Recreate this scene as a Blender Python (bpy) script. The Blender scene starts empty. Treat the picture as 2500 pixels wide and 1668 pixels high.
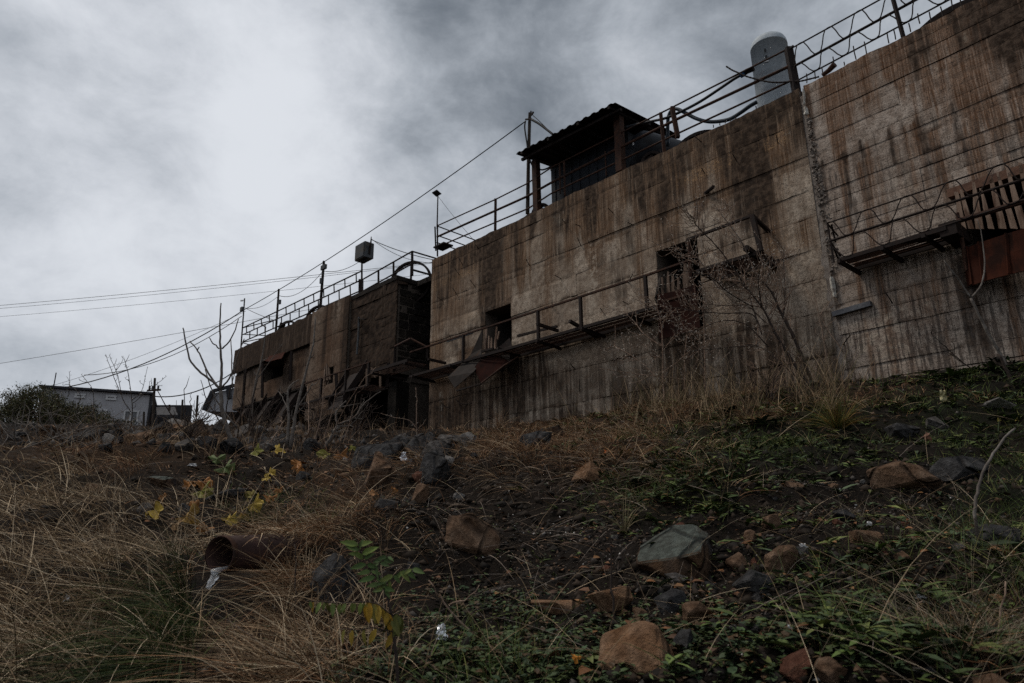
import bpy, bmesh, math, random
import numpy as np
from mathutils import Vector
rng = np.random.default_rng(7)
random.seed(7)
S = bpy.context.scene
COL = S.collection

# ------------------------------------------------------------------ camera
F = 1667.0                                    # focal length in photo pixels (2500 wide) = 24 mm
PITCH, ROLL = math.radians(15.8), math.radians(0.6)
FW = np.array([0, math.cos(PITCH), math.sin(PITCH)])
_R0 = np.array([1.0, 0, 0]); _U0 = np.array([0, -math.sin(PITCH), math.cos(PITCH)])
UP = math.cos(ROLL) * _U0 + math.sin(ROLL) * _R0
RT = math.cos(ROLL) * _R0 - math.sin(ROLL) * _U0
cam = bpy.data.cameras.new('camera'); cam.lens = 24.0; cam.sensor_width = 36.0
cam.clip_start = 0.05; cam.clip_end = 3000
cam.dof.use_dof = True; cam.dof.focus_distance = 9.0; cam.dof.aperture_fstop = 5.0
co = bpy.data.objects.new('camera', cam); COL.objects.link(co); S.camera = co
from mathutils import Matrix
co.matrix_world = Matrix(((RT[0], UP[0], -FW[0], 0), (RT[1], UP[1], -FW[1], 0), (RT[2], UP[2], -FW[2], 0), (0, 0, 0, 1)))

# ------------------------------------------------------------------ sky, sun, exposure
SUN_EL, SUN_AZ = math.radians(60), math.radians(-78)      # azimuth from +y, negative = to the left
sun_dir = np.array([math.cos(SUN_EL) * math.sin(SUN_AZ), math.cos(SUN_EL) * math.cos(SUN_AZ), math.sin(SUN_EL)])

def ray(x, y):
    return FW + RT * (x - 1250) / F + UP * (834 - y) / F

def unit(v):
    v = np.asarray(v, float); return v / np.linalg.norm(v)

W = bpy.data.worlds.new('World'); S.world = W; W.use_nodes = True
nt = W.node_tree; nt.nodes.clear()
def wn(t, **k):
    n = nt.nodes.new(t)
    for a, b in k.items(): setattr(n, a, b)
    return n
def wmath(op, a, b=None, c=None):
    n = wn('ShaderNodeMath', operation=op)
    for i, v in enumerate((a, b, c)):
        if v is None: continue
        if isinstance(v, (int, float)): n.inputs[i].default_value = v
        else: nt.links.new(v, n.inputs[i])
    return n.outputs[0]
tc = wn('ShaderNodeTexCoord'); DIR = tc.outputs['Generated']
sep = wn('ShaderNodeSeparateXYZ'); nt.links.new(DIR, sep.inputs[0])
cmb = wn('ShaderNodeCombineXYZ')
nt.links.new(sep.outputs[0], cmb.inputs[0])
nt.links.new(sep.outputs[1], cmb.inputs[1])
nt.links.new(wmath('MULTIPLY', sep.outputs[2], 1.5), cmb.inputs[2])
def wnoise(scale, detail, rough, dist, off):
    m = wn('ShaderNodeMapping'); nt.links.new(cmb.outputs[0], m.inputs[0]); m.inputs[1].default_value = off
    n = wn('ShaderNodeTexNoise'); n.inputs['Scale'].default_value = scale; n.inputs['Detail'].default_value = detail
    n.inputs['Roughness'].default_value = rough; n.inputs['Distortion'].default_value = dist
    nt.links.new(m.outputs[0], n.inputs['Vector']); return n.outputs['Fac']
def lobe(px, py, deg_in, deg_out):
    d = unit(ray(px, py))
    v = wn('ShaderNodeVectorMath', operation='DOT_PRODUCT'); nt.links.new(DIR, v.inputs[0]); v.inputs[1].default_value = tuple(d)
    m = wn('ShaderNodeMapRange', interpolation_type='SMOOTHERSTEP'); nt.links.new(v.outputs['Value'], m.inputs[0])
    m.inputs[1].default_value = math.cos(math.radians(deg_out)); m.inputs[2].default_value = math.cos(math.radians(deg_in))
    return m.outputs[0]
nA = wnoise(2.9, 10.0, 0.60, 0.25, (3.1, 1.7, 0.4))
nB = wnoise(7.5, 10.0, 0.64, 0.3, (8.3, 2.2, 1.0))
val = wmath('ADD', 0.36, wmath('MULTIPLY', wmath('SUBTRACT', nA, 0.5), 0.92))
val = wmath('ADD', val, wmath('MULTIPLY', wmath('SUBTRACT', nB, 0.5), 0.55))
for (px, py, a, b, w) in ((440, 190, 1, 17, 0.17), (280, 420, 2, 30, 0.12), (720, 560, 0, 8, 0.13), (560, 430, 0, 10, 0.02), (840, 190, 0, 8, 0.10), (1040, 80, 0, 9, 0.06), (1180, 420, 0, 5, 0.12), (1010, 520, 0, 7, 0.09), (250, 920, 1, 16, 0.16),
                          (1850, 260, 0, 12, 0.05), (1120, 220, 1, 18, -0.18), (900, 420, 0, 9, -0.08), (1560, 110, 2, 20, -0.15), (2000, 20, 2, 18, -0.07), (20, 20, 1, 16, -0.10), (90, 830, 0, 8, -0.14), (390, 340, 0, 6, -0.07)):
    val = wmath('ADD', val, wmath('MULTIPLY', lobe(px, py, a, b), w))
sm = wn('ShaderNodeMapRange', interpolation_type='SMOOTHSTEP'); nt.links.new(val, sm.inputs[0])      # soft shoulder and toe
for i_, x_ in enumerate((-0.10, 0.78, 0.135, 0.66)): sm.inputs[i_ + 1].default_value = x_
val = sm.outputs[0]
ramp = wn('ShaderNodeValToRGB')
mr = wn('ShaderNodeMapRange'); nt.links.new(val, mr.inputs[0]); mr.inputs[1].default_value = 0.0; mr.inputs[2].default_value = 0.8
nt.links.new(mr.outputs[0], ramp.inputs[0])
cr = ramp.color_ramp
cr.elements[0].position = 0.0; cr.elements[0].color = (0.0, 0.0, 0.0, 1)
cr.elements[1].position = 1.0; cr.elements[1].color = (0.77, 0.795, 0.83, 1)
for p_, c_ in ((0.2, (0.140, 0.160, 0.185)), (0.45, (0.335, 0.363, 0.40)), (0.7, (0.535, 0.56, 0.60))):
    e = cr.elements.new(p_); e.color = (*c_, 1)
bg_c = wn('ShaderNodeBackground'); nt.links.new(ramp.outputs[0], bg_c.inputs[0]); bg_c.inputs[1].default_value = 1.0
sky = wn('ShaderNodeTexSky'); sky.sky_type = 'NISHITA'; sky.sun_disc = False
sky.sun_elevation = SUN_EL; sky.sun_rotation = SUN_AZ
bg_s = wn('ShaderNodeBackground'); nt.links.new(sky.outputs[0], bg_s.inputs[0]); bg_s.inputs[1].default_value = 0.06
mix = wn('ShaderNodeMixShader'); mix.inputs[0].default_value = 0.94
nt.links.new(bg_s.outputs[0], mix.inputs[1]); nt.links.new(bg_c.outputs[0], mix.inputs[2])
out = wn('ShaderNodeOutputWorld'); nt.links.new(mix.outputs[0], out.inputs[0])

sl = bpy.data.lights.new('sun', 'SUN'); sl.energy = 1.5; sl.angle = math.radians(12); sl.color = (1.0, 0.91, 0.80)
so = bpy.data.objects.new('sun', sl); COL.objects.link(so)
so.rotation_euler = Vector((-sun_dir[0], -sun_dir[1], -sun_dir[2])).to_track_quat('-Z', 'Y').to_euler()
S.view_settings.view_transform = 'Standard'; S.view_settings.look = 'None'
S.view_settings.exposure = 0.25; S.view_settings.gamma = 1.0; S.view_settings.use_curve_mapping = False
S.render.engine = 'CYCLES'
S.cycles.use_denoising = False; S.cycles.max_bounces = 5; S.cycles.diffuse_bounces = 3; S.cycles.sample_clamp_indirect = 2; S.cycles.sample_clamp_direct = 6

# ------------------------------------------------------------------ geometry of the place
def hn(v):
    return unit([v[0], v[1], 0])
class Plane:
    def __init__(s, O, far):
        s.O = np.array([O[0], O[1], 0.0]); s.u = -hn(far); s.n = np.array([s.u[1], -s.u[0], 0.0])
        if s.n @ (-s.O) < 0: s.n = -s.n
    def on(s, x, y, out=0.0):
        d = ray(x, y); return d * (((s.O + s.n * out) @ s.n) / (d @ s.n))
    def uv(s, x, y, out=0.0):
        q = s.on(x, y, out); return (float((q - s.O) @ s.u), float(q[2]))
    def at(s, u, out, v):
        return s.O + s.u * u + s.n * out + np.array([0, 0, v])
_d = ray(1050, 840)
A = Plane(_d * (26 / _d[1]), ray(-418, 1324))             # the plane of the two left walls
B = Plane(A.on(1962, 222), ray(-240, 1322))               # the right wall, turned a few degrees
def D(x, y, depth):
    d = ray(x, y); return d * (depth / d[1])
def proj(P):
    P = np.atleast_2d(P); d = P @ FW
    d = np.where(d < 0.05, 0.05, d)
    return np.stack([1250 + F * (P @ RT) / d, 834 - F * (P @ UP) / d], 1)
def Z(ox, oy, s):
    return lambda *p: [(ox + p[i] / s, oy + p[i + 1] / s) for i in range(0, len(p), 2)]
c2 = Z(540, 550, 2.852); c3 = Z(1000, 400, 2.2406); c4 = Z(1240, 200, 4.196); c5 = Z(1560, 0, 3.733)
c6 = Z(1900, 0, 3.137); c7 = Z(1500, 480, 3.266); c8 = Z(1960, 380, 2.704); cL = Z(0, 550, 2.8516)
kW = Z(2250, 380, 8.712); kM = Z(1040, 780, 7.833); kN = Z(1550, 530, 7.833); kC = Z(2000, 500, 7.833)
g1 = Z(0, 1000, 2.347); g2 = Z(440, 1000, 3.136); g3 = Z(800, 980, 3.672); g4 = Z(640, 1250, 3.752)
g5 = Z(1400, 1200, 3.35); g6 = Z(1400, 880, 3.561); g7 = Z(1980, 860, 3.92); g8 = Z(1960, 1220, 3.5)

# numpy value noise
_perm = rng.random((64, 64, 64)).astype(np.float32)
def vnoise(p):
    p = np.asarray(p, np.float64); i = np.floor(p).astype(int); f = p - i; f = f * f * (3 - 2 * f)
    i0 = i & 63; i1 = (i + 1) & 63
    def g(a, b, c): return _perm[a[:, 0] if a.ndim > 1 else a, b, c]
    x0, y0, z0 = i0[:, 0], i0[:, 1], i0[:, 2]; x1, y1, z1 = i1[:, 0], i1[:, 1], i1[:, 2]
    fx, fy, fz = f[:, 0], f[:, 1], f[:, 2]
    def L(a, b, t): return a + (b - a) * t
    return L(L(L(_perm[x0, y0, z0], _perm[x1, y0, z0], fx), L(_perm[x0, y1, z0], _perm[x1, y1, z0], fx), fy),
             L(L(_perm[x0, y0, z1], _perm[x1, y0, z1], fx), L(_perm[x0, y1, z1], _perm[x1, y1, z1], fx), fy), fz)
def fbm(p, o=4):
    p = np.asarray(p, float); s = 0; a = 0.5
    for k in range(o):
        s = s + a * (vnoise(p * 2 ** k + 17.3 * k) - 0.5); a *= 0.5
    return s
def sstep(a, b, x):
    t = np.clip((x - a) / (b - a), 0, 1); return t * t * (3 - 2 * t)

# terrain: scattered heights, multiquadric interpolation
_ctl = []
for y_, row in ((1668, ((0, 3.2), (600, 3.0), (1250, 2.6), (1900, 2.4), (2500, 2.2))),
                (1500, ((0, 4.2), (600, 3.9), (1250, 3.5), (1900, 3.1), (2500, 2.8))),
                (1350, ((0, 5.8), (400, 5.6), (680, 5.6), (850, 4.7), (1250, 4.6), (1700, 4.2), (2100, 3.9), (2500, 3.6))),
                (1250, ((0, 7.5), (400, 7.3), (760, 7.3), (960, 5.9), (1250, 5.9), (1700, 5.2), (2100, 5.0), (2500, 4.6))),
                (1150, ((0, 10), (400, 10), (820, 10.2), (1100, 8.0), (1300, 7.8), (1700, 6.9), (2100, 6.6), (2500, 6.0))),
                (1085, ((0, 14), (300, 14), (600, 14.5), (880, 16), (1250, 12.5), (1600, 9.8), (2000, 8.6), (2400, 7.8)))):
    for x_, d_ in row: _ctl.append(D(x_, y_, d_))
for x_, y_, d_ in ((0, 1040, 20), (300, 1042, 21), (500, 1045, 22), (1330, 1052, 17.5), (1600, 1015, 12.5), (2000, 975, 11.2), (2350, 925, 10.2)):
    _ctl.append(D(x_, y_, d_))
for x_, y_ in ((1045, 1078), (1300, 1040), (1600, 992), (1850, 968)):
    _ctl.append(A.on(x_, y_)); _ctl.append(A.on(x_, y_) - A.n * 3)
for x_, y_ in ((965, 1072), (850, 1066), (740, 1058), (600, 1046)):
    _ctl.append(A.on(x_, y_, 0.3)); _ctl.append(A.on(x_, y_, 0.3) - A.n * 4)
for x_, y_ in ((2040, 952), (2300, 926), (2500, 902)):
    _ctl.append(B.on(x_, y_)); _ctl.append(B.on(x_, y_) - B.n * 3)
for q in ((0, 0, -1.25), (-4, 0, -1.3), (4, 0, -0.9), (0, -10, -3), (-12, 0, -0.9), (-20, -10, -2), (12, -8, 0.3), (14, 4.5, 2.7), (18, 0, 2.6), (26, -10, 2),
          (-22, 14, 2.2), (-34, 22, 3.0), (-30, 40, 4.6), (-14, 44, 5.0), (-19, 33, 4.4), (-50, 45, 4.6), (-24, 27, 3.6), (10, 40, 5), (30, 25, 3.5), (40, 0, 2), (-40, 0, 0.5)):
    _ctl.append(np.array(q, float))
_ctl = np.array(_ctl); _cx = _ctl[:, :2]
def _mq(a, b): return np.sqrt(((a[:, None, :] - b[None]) ** 2).sum(2) + 0.8)
_n = len(_cx)
_M = np.zeros((_n + 1, _n + 1)); _M[:_n, :_n] = _mq(_cx, _cx) - 0.02 * np.eye(_n); _M[:_n, _n] = 1; _M[_n, :_n] = 1
_wt = np.linalg.solve(_M, np.concatenate([_ctl[:, 2], [0]]))
MOUNDS = [tuple(D(px, py, d)[:2]) + (r, h) for px, py, d, r, h in ((1480, 1150, 7.6, 1.2, .30), (1230, 1120, 9.5, 1.4, .25), (1050, 1190, 7.4, .8, .22), (900, 1240, 6.6, .9, -.22), (1180, 1400, 4.3, .6, -.16), (1330, 1270, 5.6, .7, -.16),
          (760, 1330, 5.3, .6, .16), (1750, 1250, 5.3, .6, .12), (1950, 1150, 6.4, .8, .18), (2250, 1060, 7.0, 1.0, .20), (2050, 1400, 3.7, .5, -.10), (300, 1120, 11, 1.6, .28), (150, 1300, 6.5, .9, .15), (480, 1180, 8.5, 1.0, -.2), (380, 1400, 4.8, .6, .10))]
def hz(xy):
    xy = np.atleast_2d(np.asarray(xy, float)); o = np.empty(len(xy))
    for i in range(0, len(xy), 20000):
        q = xy[i:i + 20000]; o[i:i + 20000] = _mq(q, _cx) @ _wt[:_n] + _wt[_n]
    dist = np.hypot(xy[:, 0], xy[:, 1] - 15)
    k = sstep(32, 75, dist); o = o * (1 - k) + 4.0 * k
    p3 = np.column_stack([xy, np.zeros(len(xy))])
    for mx, my, mr, mh in MOUNDS: o = o + mh * np.exp(-((xy[:, 0] - mx) ** 2 + (xy[:, 1] - my) ** 2) / mr ** 2)
    near = 1 - sstep(30, 60, dist)
    o = o + near * (0.38 * fbm(p3 * 1.1 + 5, 3) + 0.24 * fbm(p3 * 3.7 + 9, 3))
    return o
def G(x, y, lift=0.0):
    """where the line of sight through a photo point meets the ground"""
    d = ray(x, y); t = np.geomspace(1.2, 60, 420)
    P = d[None] * t[:, None]; h = hz(P[:, :2]) - P[:, 2]
    k = np.argmax(h > 0)
    if h[k] <= 0: k = len(t) - 1
    if k > 0:
        a = h[k - 1] / (h[k - 1] - h[k] + 1e-9); tt = t[k - 1] + (t[k] - t[k - 1]) * a
    else: tt = t[0]
    q = d * tt; q = q.copy(); q[2] += lift; return q

# ------------------------------------------------------------------ object helpers
ORG = {}
def tag(o, label=None, cat=None, group=None, kind=None):
    for k, v in (('label', label), ('category', cat), ('group', group), ('kind', kind)):
        if v: o[k] = v
    return o
def thing(name, loc, label, cat, group=None):
    o = bpy.data.objects.new(name, None); COL.objects.link(o); o.location = tuple(loc); o.empty_display_size = 0.2
    ORG[o.name] = np.array(loc, float); return tag(o, label, cat, group)
def mesh_data(name, V, Fc, smooth=False):
    me = bpy.data.meshes.new(name)
    me.from_pydata([tuple(v) for v in V], [], Fc); me.update()
    if smooth: me.polygons.foreach_set('use_smooth', [True] * len(me.polygons))
    return me
def obj(name, V, Fc, mat, parent=None, smooth=False, base=None, attrs=None):
    """world-space vertices -> one object; a child keeps its thing's origin"""
    V = np.asarray(V, float)
    org = ORG[parent.name] if parent is not None else (np.array(base, float) if base is not None else np.zeros(3))
    me = mesh_data(name, V - org, Fc, smooth); me.materials.append(mat)
    for k, a in (attrs or {}).items():
        a = np.asarray(a, np.float32)
        if a.ndim == 1:
            at = me.attributes.new(k, 'FLOAT', 'POINT'); at.data.foreach_set('value', a)
        else:
            at = me.attributes.new(k, 'FLOAT_COLOR', 'POINT')
            at.data.foreach_set('color', np.column_stack([a, np.ones(len(a), np.float32)]).ravel())
    o = bpy.data.objects.new(name, me); COL.objects.link(o)
    if parent is not None: o.parent = parent
    else: o.location = tuple(org)
    ORG[o.name] = org
    return o
def tri_mesh(name, V, Fc, mat, col=None, base=(0, 0, 0), parent=None):
    """fast path for big meshes: V (n,3), Fc (m,k) arrays"""
    V = np.asarray(V, np.float32); Fc = np.asarray(Fc, np.int32); m, k = Fc.shape
    org = ORG[parent.name] if parent is not None else np.array(base, float)
    me = bpy.data.meshes.new(name); me.vertices.add(len(V)); me.vertices.foreach_set('co', (V - org.astype(np.float32)).ravel())
    me.loops.add(m * k); me.loops.foreach_set('vertex_index', Fc.ravel())
    me.polygons.add(m); me.polygons.foreach_set('loop_start', np.arange(0, m * k, k, dtype=np.int32))
    me.polygons.foreach_set('loop_total', np.full(m, k, np.int32))
    me.update(calc_edges=True)
    if col is not None:
        at = me.attributes.new('col', 'FLOAT_COLOR', 'POINT')
        at.data.foreach_set('color', np.column_stack([col, np.ones(len(col))]).astype(np.float32).ravel())
    me.materials.append(mat)
    o = bpy.data.objects.new(name, me); COL.objects.link(o)
    if parent is not None: o.parent = parent
    else: o.location = tuple(org)
    ORG[o.name] = org
    return o
class MB:
    def __init__(s): s.V = []; s.F = []
    def add(s, V, Fc):
        b = len(s.V); s.V += [np.asarray(v, float) for v in V]; s.F += [tuple(i + b for i in f) for f in Fc]; return s
    def tube(s, pts, r, n=6, cap=True):
        P = [np.asarray(p, float) for p in pts]; m = len(P)
        R = [r] * m if np.isscalar(r) else list(r)
        V = []; ref = None
        for i in range(m):
            t = unit(P[min(i + 1, m - 1)] - P[max(i - 1, 0)] + 1e-9)
            if ref is None:
                ref = np.cross(t, [0, 0, 1.0]) if abs(t[2]) < 0.9 else np.cross(t, [1.0, 0, 0])
            ref = unit(ref - t * (ref @ t)); b = np.cross(t, ref)
            for k in range(n):
                a = 2 * math.pi * k / n; V.append(P[i] + R[i] * (math.cos(a) * ref + math.sin(a) * b))
        Fc = [(i * n + k, i * n + (k + 1) % n, (i + 1) * n + (k + 1) % n, (i + 1) * n + k) for i in range(m - 1) for k in range(n)]
        if cap: Fc += [tuple(range(n - 1, -1, -1)), tuple((m - 1) * n + k for k in range(n))]
        return s.add(V, Fc)
    def bar(s, p, q, w, h=None, side=None):
        """rectangular section from p to q; w along side, h across"""
        p = np.asarray(p, float); q = np.asarray(q, float); h = w if h is None else h
        t = unit(q - p); a = np.asarray(side, float) if side is not None else (np.cross(t, [0, 0, 1.0]) if abs(t[2]) < 0.95 else np.array([1.0, 0, 0]))
        a = unit(a - t * (a @ t)); b = np.cross(t, a)
        V = [e + a * sx * w / 2 + b * sy * h / 2 for e in (p, q) for sx, sy in ((-1, -1), (1, -1), (1, 1), (-1, 1))]
        return s.add(V, [(3, 2, 1, 0), (4, 5, 6, 7), (0, 1, 5, 4), (1, 2, 6, 5), (2, 3, 7, 6), (3, 0, 4, 7)])
    def box(s, c, ax, ay, az):
        c, ax, ay, az = map(lambda v: np.asarray(v, float), (c, ax, ay, az))
        V = [c + ax * i + ay * j + az * k for k in (-.5, .5) for i, j in ((-.5, -.5), (.5, -.5), (.5, .5), (-.5, .5))]
        return s.add(V, [(3, 2, 1, 0), (4, 5, 6, 7), (0, 1, 5, 4), (1, 2, 6, 5), (2, 3, 7, 6), (3, 0, 4, 7)])
    def plate(s, pts, thick):
        """polygon given thickness vector"""
        n = len(pts); P = [np.asarray(p, float) for p in pts]; T = np.asarray(thick, float)
        return s.add(P + [p + T for p in P], [tuple(range(n)), tuple(range(2 * n - 1, n - 1, -1))] + [(i, i + n, (i + 1) % n + n, (i + 1) % n) for i in range(n)])
    def go(s, name, mat, parent=None, smooth=False, base=None):
        return obj(name, s.V, s.F, mat, parent, smooth, base)
def dented(q, thick, amp=.02, n=9, seed=1):
    """four-cornered sheet as a dented, curling grid with real thickness"""
    a, b, c, d = [np.asarray(v, float) for v in q]; nrm = unit(np.cross(b - a, d - a)); m = MB(); V = []
    for j in range(n + 1):
        for i in range(n + 1):
            f, g = i / n, j / n; p = (a * (1 - f) + b * f) * (1 - g) + (d * (1 - f) + c * f) * g
            w = fbm(np.array([[f * 2.2, g * 2.2, seed]]), 3)[0] * 2 * amp + amp * 1.5 * (abs(f - .5) * 2) ** 4 * (1 if seed % 2 else -1)
            e = fbm(np.array([[f * 5, g * 5, seed + 4.0]]), 2)[0] * amp * (1.2 if j in (0, n) or i in (0, n) else 0)
            V.append(p + nrm * w + (c - a) / np.linalg.norm(c - a) * e)
    T = np.asarray(thick, float); k = (n + 1) ** 2; V = V + [v + T for v in V]; w = n + 1
    Fc = [(j * w + i, j * w + i + 1, (j + 1) * w + i + 1, (j + 1) * w + i) for j in range(n) for i in range(n)]
    Fc = Fc + [tuple(x + k for x in f[::-1]) for f in Fc]
    ring = list(range(w)) + [j * w + n for j in range(1, w)] + [n * w + i for i in range(n - 1, -1, -1)] + [j * w for j in range(n - 1, 0, -1)]
    Fc += [(ring[i], k + ring[i], k + ring[(i + 1) % len(ring)], ring[(i + 1) % len(ring)]) for i in range(len(ring))]
    return m.add(V, Fc)
def smooth_pts(P, k=4):
    """Catmull-Rom through points"""
    P = [np.asarray(p, float) for p in P]
    if len(P) < 3: return P
    Q = [2 * P[0] - P[1]] + P + [2 * P[-1] - P[-2]]; o = []
    for i in range(1, len(Q) - 2):
        for j in range(k):
            t = j / k; a, b, c, d = Q[i - 1:i + 3]
            o.append(0.5 * (2 * b + (c - a) * t + (2 * a - 5 * b + 4 * c - d) * t * t + (3 * b - a - 3 * c + d) * t ** 3))
    return o + [P[-1]]

# ------------------------------------------------------------------ materials
class N:
    def __init__(s, name):
        s.m = bpy.data.materials.new(name); s.m.use_nodes = True; s.t = s.m.node_tree
        s.b = s.t.nodes['Principled BSDF']; s.b.inputs['Specular IOR Level'].default_value = 0.08
        s.c = s.t.nodes.new('ShaderNodeTexCoord').outputs['Object']
    def set(s, n, i, v):
        if hasattr(v, 'is_linked') or hasattr(v, 'links'): s.t.links.new(v, n.inputs[i])
        else: n.inputs[i].default_value = v
    def noise(s, scale, detail=4, rough=0.55, dist=0, stretch=None, off=(0, 0, 0)):
        n = s.t.nodes.new('ShaderNodeTexNoise'); n.inputs['Scale'].default_value = scale; n.inputs['Detail'].default_value = detail
        n.inputs['Roughness'].default_value = rough; n.inputs['Distortion'].default_value = dist
        m = s.t.nodes.new('ShaderNodeMapping'); m.inputs['Scale'].default_value = stretch or (1, 1, 1); m.inputs['Location'].default_value = off
        s.t.links.new(s.c, m.inputs[0]); s.t.links.new(m.outputs[0], n.inputs['Vector']); return n.outputs['Fac']
    def vor(s, scale, feature='F1', stretch=None):
        n = s.t.nodes.new('ShaderNodeTexVoronoi'); n.feature = feature; n.inputs['Scale'].default_value = scale
        m = s.t.nodes.new('ShaderNodeMapping'); m.inputs['Scale'].default_value = stretch or (1, 1, 1)
        s.t.links.new(s.c, m.inputs[0]); s.t.links.new(m.outputs[0], n.inputs['Vector']); return n
    def attr(s, name, out='Fac'):
        n = s.t.nodes.new('ShaderNodeAttribute'); n.attribute_name = name; return n.outputs[out]
    def rng(s, v, a, b, c=0.0, d=1.0):
        n = s.t.nodes.new('ShaderNodeMapRange'); n.interpolation_type = 'SMOOTHSTEP'; s.t.links.new(v, n.inputs[0])
        for i, x in enumerate((a, b, c, d)): n.inputs[i + 1].default_value = x
        return n.outputs[0]
    def math(s, op, a, b):
        n = s.t.nodes.new('ShaderNodeMath'); n.operation = op; s.set(n, 0, a); s.set(n, 1, b); return n.outputs[0]
    def mix(s, f, a, b, mode='MIX'):
        n = s.t.nodes.new('ShaderNodeMix'); n.data_type = 'RGBA'; n.blend_type = mode
        s.set(n, 0, f)
        for i, v in ((6, a), (7, b)):
            if isinstance(v, tuple): n.inputs[i].default_value = (*v[:3], 1)
            else: s.t.links.new(v, n.inputs[i])
        return n.outputs[2]
    def col(s, v):
        if isinstance(v, tuple): s.b.inputs['Base Color'].default_value = (*v[:3], 1)
        else: s.t.links.new(v, s.b.inputs['Base Color'])
    def bump(s, h, strength, dist):
        n = s.t.nodes.new('ShaderNodeBump'); n.inputs['Strength'].default_value = strength; n.inputs['Distance'].default_value = dist
        s.t.links.new(h, n.inputs['Height']); s.t.links.new(n.outputs[0], s.b.inputs['Normal'])
    def rough(s, v): s.set(s.b, 'Roughness', v)
def mottled(name, a, b, c=None, scale=6.0, rough=0.75, bump=0.4, bd=0.01, metal=0.0, stretch=None, spec=0.15, fine=40):
    m = N(name); n1 = m.noise(scale, 5, 0.6, 0.3, stretch); n2 = m.noise(fine, 4, 0.6, 0, stretch)
    k = m.mix(m.rng(n1, 0.35, 0.65), a, b)
    if c: k = m.mix(m.rng(m.noise(scale * 0.6, 6, 0.65, 0.6, stretch, (5, 3, 1)), 0.5, 0.66), k, c)
    k = m.mix(m.rng(n2, 0.25, 0.8, 0.35, 0), k, (a[0] * .35, a[1] * .35, a[2] * .35))
    m.col(k); m.rough(rough); m.b.inputs['Metallic'].default_value = metal; m.b.inputs['Specular IOR Level'].default_value = spec
    m.bump(m.math('ADD', n1, n2), bump, bd); return m.m
RUST = mottled('rusted_steel', (0.038, 0.019, 0.013), (0.066, 0.029, 0.017), (0.022, 0.015, 0.013), 9, 0.8)
RUST_D = mottled('dark_rusted_steel', (0.014, 0.010, 0.009), (0.024, 0.014, 0.011), None, 9, 0.75)
RUST_R = mottled('red_oxide_plate', (0.052, 0.0165, 0.0095), (0.034, 0.012, 0.008), (0.018, 0.009, 0.007), 2.4, 0.8, 0.5, 0.01, 0, (2, 2, .5), 0.03)
RUST_T = mottled('brown_rust_beam', (0.16, 0.085, 0.055), (0.10, 0.05, 0.034), (0.06, 0.035, 0.028), 6, 0.8)
RUST_K = mottled('blackened_red_plate', (0.026, 0.0085, 0.006), (0.016, 0.007, 0.006), (0.009, 0.006, 0.005), 2.4, 0.85, 0.5, 0.01, 0, (2, 2, .5), 0.03)
GALV = mottled('galvanised_steel', (0.42, 0.47, 0.51), (0.35, 0.40, 0.44), (0.47, 0.51, 0.545), 7, 0.6, 0.12, 0.004, 0.0, None, 0.2, 22)
STEEL = mottled('dull_grey_steel', (0.075, 0.08, 0.085), (0.055, 0.057, 0.062), (0.09, 0.075, 0.06), 5, 0.6, 0.3)
SHEET = mottled('bent_bare_sheet', (0.034, 0.028, 0.025), (0.022, 0.018, 0.016), (0.045, 0.025, 0.016), 3, 0.7, 0.5, 0.01, 0, None, 0.05)
BLACK = mottled('black_rubber', (0.018, 0.020, 0.024), (0.028, 0.031, 0.036), None, 8, 0.55, 0.2)
HOSE = mottled('blue_black_hose', (0.020, 0.030, 0.042), (0.030, 0.045, 0.062), None, 12, 0.5, 0.15)
NAVY = mottled('dark_blue_sheet', (0.016, 0.019, 0.025), (0.022, 0.026, 0.033), (0.015, 0.015, 0.016), 2.5, 0.6, 0.2)
POLE = mottled('weathered_pole', (0.045, 0.036, 0.030), (0.065, 0.052, 0.042), None, 10, 0.9, 0.5, 0.01, 0, (1, 1, 0.08))
PLANK = mottled('split_grey_wood', (0.19, 0.125, 0.09), (0.29, 0.21, 0.16), (0.085, 0.046, 0.03), 9, 0.9, 0.8, 0.012, 0, (1, 1, 0.12))
PLANK_D = mottled('dark_wet_wood', (0.10, 0.068, 0.05), (0.15, 0.105, 0.078), (0.055, 0.035, 0.026), 9, 0.9, 0.8, 0.012, 0, (1, 1, 0.12))
SLATE = mottled('blue_grey_board', (0.11, 0.115, 0.13), (0.08, 0.083, 0.095), (0.15, 0.155, 0.165), 8, 0.8, 0.4, 0.005, 0, (0.3, 1, 1))
FOAM = mottled('white_foam', (0.56, 0.54, 0.49), (0.44, 0.41, 0.36), (0.30, 0.26, 0.22), 14, 0.95, 0.8, 0.02)
WHITE = mottled('white_plastic', (0.62, 0.62, 0.62), (0.50, 0.50, 0.51), None, 14, 0.5, 0.5, 0.01)
BARK = mottled('grey_bark', (0.155, 0.135, 0.118), (0.095, 0.080, 0.070), (0.21, 0.19, 0.17), 14, 0.9, 0.5, 0.006)
BARK_D = mottled('dark_bark', (0.040, 0.030, 0.026), (0.062, 0.045, 0.036), None, 14, 0.9, 0.5, 0.006)
TWIG = mottled('pale_brown_twig', (0.19, 0.13, 0.095), (0.28, 0.20, 0.15), (0.10, 0.068, 0.05), 20, 0.85, 0.3, 0.004)
TWIG_R = mottled('reddish_twig', (0.15, 0.098, 0.070), (0.27, 0.185, 0.135), (0.05, 0.031, 0.024), 20, 0.85, 0.3, 0.004)
BUD = mottled('pale_bud', (0.50, 0.46, 0.40), (0.38, 0.33, 0.28), None, 20, 0.8, 0.2, 0.004)
PIPE = mottled('brown_drain_pipe', (0.036, 0.019, 0.016), (0.055, 0.028, 0.023), (0.028, 0.018, 0.016), 4, 0.7, 0.3)
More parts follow.
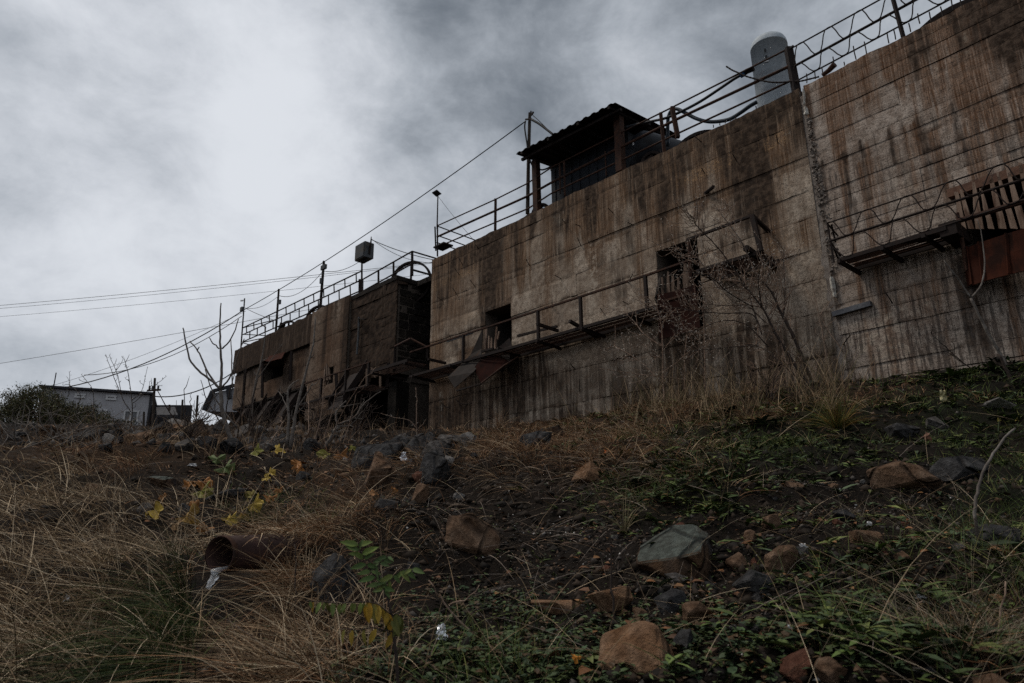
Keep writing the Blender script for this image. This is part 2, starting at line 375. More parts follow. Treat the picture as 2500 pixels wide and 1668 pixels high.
WIREM = mottled('black_wire', (0.012, 0.012, 0.013), (0.018, 0.018, 0.019), None, 8, 0.6, 0.0)
HUTW = mottled('grey_render', (0.44, 0.437, 0.455), (0.38, 0.377, 0.395), (0.48, 0.473, 0.49), 0.8, 0.9, 0.1)
HUTR = mottled('dark_trim', (0.030, 0.030, 0.034), (0.045, 0.045, 0.05), None, 2, 0.7, 0.1)
def glass():
    m = N('dark_window_glass'); m.col(m.mix(m.noise(3), (0.03, 0.034, 0.04), (0.06, 0.065, 0.07))); m.rough(0.12); m.b.inputs['Specular IOR Level'].default_value = 0.6; return m.m
GLASS = glass()
def water():
    m = N('running_water'); n = m.noise(40, 3, 0.6, 0, (1, 1, 0.15)); m.col((0.92, 0.95, 0.98)); m.rough(0.05)
    m.b.inputs['Transmission Weight'].default_value = 0.75; m.b.inputs['IOR'].default_value = 1.33; m.bump(n, 0.9, 0.01); return m.m
WATER = water()
def veg(name, rough=0.7, trans=0.15):
    m = N(name); c = m.attr('col', 'Color'); n = m.noise(60, 3)
    m.col(m.mix(m.rng(n, 0.3, 0.7, 0.0, 0.45), c, m.mix(0.55, c, (0.01, 0.008, 0.005))))
    m.rough(rough); m.b.inputs['Specular IOR Level'].default_value = 0.12
    m.b.inputs['Subsurface Weight'].default_value = 0.0; return m.m
GRASS = veg('grass_blade'); LEAF = veg('leaf', 0.55); STONEV = veg('gravel', 0.85)
def rock_mat(name, a, b, c, topc=None):
    m = N(name); n1 = m.noise(3.2, 6, 0.65, 0.6); n2 = m.noise(18, 6, 0.7, 0.2); n3 = m.noise(1.7, 5, 0.6, 1.0, None, (4, 2, 7))
    k = m.mix(m.rng(n1, 0.36, 0.62), a, b); k = m.mix(m.rng(n3, 0.52, 0.64), k, c)
    k = m.mix(m.rng(n2, 0.3, 0.75, 0.75, 0.0), k, (a[0] * .25, a[1] * .22, a[2] * .2))
    if topc:
        g = m.t.nodes.new('ShaderNodeNewGeometry'); sp = m.t.nodes.new('ShaderNodeSeparateXYZ'); m.t.links.new(g.outputs['Normal'], sp.inputs[0])
        k = m.mix(m.rng(m.math('ADD', sp.outputs[2], m.math('MULTIPLY', n1, 0.5)), 0.82, 1.22), k, m.mix(m.rng(n2, .35, .6), topc, (topc[0] * .5, topc[1] * .5, topc[2] * .5)))
    cr_ = m.vor(2.4, 'DISTANCE_TO_EDGE').outputs['Distance']; k = m.mix(m.rng(cr_, 0.0, 0.035, 0.6, 0), k, (.012, .01, .009))
    m.col(k); m.rough(0.9); m.bump(m.math('ADD', m.math('MULTIPLY', n1, 0.6), m.math('ADD', n2, m.rng(cr_, 0, .05))), 1.0, 0.05); return m.m
ROCKS = {'grey': rock_mat('grey_rock', (0.085, 0.079, 0.075), (0.155, 0.143, 0.134), (0.085, 0.066, 0.052)),
         'dark': rock_mat('dark_rock', (0.040, 0.040, 0.042), (0.088, 0.086, 0.086), (0.060, 0.044, 0.034)),
         'brown': rock_mat('brown_rock', (0.15, 0.088, 0.053), (0.235, 0.158, 0.108), (0.06, 0.046, 0.038)),
         'orange': rock_mat('rusty_rock', (0.22, 0.115, 0.058), (0.31, 0.20, 0.13), (0.075, 0.058, 0.048)),
         'red': rock_mat('red_brown_rock', (0.12, 0.05, 0.032), (0.16, 0.08, 0.055), (0.06, 0.04, 0.034)),
         'green': rock_mat('grey_green_rock', (0.060, 0.045, 0.036), (0.13, 0.075, 0.042), (0.05, 0.045, 0.045), (0.105, 0.120, 0.105)),
         'pale': rock_mat('pale_rock', (0.21, 0.20, 0.19), (0.28, 0.265, 0.25), (0.15, 0.12, 0.10))}
def concrete(name, a, b, rustc, grain):
    m = N(name)
    n1 = m.noise(0.9, 6, 0.6, 0.4); n2 = m.noise(5.5, 6, 0.65, 0.2); n3 = m.noise(38, 4, 0.7)
    streak = m.noise(3.0, 6, 0.65, 0.25, (2.2, 1, 0.14)); fstreak = m.noise(8.0, 5, 0.7, 0.15, (2.4, 1, 0.09), (3, 0, 1))
    board = m.noise(2.0, 3, 0.6, 0, (0.5, 1, 16))
    k = m.mix(m.rng(n1, 0.34, 0.66), a, b)
    k = m.mix(m.rng(m.noise(15, 5, 0.7, 0.3), 0.50, 0.68, 0, 0.45), k, (b[0] * 1.25, b[1] * 1.22, b[2] * 1.2))
    k = m.mix(m.math('MULTIPLY', m.attr('tint'), 0.75), k, (a[0] * .5, a[1] * .46, a[2] * .43))
    k = m.mix(m.rng(streak, 0.50, 0.68, 0, 0.28), k, (a[0] * .42, a[1] * .37, a[2] * .33))
    rf = m.math('MULTIPLY', m.attr('rust'), m.rng(fstreak, 0.3, 0.62, 0.45, 1.15))
    rv = m.noise(11.0, 4, 0.7, 0.1, (2.6, 1, 0.07), (1, 0, 8))
    k = m.mix(m.math('MULTIPLY', m.rng(rf, 0.05, 0.75, 0, 0.95), m.rng(rv, 0.34, 0.6, 0.5, 1.0)), k, m.mix(m.rng(rv, .4, .6), rustc, (rustc[0] * .5, rustc[1] * .5, rustc[2] * .55)))
    pf = m.math('MULTIPLY', m.attr('pale'), m.rng(n2, 0.42, 0.6, 0.1, 1.0))
    k = m.mix(m.rng(pf, 0.1, 0.8), k, (0.40, 0.335, 0.265))
    of = m.math('MULTIPLY', m.attr('ochre'), m.rng(m.noise(26, 4, 0.75), 0.47, 0.62, 0, 1))
    k = m.mix(m.rng(of, 0.1, 0.7, 0, 0.85), k, (0.40, 0.25, 0.13))
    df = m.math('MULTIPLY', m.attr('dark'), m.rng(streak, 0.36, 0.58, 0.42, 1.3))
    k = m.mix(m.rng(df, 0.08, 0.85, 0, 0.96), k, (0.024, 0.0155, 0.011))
    dr = m.math('MULTIPLY', m.attr('drip'), m.rng(m.noise(5.2, 5, 0.62, 0.1, (3.0, 1, 0.16), (7, 0, 2)), 0.50, 0.58, 0, 1))
    k = m.mix(m.rng(dr, 0.05, 0.8, 0, 0.78), k, (0.055, 0.046, 0.042))
    k = m.mix(m.rng(n2, 0.38, 0.58, 0.55, 0), k, (a[0] * .42, a[1] * .36, a[2] * .32))
    k = m.mix(m.rng(n3, 0.36, 0.52, 0.75, 0), k, (0.045, 0.036, 0.030))
    pv = m.vor(2.6, 'F1', (1, 1, 1.5)).outputs['Distance']
    k = m.mix(m.rng(pv, 0.035, 0.06, 0.9, 0), k, (0.02, 0.016, 0.013))
    m.col(k); m.rough(0.92); m.b.inputs['Specular IOR Level'].default_value = 0.06
    h = m.math('ADD', m.math('MULTIPLY', n2, 0.5), m.math('MULTIPLY', n3, 0.35)); h = m.math('ADD', h, m.math('MULTIPLY', board, grain))
    h = m.math('ADD', h, m.math('MULTIPLY', m.rng(pv, 0.02, 0.07), 0.7))
    m.bump(h, 0.75, 0.022); return m.m
CON_A = concrete('brown_stained_concrete', (0.320, 0.254, 0.196), (0.50, 0.418, 0.332), (0.165, 0.080, 0.032), 0.25)
CON_B = concrete('pale_board_concrete', (0.350, 0.288, 0.240), (0.480, 0.408, 0.348), (0.185, 0.082, 0.032), 0.5)
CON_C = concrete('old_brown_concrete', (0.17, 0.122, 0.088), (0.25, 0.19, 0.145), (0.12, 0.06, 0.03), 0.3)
RUBC = mottled('broken_concrete', (0.21, 0.175, 0.15), (0.27, 0.235, 0.205), (0.12, 0.095, 0.08), 6, 0.95, 0.8, 0.02)
CORE = mottled('joint_concrete', (0.075, 0.060, 0.049), (0.105, 0.086, 0.070), None, 3, 0.95, 0.5, 0.02)
MASON = mottled('dark_rubble_masonry', (0.018, 0.0145, 0.012), (0.034, 0.027, 0.021), (0.011, 0.009, 0.008), 2.2, 0.95, 1.0, 0.06)
ROOMM = mottled('dark_inside', (0.035, 0.03, 0.028), (0.05, 0.042, 0.038), None, 2, 0.95, 0.3)  # plain dark colour lining the wall openings, also on the pipe plug
def soil():
    m = N('dark_soil'); n1 = m.noise(0.7, 6, 0.6, 0.5); n2 = m.noise(9, 7, 0.7, 0.2); n3 = m.noise(55, 5, 0.75)
    k = m.mix(m.rng(n1, 0.35, 0.65), (0.010, 0.0078, 0.0062), (0.020, 0.0145, 0.0108))
    k = m.mix(m.rng(m.math('MULTIPLY', m.attr('dry'), m.rng(n2, 0.25, 0.6, 0.3, 1)), 0.1, 0.9), k, (0.040, 0.024, 0.014))
    k = m.mix(m.rng(m.math('MULTIPLY', m.attr('green'), n2), 0.1, 0.6, 0, 0.8), k, (0.011, 0.013, 0.007))
    k = m.mix(m.rng(n3, 0.58, 0.76, 0, 0.75), k, (0.075, 0.066, 0.06))
    k = m.mix(m.rng(n2, 0.3, 0.5, 0.7, 0), k, (0.004, 0.0035, 0.003))
    m.col(k); m.rough(0.95); m.bump(m.math('ADD', n2, m.math('MULTIPLY', n3, 0.5)), 1.0, 0.06); return m.m
SOIL = soil()

# zones of ground cover, as soft blobs round photo points projected to the ground
def blob(P, x, y, rx, ry): return np.exp(-(((P[:, 0] - x) / rx) ** 2 + ((P[:, 1] - y) / ry) ** 2))
def z_soil(P):
    v = np.maximum.reduce([blob(P, 1180, 1300, 330, 120), blob(P, 1420, 1370, 210, 100), blob(P, 1000, 1235, 130, 40), blob(P, 1750, 1440, 330, 150),
                           blob(P, 2060, 1230, 330, 75), blob(P, 2150, 1430, 260, 110), 0.8 * blob(P, 1250, 1480, 220, 90)])
    return np.clip(v * 1.25, 0, 1)
def z_green(P):
    v = np.maximum.reduce([blob(P, 1900, 1060, 420, 90), blob(P, 1650, 1170, 260, 110), blob(P, 2350, 1010, 240, 110), blob(P, 1250, 1610, 420, 90), 0.5 * blob(P, 2150, 1500, 420, 200), 0.8 * blob(P, 2850, 1200, 350, 300),
                           0.75 * blob(P, 700, 1225, 170, 60), blob(P, 440, 1540, 40, 90), 0.5 * blob(P, 150, 1160, 150, 60), blob(P, 2480, 1250, 220, 200)])
    return np.clip(v, 0, 1)
def z_dry(P):
    v = np.maximum.reduce([0.10 * blob(P, 250, 1400, 500, 260), 0.15 * blob(P, 650, 1500, 230, 240), blob(P, 250, 1110, 330, 60), blob(P, 1400, 1075, 330, 70), blob(P, 1700, 1000, 330, 60),  # little dry tint under the lower-left straw, dark soil stands in for its self-shadow
                           blob(P, 880, 1270, 200, 80), 0.7 * blob(P, 1500, 1150, 260, 100), 0.6 * blob(P, 2150, 960, 300, 40), blob(P, 850, 1190, 180, 90), 0.6 * blob(P, 2420, 1580, 140, 200)])
    return np.clip(v * (1 - 0.7 * z_soil(P)), 0, 1)

# ------------------------------------------------------------------ ground
def axis(parts):
    a = []
    for lo, hi, st in parts: a.append(np.arange(lo, hi - 1e-6, st))
    return np.concatenate(a + [[parts[-1][1]]])
gx = axis(((-1500, -300, 150), (-300, -60, 20), (-60, -16, 1.0), (-16, -6, 0.16), (-6, 6, 0.07), (6, 13, 0.14), (13, 40, 1.0), (40, 300, 20), (300, 1500, 150)))
gy = axis(((-400, -40, 40), (-40, -2, 2), (-2, 1.5, 0.25), (1.5, 9, 0.06), (9, 28, 0.17), (28, 60, 1.0), (60, 300, 20), (300, 2000, 170)))
XX, YY = np.meshgrid(gx, gy); xy = np.column_stack([XX.ravel(), YY.ravel()]); zz = hz(xy)
fine = (1 - sstep(14, 26, np.hypot(xy[:, 0], xy[:, 1])))
zz = zz + fine * 0.035 * fbm(np.column_stack([xy, 0 * zz]) * 9.0, 3)
V = np.column_stack([xy, zz]); nx, ny = len(gx), len(gy)
ii = (np.arange(ny - 1)[:, None] * nx + np.arange(nx - 1)[None]).ravel()
hill = tri_mesh('hillside', V, np.column_stack([ii, ii + 1, ii + nx + 1, ii + nx]), SOIL)
hill.data.polygons.foreach_set('use_smooth', np.ones(len(ii), bool))
PP = proj(V); PP[V @ FW < 0.3] = (-9999, -9999)
for k, fn in (('dry', z_dry), ('green', z_green)):
    at = hill.data.attributes.new(k, 'FLOAT', 'POINT'); at.data.foreach_set('value', fn(PP).astype(np.float32))
tag(hill, kind='structure')

# ------------------------------------------------------------------ walls
class Wall:
    """a concrete wall built in its own frame: x along the wall, y into it, z up"""
    def __init__(s, pl, name, label, u_base):
        s.pl = pl
        o = bpy.data.objects.new(name, None); COL.objects.link(o)
        o.location = tuple(pl.O); o.rotation_euler = (0, 0, math.atan2(pl.u[1], pl.u[0])); o.empty_display_size = 0.3
        tag(o, label, 'wall'); s.o = o
    def part(s, name, V, Fc, mat, attrs=None, parent=None, smooth=False):
        me = mesh_data(name, V, Fc, smooth); me.materials.append(mat)
        for k, a in (attrs or {}).items():
            at = me.attributes.new(k, 'FLOAT', 'POINT'); at.data.foreach_set('value', np.asarray(a, np.float32))
        q = bpy.data.objects.new(name, me); COL.objects.link(q); q.parent = parent or s.o; return q
    def box(s, name, u0, u1, y0, y1, v0, v1, mat):
        V = [(u, y, v) for v in (v0, v1) for u, y in ((u0, y0), (u1, y0), (u1, y1), (u0, y1))]
        return s.part(name, V, [(3, 2, 1, 0), (4, 5, 6, 7), (0, 1, 5, 4), (1, 2, 6, 5), (2, 3, 7, 6), (3, 0, 4, 7)], mat)
def cut(rect, holes):
    rs = [rect]
    for h0, h1, g0, g1 in holes:
        nr = []
        for a, b, c, d in rs:
            if h0 >= b or h1 <= a or g0 >= d or g1 <= c: nr.append((a, b, c, d)); continue
            if h0 > a: nr.append((a, h0, c, d))
            if h1 < b: nr.append((h1, b, c, d))
            a2, b2 = max(a, h0), min(b, h1)
            if g0 > c: nr.append((a2, b2, c, g0))
            if g1 < d: nr.append((a2, b2, g1, d))
        rs = nr
    return rs
def slab(rect, y0, seed, step, gap, rough_, edge, top=False, depth=0.045, wob=1.0):
    """front face of one cast panel with worn edges and a skirt going back into the joint"""
    u0, u1, v0, v1 = rect
    nu = max(1, int(round((u1 - u0) / step))); nv = max(1, int(round((v1 - v0) / step)))
    a = np.linspace(0, 1, nu + 1); b = np.linspace(0, 1, nv + 1)
    AA, BB = np.meshgrid(a, b); U = u0 + (u1 - u0) * AA; Vv = v0 + (v1 - v0) * BB
    U, Vv, AA, BB = U.ravel(), Vv.ravel(), AA.ravel(), BB.ravel()
    nz = lambda f, o: fbm(np.column_stack([U * f, Vv * f, np.full(len(U), o)]), 3)
    e1 = np.clip(np.abs(nz(2.3, seed * 3.1 + 50)) * 2 - .35, 0, 1) * edge * 1.3; e2 = np.clip(np.abs(nz(2.3, seed * 1.7 + 90)) * 2 - .35, 0, 1) * edge * 1.3
    gs = lambda k: gap * (0.04, 0.1, 0.3, 0.7, 1.5)[int(abs(k) * 937.7) % 5] / 2; gb, gt = gs(v0), gs(v1); gg = gap * .15; wv = lambda k: 0.05 * fbm(np.column_stack([U * 0.7, 0 * U + k * 1.37, 0 * U + 5.0]), 3)
    U2 = U + (AA == 0) * (gg + e1 * .5) - (AA == 1) * (gg + e2 * .5)
    V2 = Vv + (BB == 0) * (gb + e1) - (BB == 1) * ((gt + e2) if not top else 0) + wob * ((1 - BB) * wv(v0) + (BB * wv(v1) if not top else 0))
    if top: V2 = V2 + (BB == 1) * (0.16 * nz(1.6, 3.0) + 0.07 * nz(6, 8.0))
    Y = y0 + rough_ * nz(1.5, seed * 0.7) + 0.35 * rough_ * nz(7.0, 4.0)
    rim = (AA == 0) | (AA == 1) | (BB == 0) | (BB == 1)
    Y = Y + rim * 0.006
    V_ = [tuple(q) for q in np.column_stack([U2, Y, V2])]
    w = nu + 1
    Fc = [(j * w + i, j * w + i + 1, (j + 1) * w + i + 1, (j + 1) * w + i) for j in range(nv) for i in range(nu)]
    ring = [i for i in range(w)] + [j * w + nu for j in range(1, nv + 1)] + [nv * w + i for i in range(nu - 1, -1, -1)] + [j * w for j in range(nv - 1, 0, -1)]
    base = len(V_)
    V_ += [(V_[i][0], (y0 + depth) if not (top and V_[i][2] > v1 - 0.2) else 0.55, V_[i][2]) for i in ring]
    n = len(ring)
    Fc += [(ring[k], base + k, base + (k + 1) % n, ring[(k + 1) % n]) for k in range(n)]
    return V_, Fc
def streaks(u, v, lst, seed):
    """lst: (u0, half width, v top, v bottom, strength) -> 0..1"""
    o = np.zeros(len(u))
    wob = 0.10 * fbm(np.column_stack([u * 0.3, v * 0.9, np.full(len(u), seed)]), 3)
    for u0, w, vt, vb, s in lst:
        k = np.exp(-((u + wob - u0) / w) ** 2) * sstep(vb, vb + 0.55 * (vt - vb) + 0.01, v) * (v < vt + 0.05)
        o = np.maximum(o, k * s)
    return o
def build_panels(w, bands, joints, holes, mat, seed, step, gap, rough_, edge, field, y_of=None, tints=0.6):
    r = random.Random(seed); n = 0
    for bi in range(len(bands) - 1):
        v1, v0 = bands[bi], bands[bi + 1]
        for js in zip(joints(bi)[:-1], joints(bi)[1:]):
            for rc in cut((js[0], js[1], v0, v1), holes):
                if rc[1] - rc[0] < 0.04 or rc[3] - rc[2] < 0.04: continue
                y0 = r.uniform(-0.014, 0.014) + (y_of(rc) if y_of else 0)
                V_, Fc = slab(rc, y0, n + seed, step, gap, rough_, edge, top=(bi == 0 and abs(rc[3] - bands[0]) < 1e-6))
                P = np.array(V_); at = field(P[:, 0], P[:, 2]); ds_ = np.minimum(P[:, 2] - rc[2], rc[3] - P[:, 2])
                at['dark'] = at['dark'] + 1.1 * np.clip(fbm(np.column_stack([P[:, 0] * 2.2, P[:, 2] * 9, 0 * ds_ + n]), 3) * 2.4, 0, 1) * np.exp(-np.maximum(ds_, 0) / .05)
                at['tint'] = np.full(len(P), r.random() * tints)
                w.part('concrete_panel', V_, Fc, mat, at); n += 1
r_ = random.Random(3)
# --- middle wall
TOP = 10.88
wA = Wall(A, 'concrete_wall', 'long brown stained concrete wall carrying the tin canopy and grey tank, with two broken window openings', 0)
U_END = 15.275
w1u0, w1v1 = A.uv(1183, 760); w1u1, _ = A.uv(1247, 742)
win1 = (A.uv(1184, 800)[0], A.uv(1248, 800)[0], 5.95, A.uv(1247, 741)[1])
win2 = (A.uv(1603, 640)[0], A.uv(1707, 640)[0], 5.3, A.uv(1706, 579)[1])
holesA = [win1, win2]
bandsA = [TOP, 10.46, 9.93, 8.95, 8.72, 8.02, 7.32, 6.50, 5.72, 4.92, 3.87, 2.6]
jset = {0: [6.2], 1: [8.2], 2: [8.2, 12.9], 3: [5.2], 4: [7.6], 5: [7.65, 12.2], 6: [7.7],
        7: [7.75], 8: [8.5], 9: [8.55], 10: [8.55]}
def jA(b): return [-0.02] + jset[b] + [U_END]
def uA(x, y): return A.uv(x, y)[0]
darkA = [(uA(1198, 560), 0.66, TOP, 4.4, 1.25), (uA(1822, 330), 0.5, TOP, 6.2, 1.5), (uA(1790, 330), 0.2, TOP, 8.4, .6), (uA(1548, 430), 0.5, TOP, 9.0, .75), (uA(1585, 410), 0.28, TOP, 9.3, .6), (uA(1470, 450), 0.18, TOP, 8.4, .5),
         (uA(1655, 380), 0.5, TOP, 9.1, .7), (uA(1708, 360), 0.3, TOP, 9.6, .6), (uA(1150, 610), 0.3, TOP, 9.0, .5), (uA(1100, 620), 0.25, TOP, 9.4, .4), (uA(1940, 260), 0.3, TOP, 8.6, .8), (uA(1250, 950), 0.75, 5.9, 2.0, 1.1),
         (uA(1660, 900), 1.0, 5.4, 2.0, 1.0), (uA(1760, 300), .2, TOP, 9.8, .6), (uA(1380, 520), .2, TOP, 9.2, .3), (uA(1330, 540), .16, TOP, 9.6, .4)]
rustA = [(r_.uniform(0, 15), r_.uniform(0.1, 0.5), r_.choice([TOP, TOP, 9.9, 8.9, 7.3]), r_.uniform(4, 8.5), r_.uniform(0.35, 0.9)) for _ in range(46)] + \
        [(uA(1110, 650), 1.1, TOP, 6.0, .7), (uA(1137, 860), 0.5, 6.6, 5.9, 1.3), (uA(1080, 1000), 0.5, 5.6, 3, .9), (uA(1120, 1030), 0.9, 5.6, 2.5, .9)]
paleA = [(uA(1225, 640), 0.10, 10.5, 7.8, 1.0), (uA(1455, 780), 0.16, 8.3, 6.2, .9), (uA(1447, 700), 0.1, 9, 7.3, .5), (uA(1360, 515), 0.35, 10.4, 9.7, .9), (uA(1075, 1040), 0.12, 5.2, 2.6, .9), (uA(1098, 1010), .08, 5.2, 3.5, .4),
         (uA(1895, 240), .07, TOP, 10.1, .9), (uA(1918, 280), .09, 10.3, 9.2, .7), (uA(1790, 850), 0.5, 5.2, 3.3, .55), (uA(1460, 640), 1.2, 9.0, 7.0, .35), (uA(1320, 620), 1.3, 9.0, 6.2, .35), (uA(1760, 540), .9, 8.6, 6.5, .4),
         (uA(1540, 520), .5, 9.6, 8.4, .3)]
ochA = [(uA(1110, 675), 1.7, 9.80, 9.55, 1.), (uA(1090, 640), 1.5, 9.75, 9.45, .6), (uA(1150, 745), 0.6, 8.0, 7.55, .8), (uA(1680, 420), 1.0, 9.92, 9.55, 1.), (uA(1770, 380), .8, 9.92, 9.55, .9), (uA(1865, 340), .75, 9.92, 9.55, 1.), (uA(1442, 500), .14, 10.5, 9.2, .9),
        (uA(1540, 490), .35, 10.1, 9.6, .5), (uA(1880, 590), 1.2, 7.2, 6.5, .5), (uA(1055, 800), .6, 7.8, 6.9, .5)]
def boxf(u, v, lst):
    o = np.zeros(len(u))
    for u0, w, vt, vb, s in lst:
        o = np.maximum(o, s * np.exp(-np.abs((u - u0) / w) ** 4) * np.exp(-np.abs((v - (vt + vb) / 2) / ((vt - vb) / 2 + .05)) ** 4))
    return o
def toprun(u, v, seed, vt, lmin, lmax, f=2.6):
    c = fbm(np.column_stack([u * f, 0 * u + seed, 0 * u]), 4) * 2 + .5
    ln = lmin + (lmax - lmin) * np.clip(fbm(np.column_stack([u * f * .7, 0 * u + seed + 9, 0 * u]), 3) * 2.2 + .5, 0, 1)
    return np.clip(c * 1.7 - .35, 0, 1) * sstep(0, .5, 1 - (vt - v) / ln)
def fieldA(u, v):
    q = np.column_stack([u * .5, v * .5, 0 * u + 2]); n = fbm(q, 3)
    top = np.clip(0.75 * sstep(8.4, 10.9, v) + n * 1.3, 0, 1.0)
    low = np.clip(0.75 * (1 - sstep(4.2, 6.0, v)) * (0.6 + n * 1.4), 0, .7)  # shade below the catwalk painted into the concrete as a darker tone
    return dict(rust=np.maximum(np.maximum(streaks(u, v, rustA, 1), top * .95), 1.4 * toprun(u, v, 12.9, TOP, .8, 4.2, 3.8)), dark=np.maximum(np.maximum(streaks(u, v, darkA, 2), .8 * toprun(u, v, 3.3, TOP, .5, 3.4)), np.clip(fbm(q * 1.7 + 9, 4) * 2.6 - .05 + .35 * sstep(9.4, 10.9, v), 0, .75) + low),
                pale=streaks(u, v, paleA, 3), ochre=boxf(u, v, ochA), drip=np.zeros(len(u)) + .15)
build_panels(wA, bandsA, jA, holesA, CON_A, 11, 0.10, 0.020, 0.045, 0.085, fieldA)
for rc in cut((0.06, U_END + .02, 2.4, TOP - 0.12), holesA): wA.box('wall_core', rc[0], rc[1], 0.05, 0.62, rc[2], rc[3], CORE)
for h in holesA:
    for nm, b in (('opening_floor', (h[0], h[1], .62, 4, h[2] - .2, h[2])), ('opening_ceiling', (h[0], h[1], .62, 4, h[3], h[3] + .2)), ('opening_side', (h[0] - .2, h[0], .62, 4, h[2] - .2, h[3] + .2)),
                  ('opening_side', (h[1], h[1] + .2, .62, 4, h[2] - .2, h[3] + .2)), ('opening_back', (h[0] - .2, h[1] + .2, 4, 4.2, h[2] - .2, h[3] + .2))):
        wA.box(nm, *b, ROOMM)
wA.box('deck', 0.0, U_END, 0.64, 9.0, TOP - 0.6, TOP - 0.22, CORE)
wA.box('end_face', -0.03, 0.05, 0.03, 8.5, 2.4, TOP - 0.1, MASON)
wA.box('end_face', U_END - .06, U_END + .0, 0.02, 8.5, 2.4, TOP - 0.1, RUBC)

# --- right wall
wB = Wall(B, 'concrete_wall', 'pale board marked concrete wall at the right with rust streaks and black drips, beyond the white filled joint', 0)
UB1 = 11.0
win3 = (B.uv(2338, 500)[0], B.uv(2338, 500)[0] + 2.15, 5.2, B.uv(2338, 478)[1] + 0.02)
bandsB = [TOP]; 
for h in (0.28, .30, .42, .26, .34, .42, .32, .24, .44, .30, .32, .42, .30, .36, .40, .34, .42, .32, .40, .38, .40, .36): bandsB.append(bandsB[-1] - h)
bandsB.append(2.3)
def jB(b):
    rr = random.Random(b * 7 + 1)
    k = [2.05 + rr.uniform(-.02, .02)] if b < 9 else [2.2, ]
    if b >= 9 and rr.random() < .5: k.append(rr.uniform(3.0, 4.2))
    return [0.0] + k + [rr.uniform(5.2, 6.4), 8.6, UB1]
rustB = [(r_.uniform(0.2, 9), r_.uniform(0.03, 0.12), r_.choice([TOP, TOP, TOP, 8.6, 8.2]), r_.uniform(5.5, 9.6), r_.uniform(0.5, 1.1)) for _ in range(80)] + \
        [(B.uv(2300, 60)[0], .10, TOP, 7.6, 1.1), (B.uv(2330, 60)[0], .12, TOP, 7.9, 1.0), (B.uv(2060, 200)[0], .16, TOP, 8.2, .9), (B.uv(2105, 200)[0], .12, TOP, 8.6, .9), (B.uv(2270, 60)[0], .1, TOP, 8.0, 1.1), (B.uv(2380, 60)[0], .5, TOP, 7.7, .9),
         (B.uv(2440, 320)[0], .16, 8.4, 7.2, 1.1), (B.uv(2280, 340)[0], .14, 8.3, 6.0, .9), (B.uv(2260, 800)[0], .6, 5.0, 3.6, .55), (B.uv(2230, 480)[0], .4, 7.4, 5.6, .4)]
darkB = [(B.uv(2470, 60)[0], .45, TOP, 8.2, 1.1), (B.uv(2520, 60)[0], .5, TOP, 7.6, 1.1), (B.uv(2325, 40)[0], .12, TOP, 9.2, .8), (B.uv(2250, 60)[0], .12, TOP, 9.6, .7), (B.uv(2395, 40)[0], .35, TOP, 9.3, .8), (B.uv(2390, 820)[0], .18, 5.3, 2.4, 1.2),
         (B.uv(2030, 350)[0] , .0001, TOP, 3, 0), (0.0, .12, 8.7, 2.5, .6)] + [(r_.uniform(0, 6), r_.uniform(.02, .05), 8.7, r_.uniform(5.0, 7.5), r_.uniform(.4, .9)) for _ in range(16)]
paleB = [(B.uv(2200, 440)[0], .6, 8.0, 6.2, .45), (B.uv(2250, 600)[0], .8, 6.9, 5.4, .35), (1.0, 1.6, 4.6, 2.6, .55), (B.uv(2350, 60)[0], .07, TOP, 8.9, .6), (B.uv(2272, 90)[0], .07, 10.6, 8.8, .6)]
def fieldB(u, v):
    q = np.column_stack([u * .6, v * .6, 0 * u + 7]); n = fbm(q, 3)
    return dict(rust=np.maximum(np.maximum(streaks(u, v, rustB, 4), 1.4 * toprun(u, v, 5.1, TOP, .8, 4.0, 4.6)), np.clip(.8 * sstep(9.0, 10.9, v) * sstep(.4, 3, u) + n * .9, 0, 1.0)), dark=np.maximum(np.maximum(streaks(u, v, darkB, 5), .8 * toprun(u, v, 7.7, TOP, .3, 2.6, 3.4) * sstep(.8, 3.2, u)), np.clip(fbm(q * 1.9 + 3, 4) * 1.6 - .22, 0, .5)),
                pale=streaks(u, v, paleB, 6), ochre=np.zeros(len(u)),
                drip=np.clip(.12 + sstep(8.6, 7.9, v) * (0.55 + .9 * n) + .5 * sstep(4.6, 3.6, v), 0, 1.1))
build_panels(wB, bandsB, jB, [win3], CON_B, 23, 0.10, 0.013, 0.020, 0.045, fieldB, tints=0.35)
for rc in cut((0.05, UB1, 2.2, TOP - 0.1), [win3]): wB.box('wall_core', rc[0], rc[1], 0.04, 0.62, rc[2], rc[3], CORE)
h = win3
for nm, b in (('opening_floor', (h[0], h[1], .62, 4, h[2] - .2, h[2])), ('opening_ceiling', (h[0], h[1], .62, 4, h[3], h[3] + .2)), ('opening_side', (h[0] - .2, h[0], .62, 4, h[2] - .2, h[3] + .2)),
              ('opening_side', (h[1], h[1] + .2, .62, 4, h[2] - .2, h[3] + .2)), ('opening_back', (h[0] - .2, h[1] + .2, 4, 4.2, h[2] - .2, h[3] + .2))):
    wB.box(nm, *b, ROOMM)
wB.box('deck', 0.0, UB1, 0.64, 9.0, TOP - 0.6, TOP - 0.22, CORE)
wB.box('joint_fill', -.14, .03, .012, .5, 2.3, TOP - .25, RUBC)
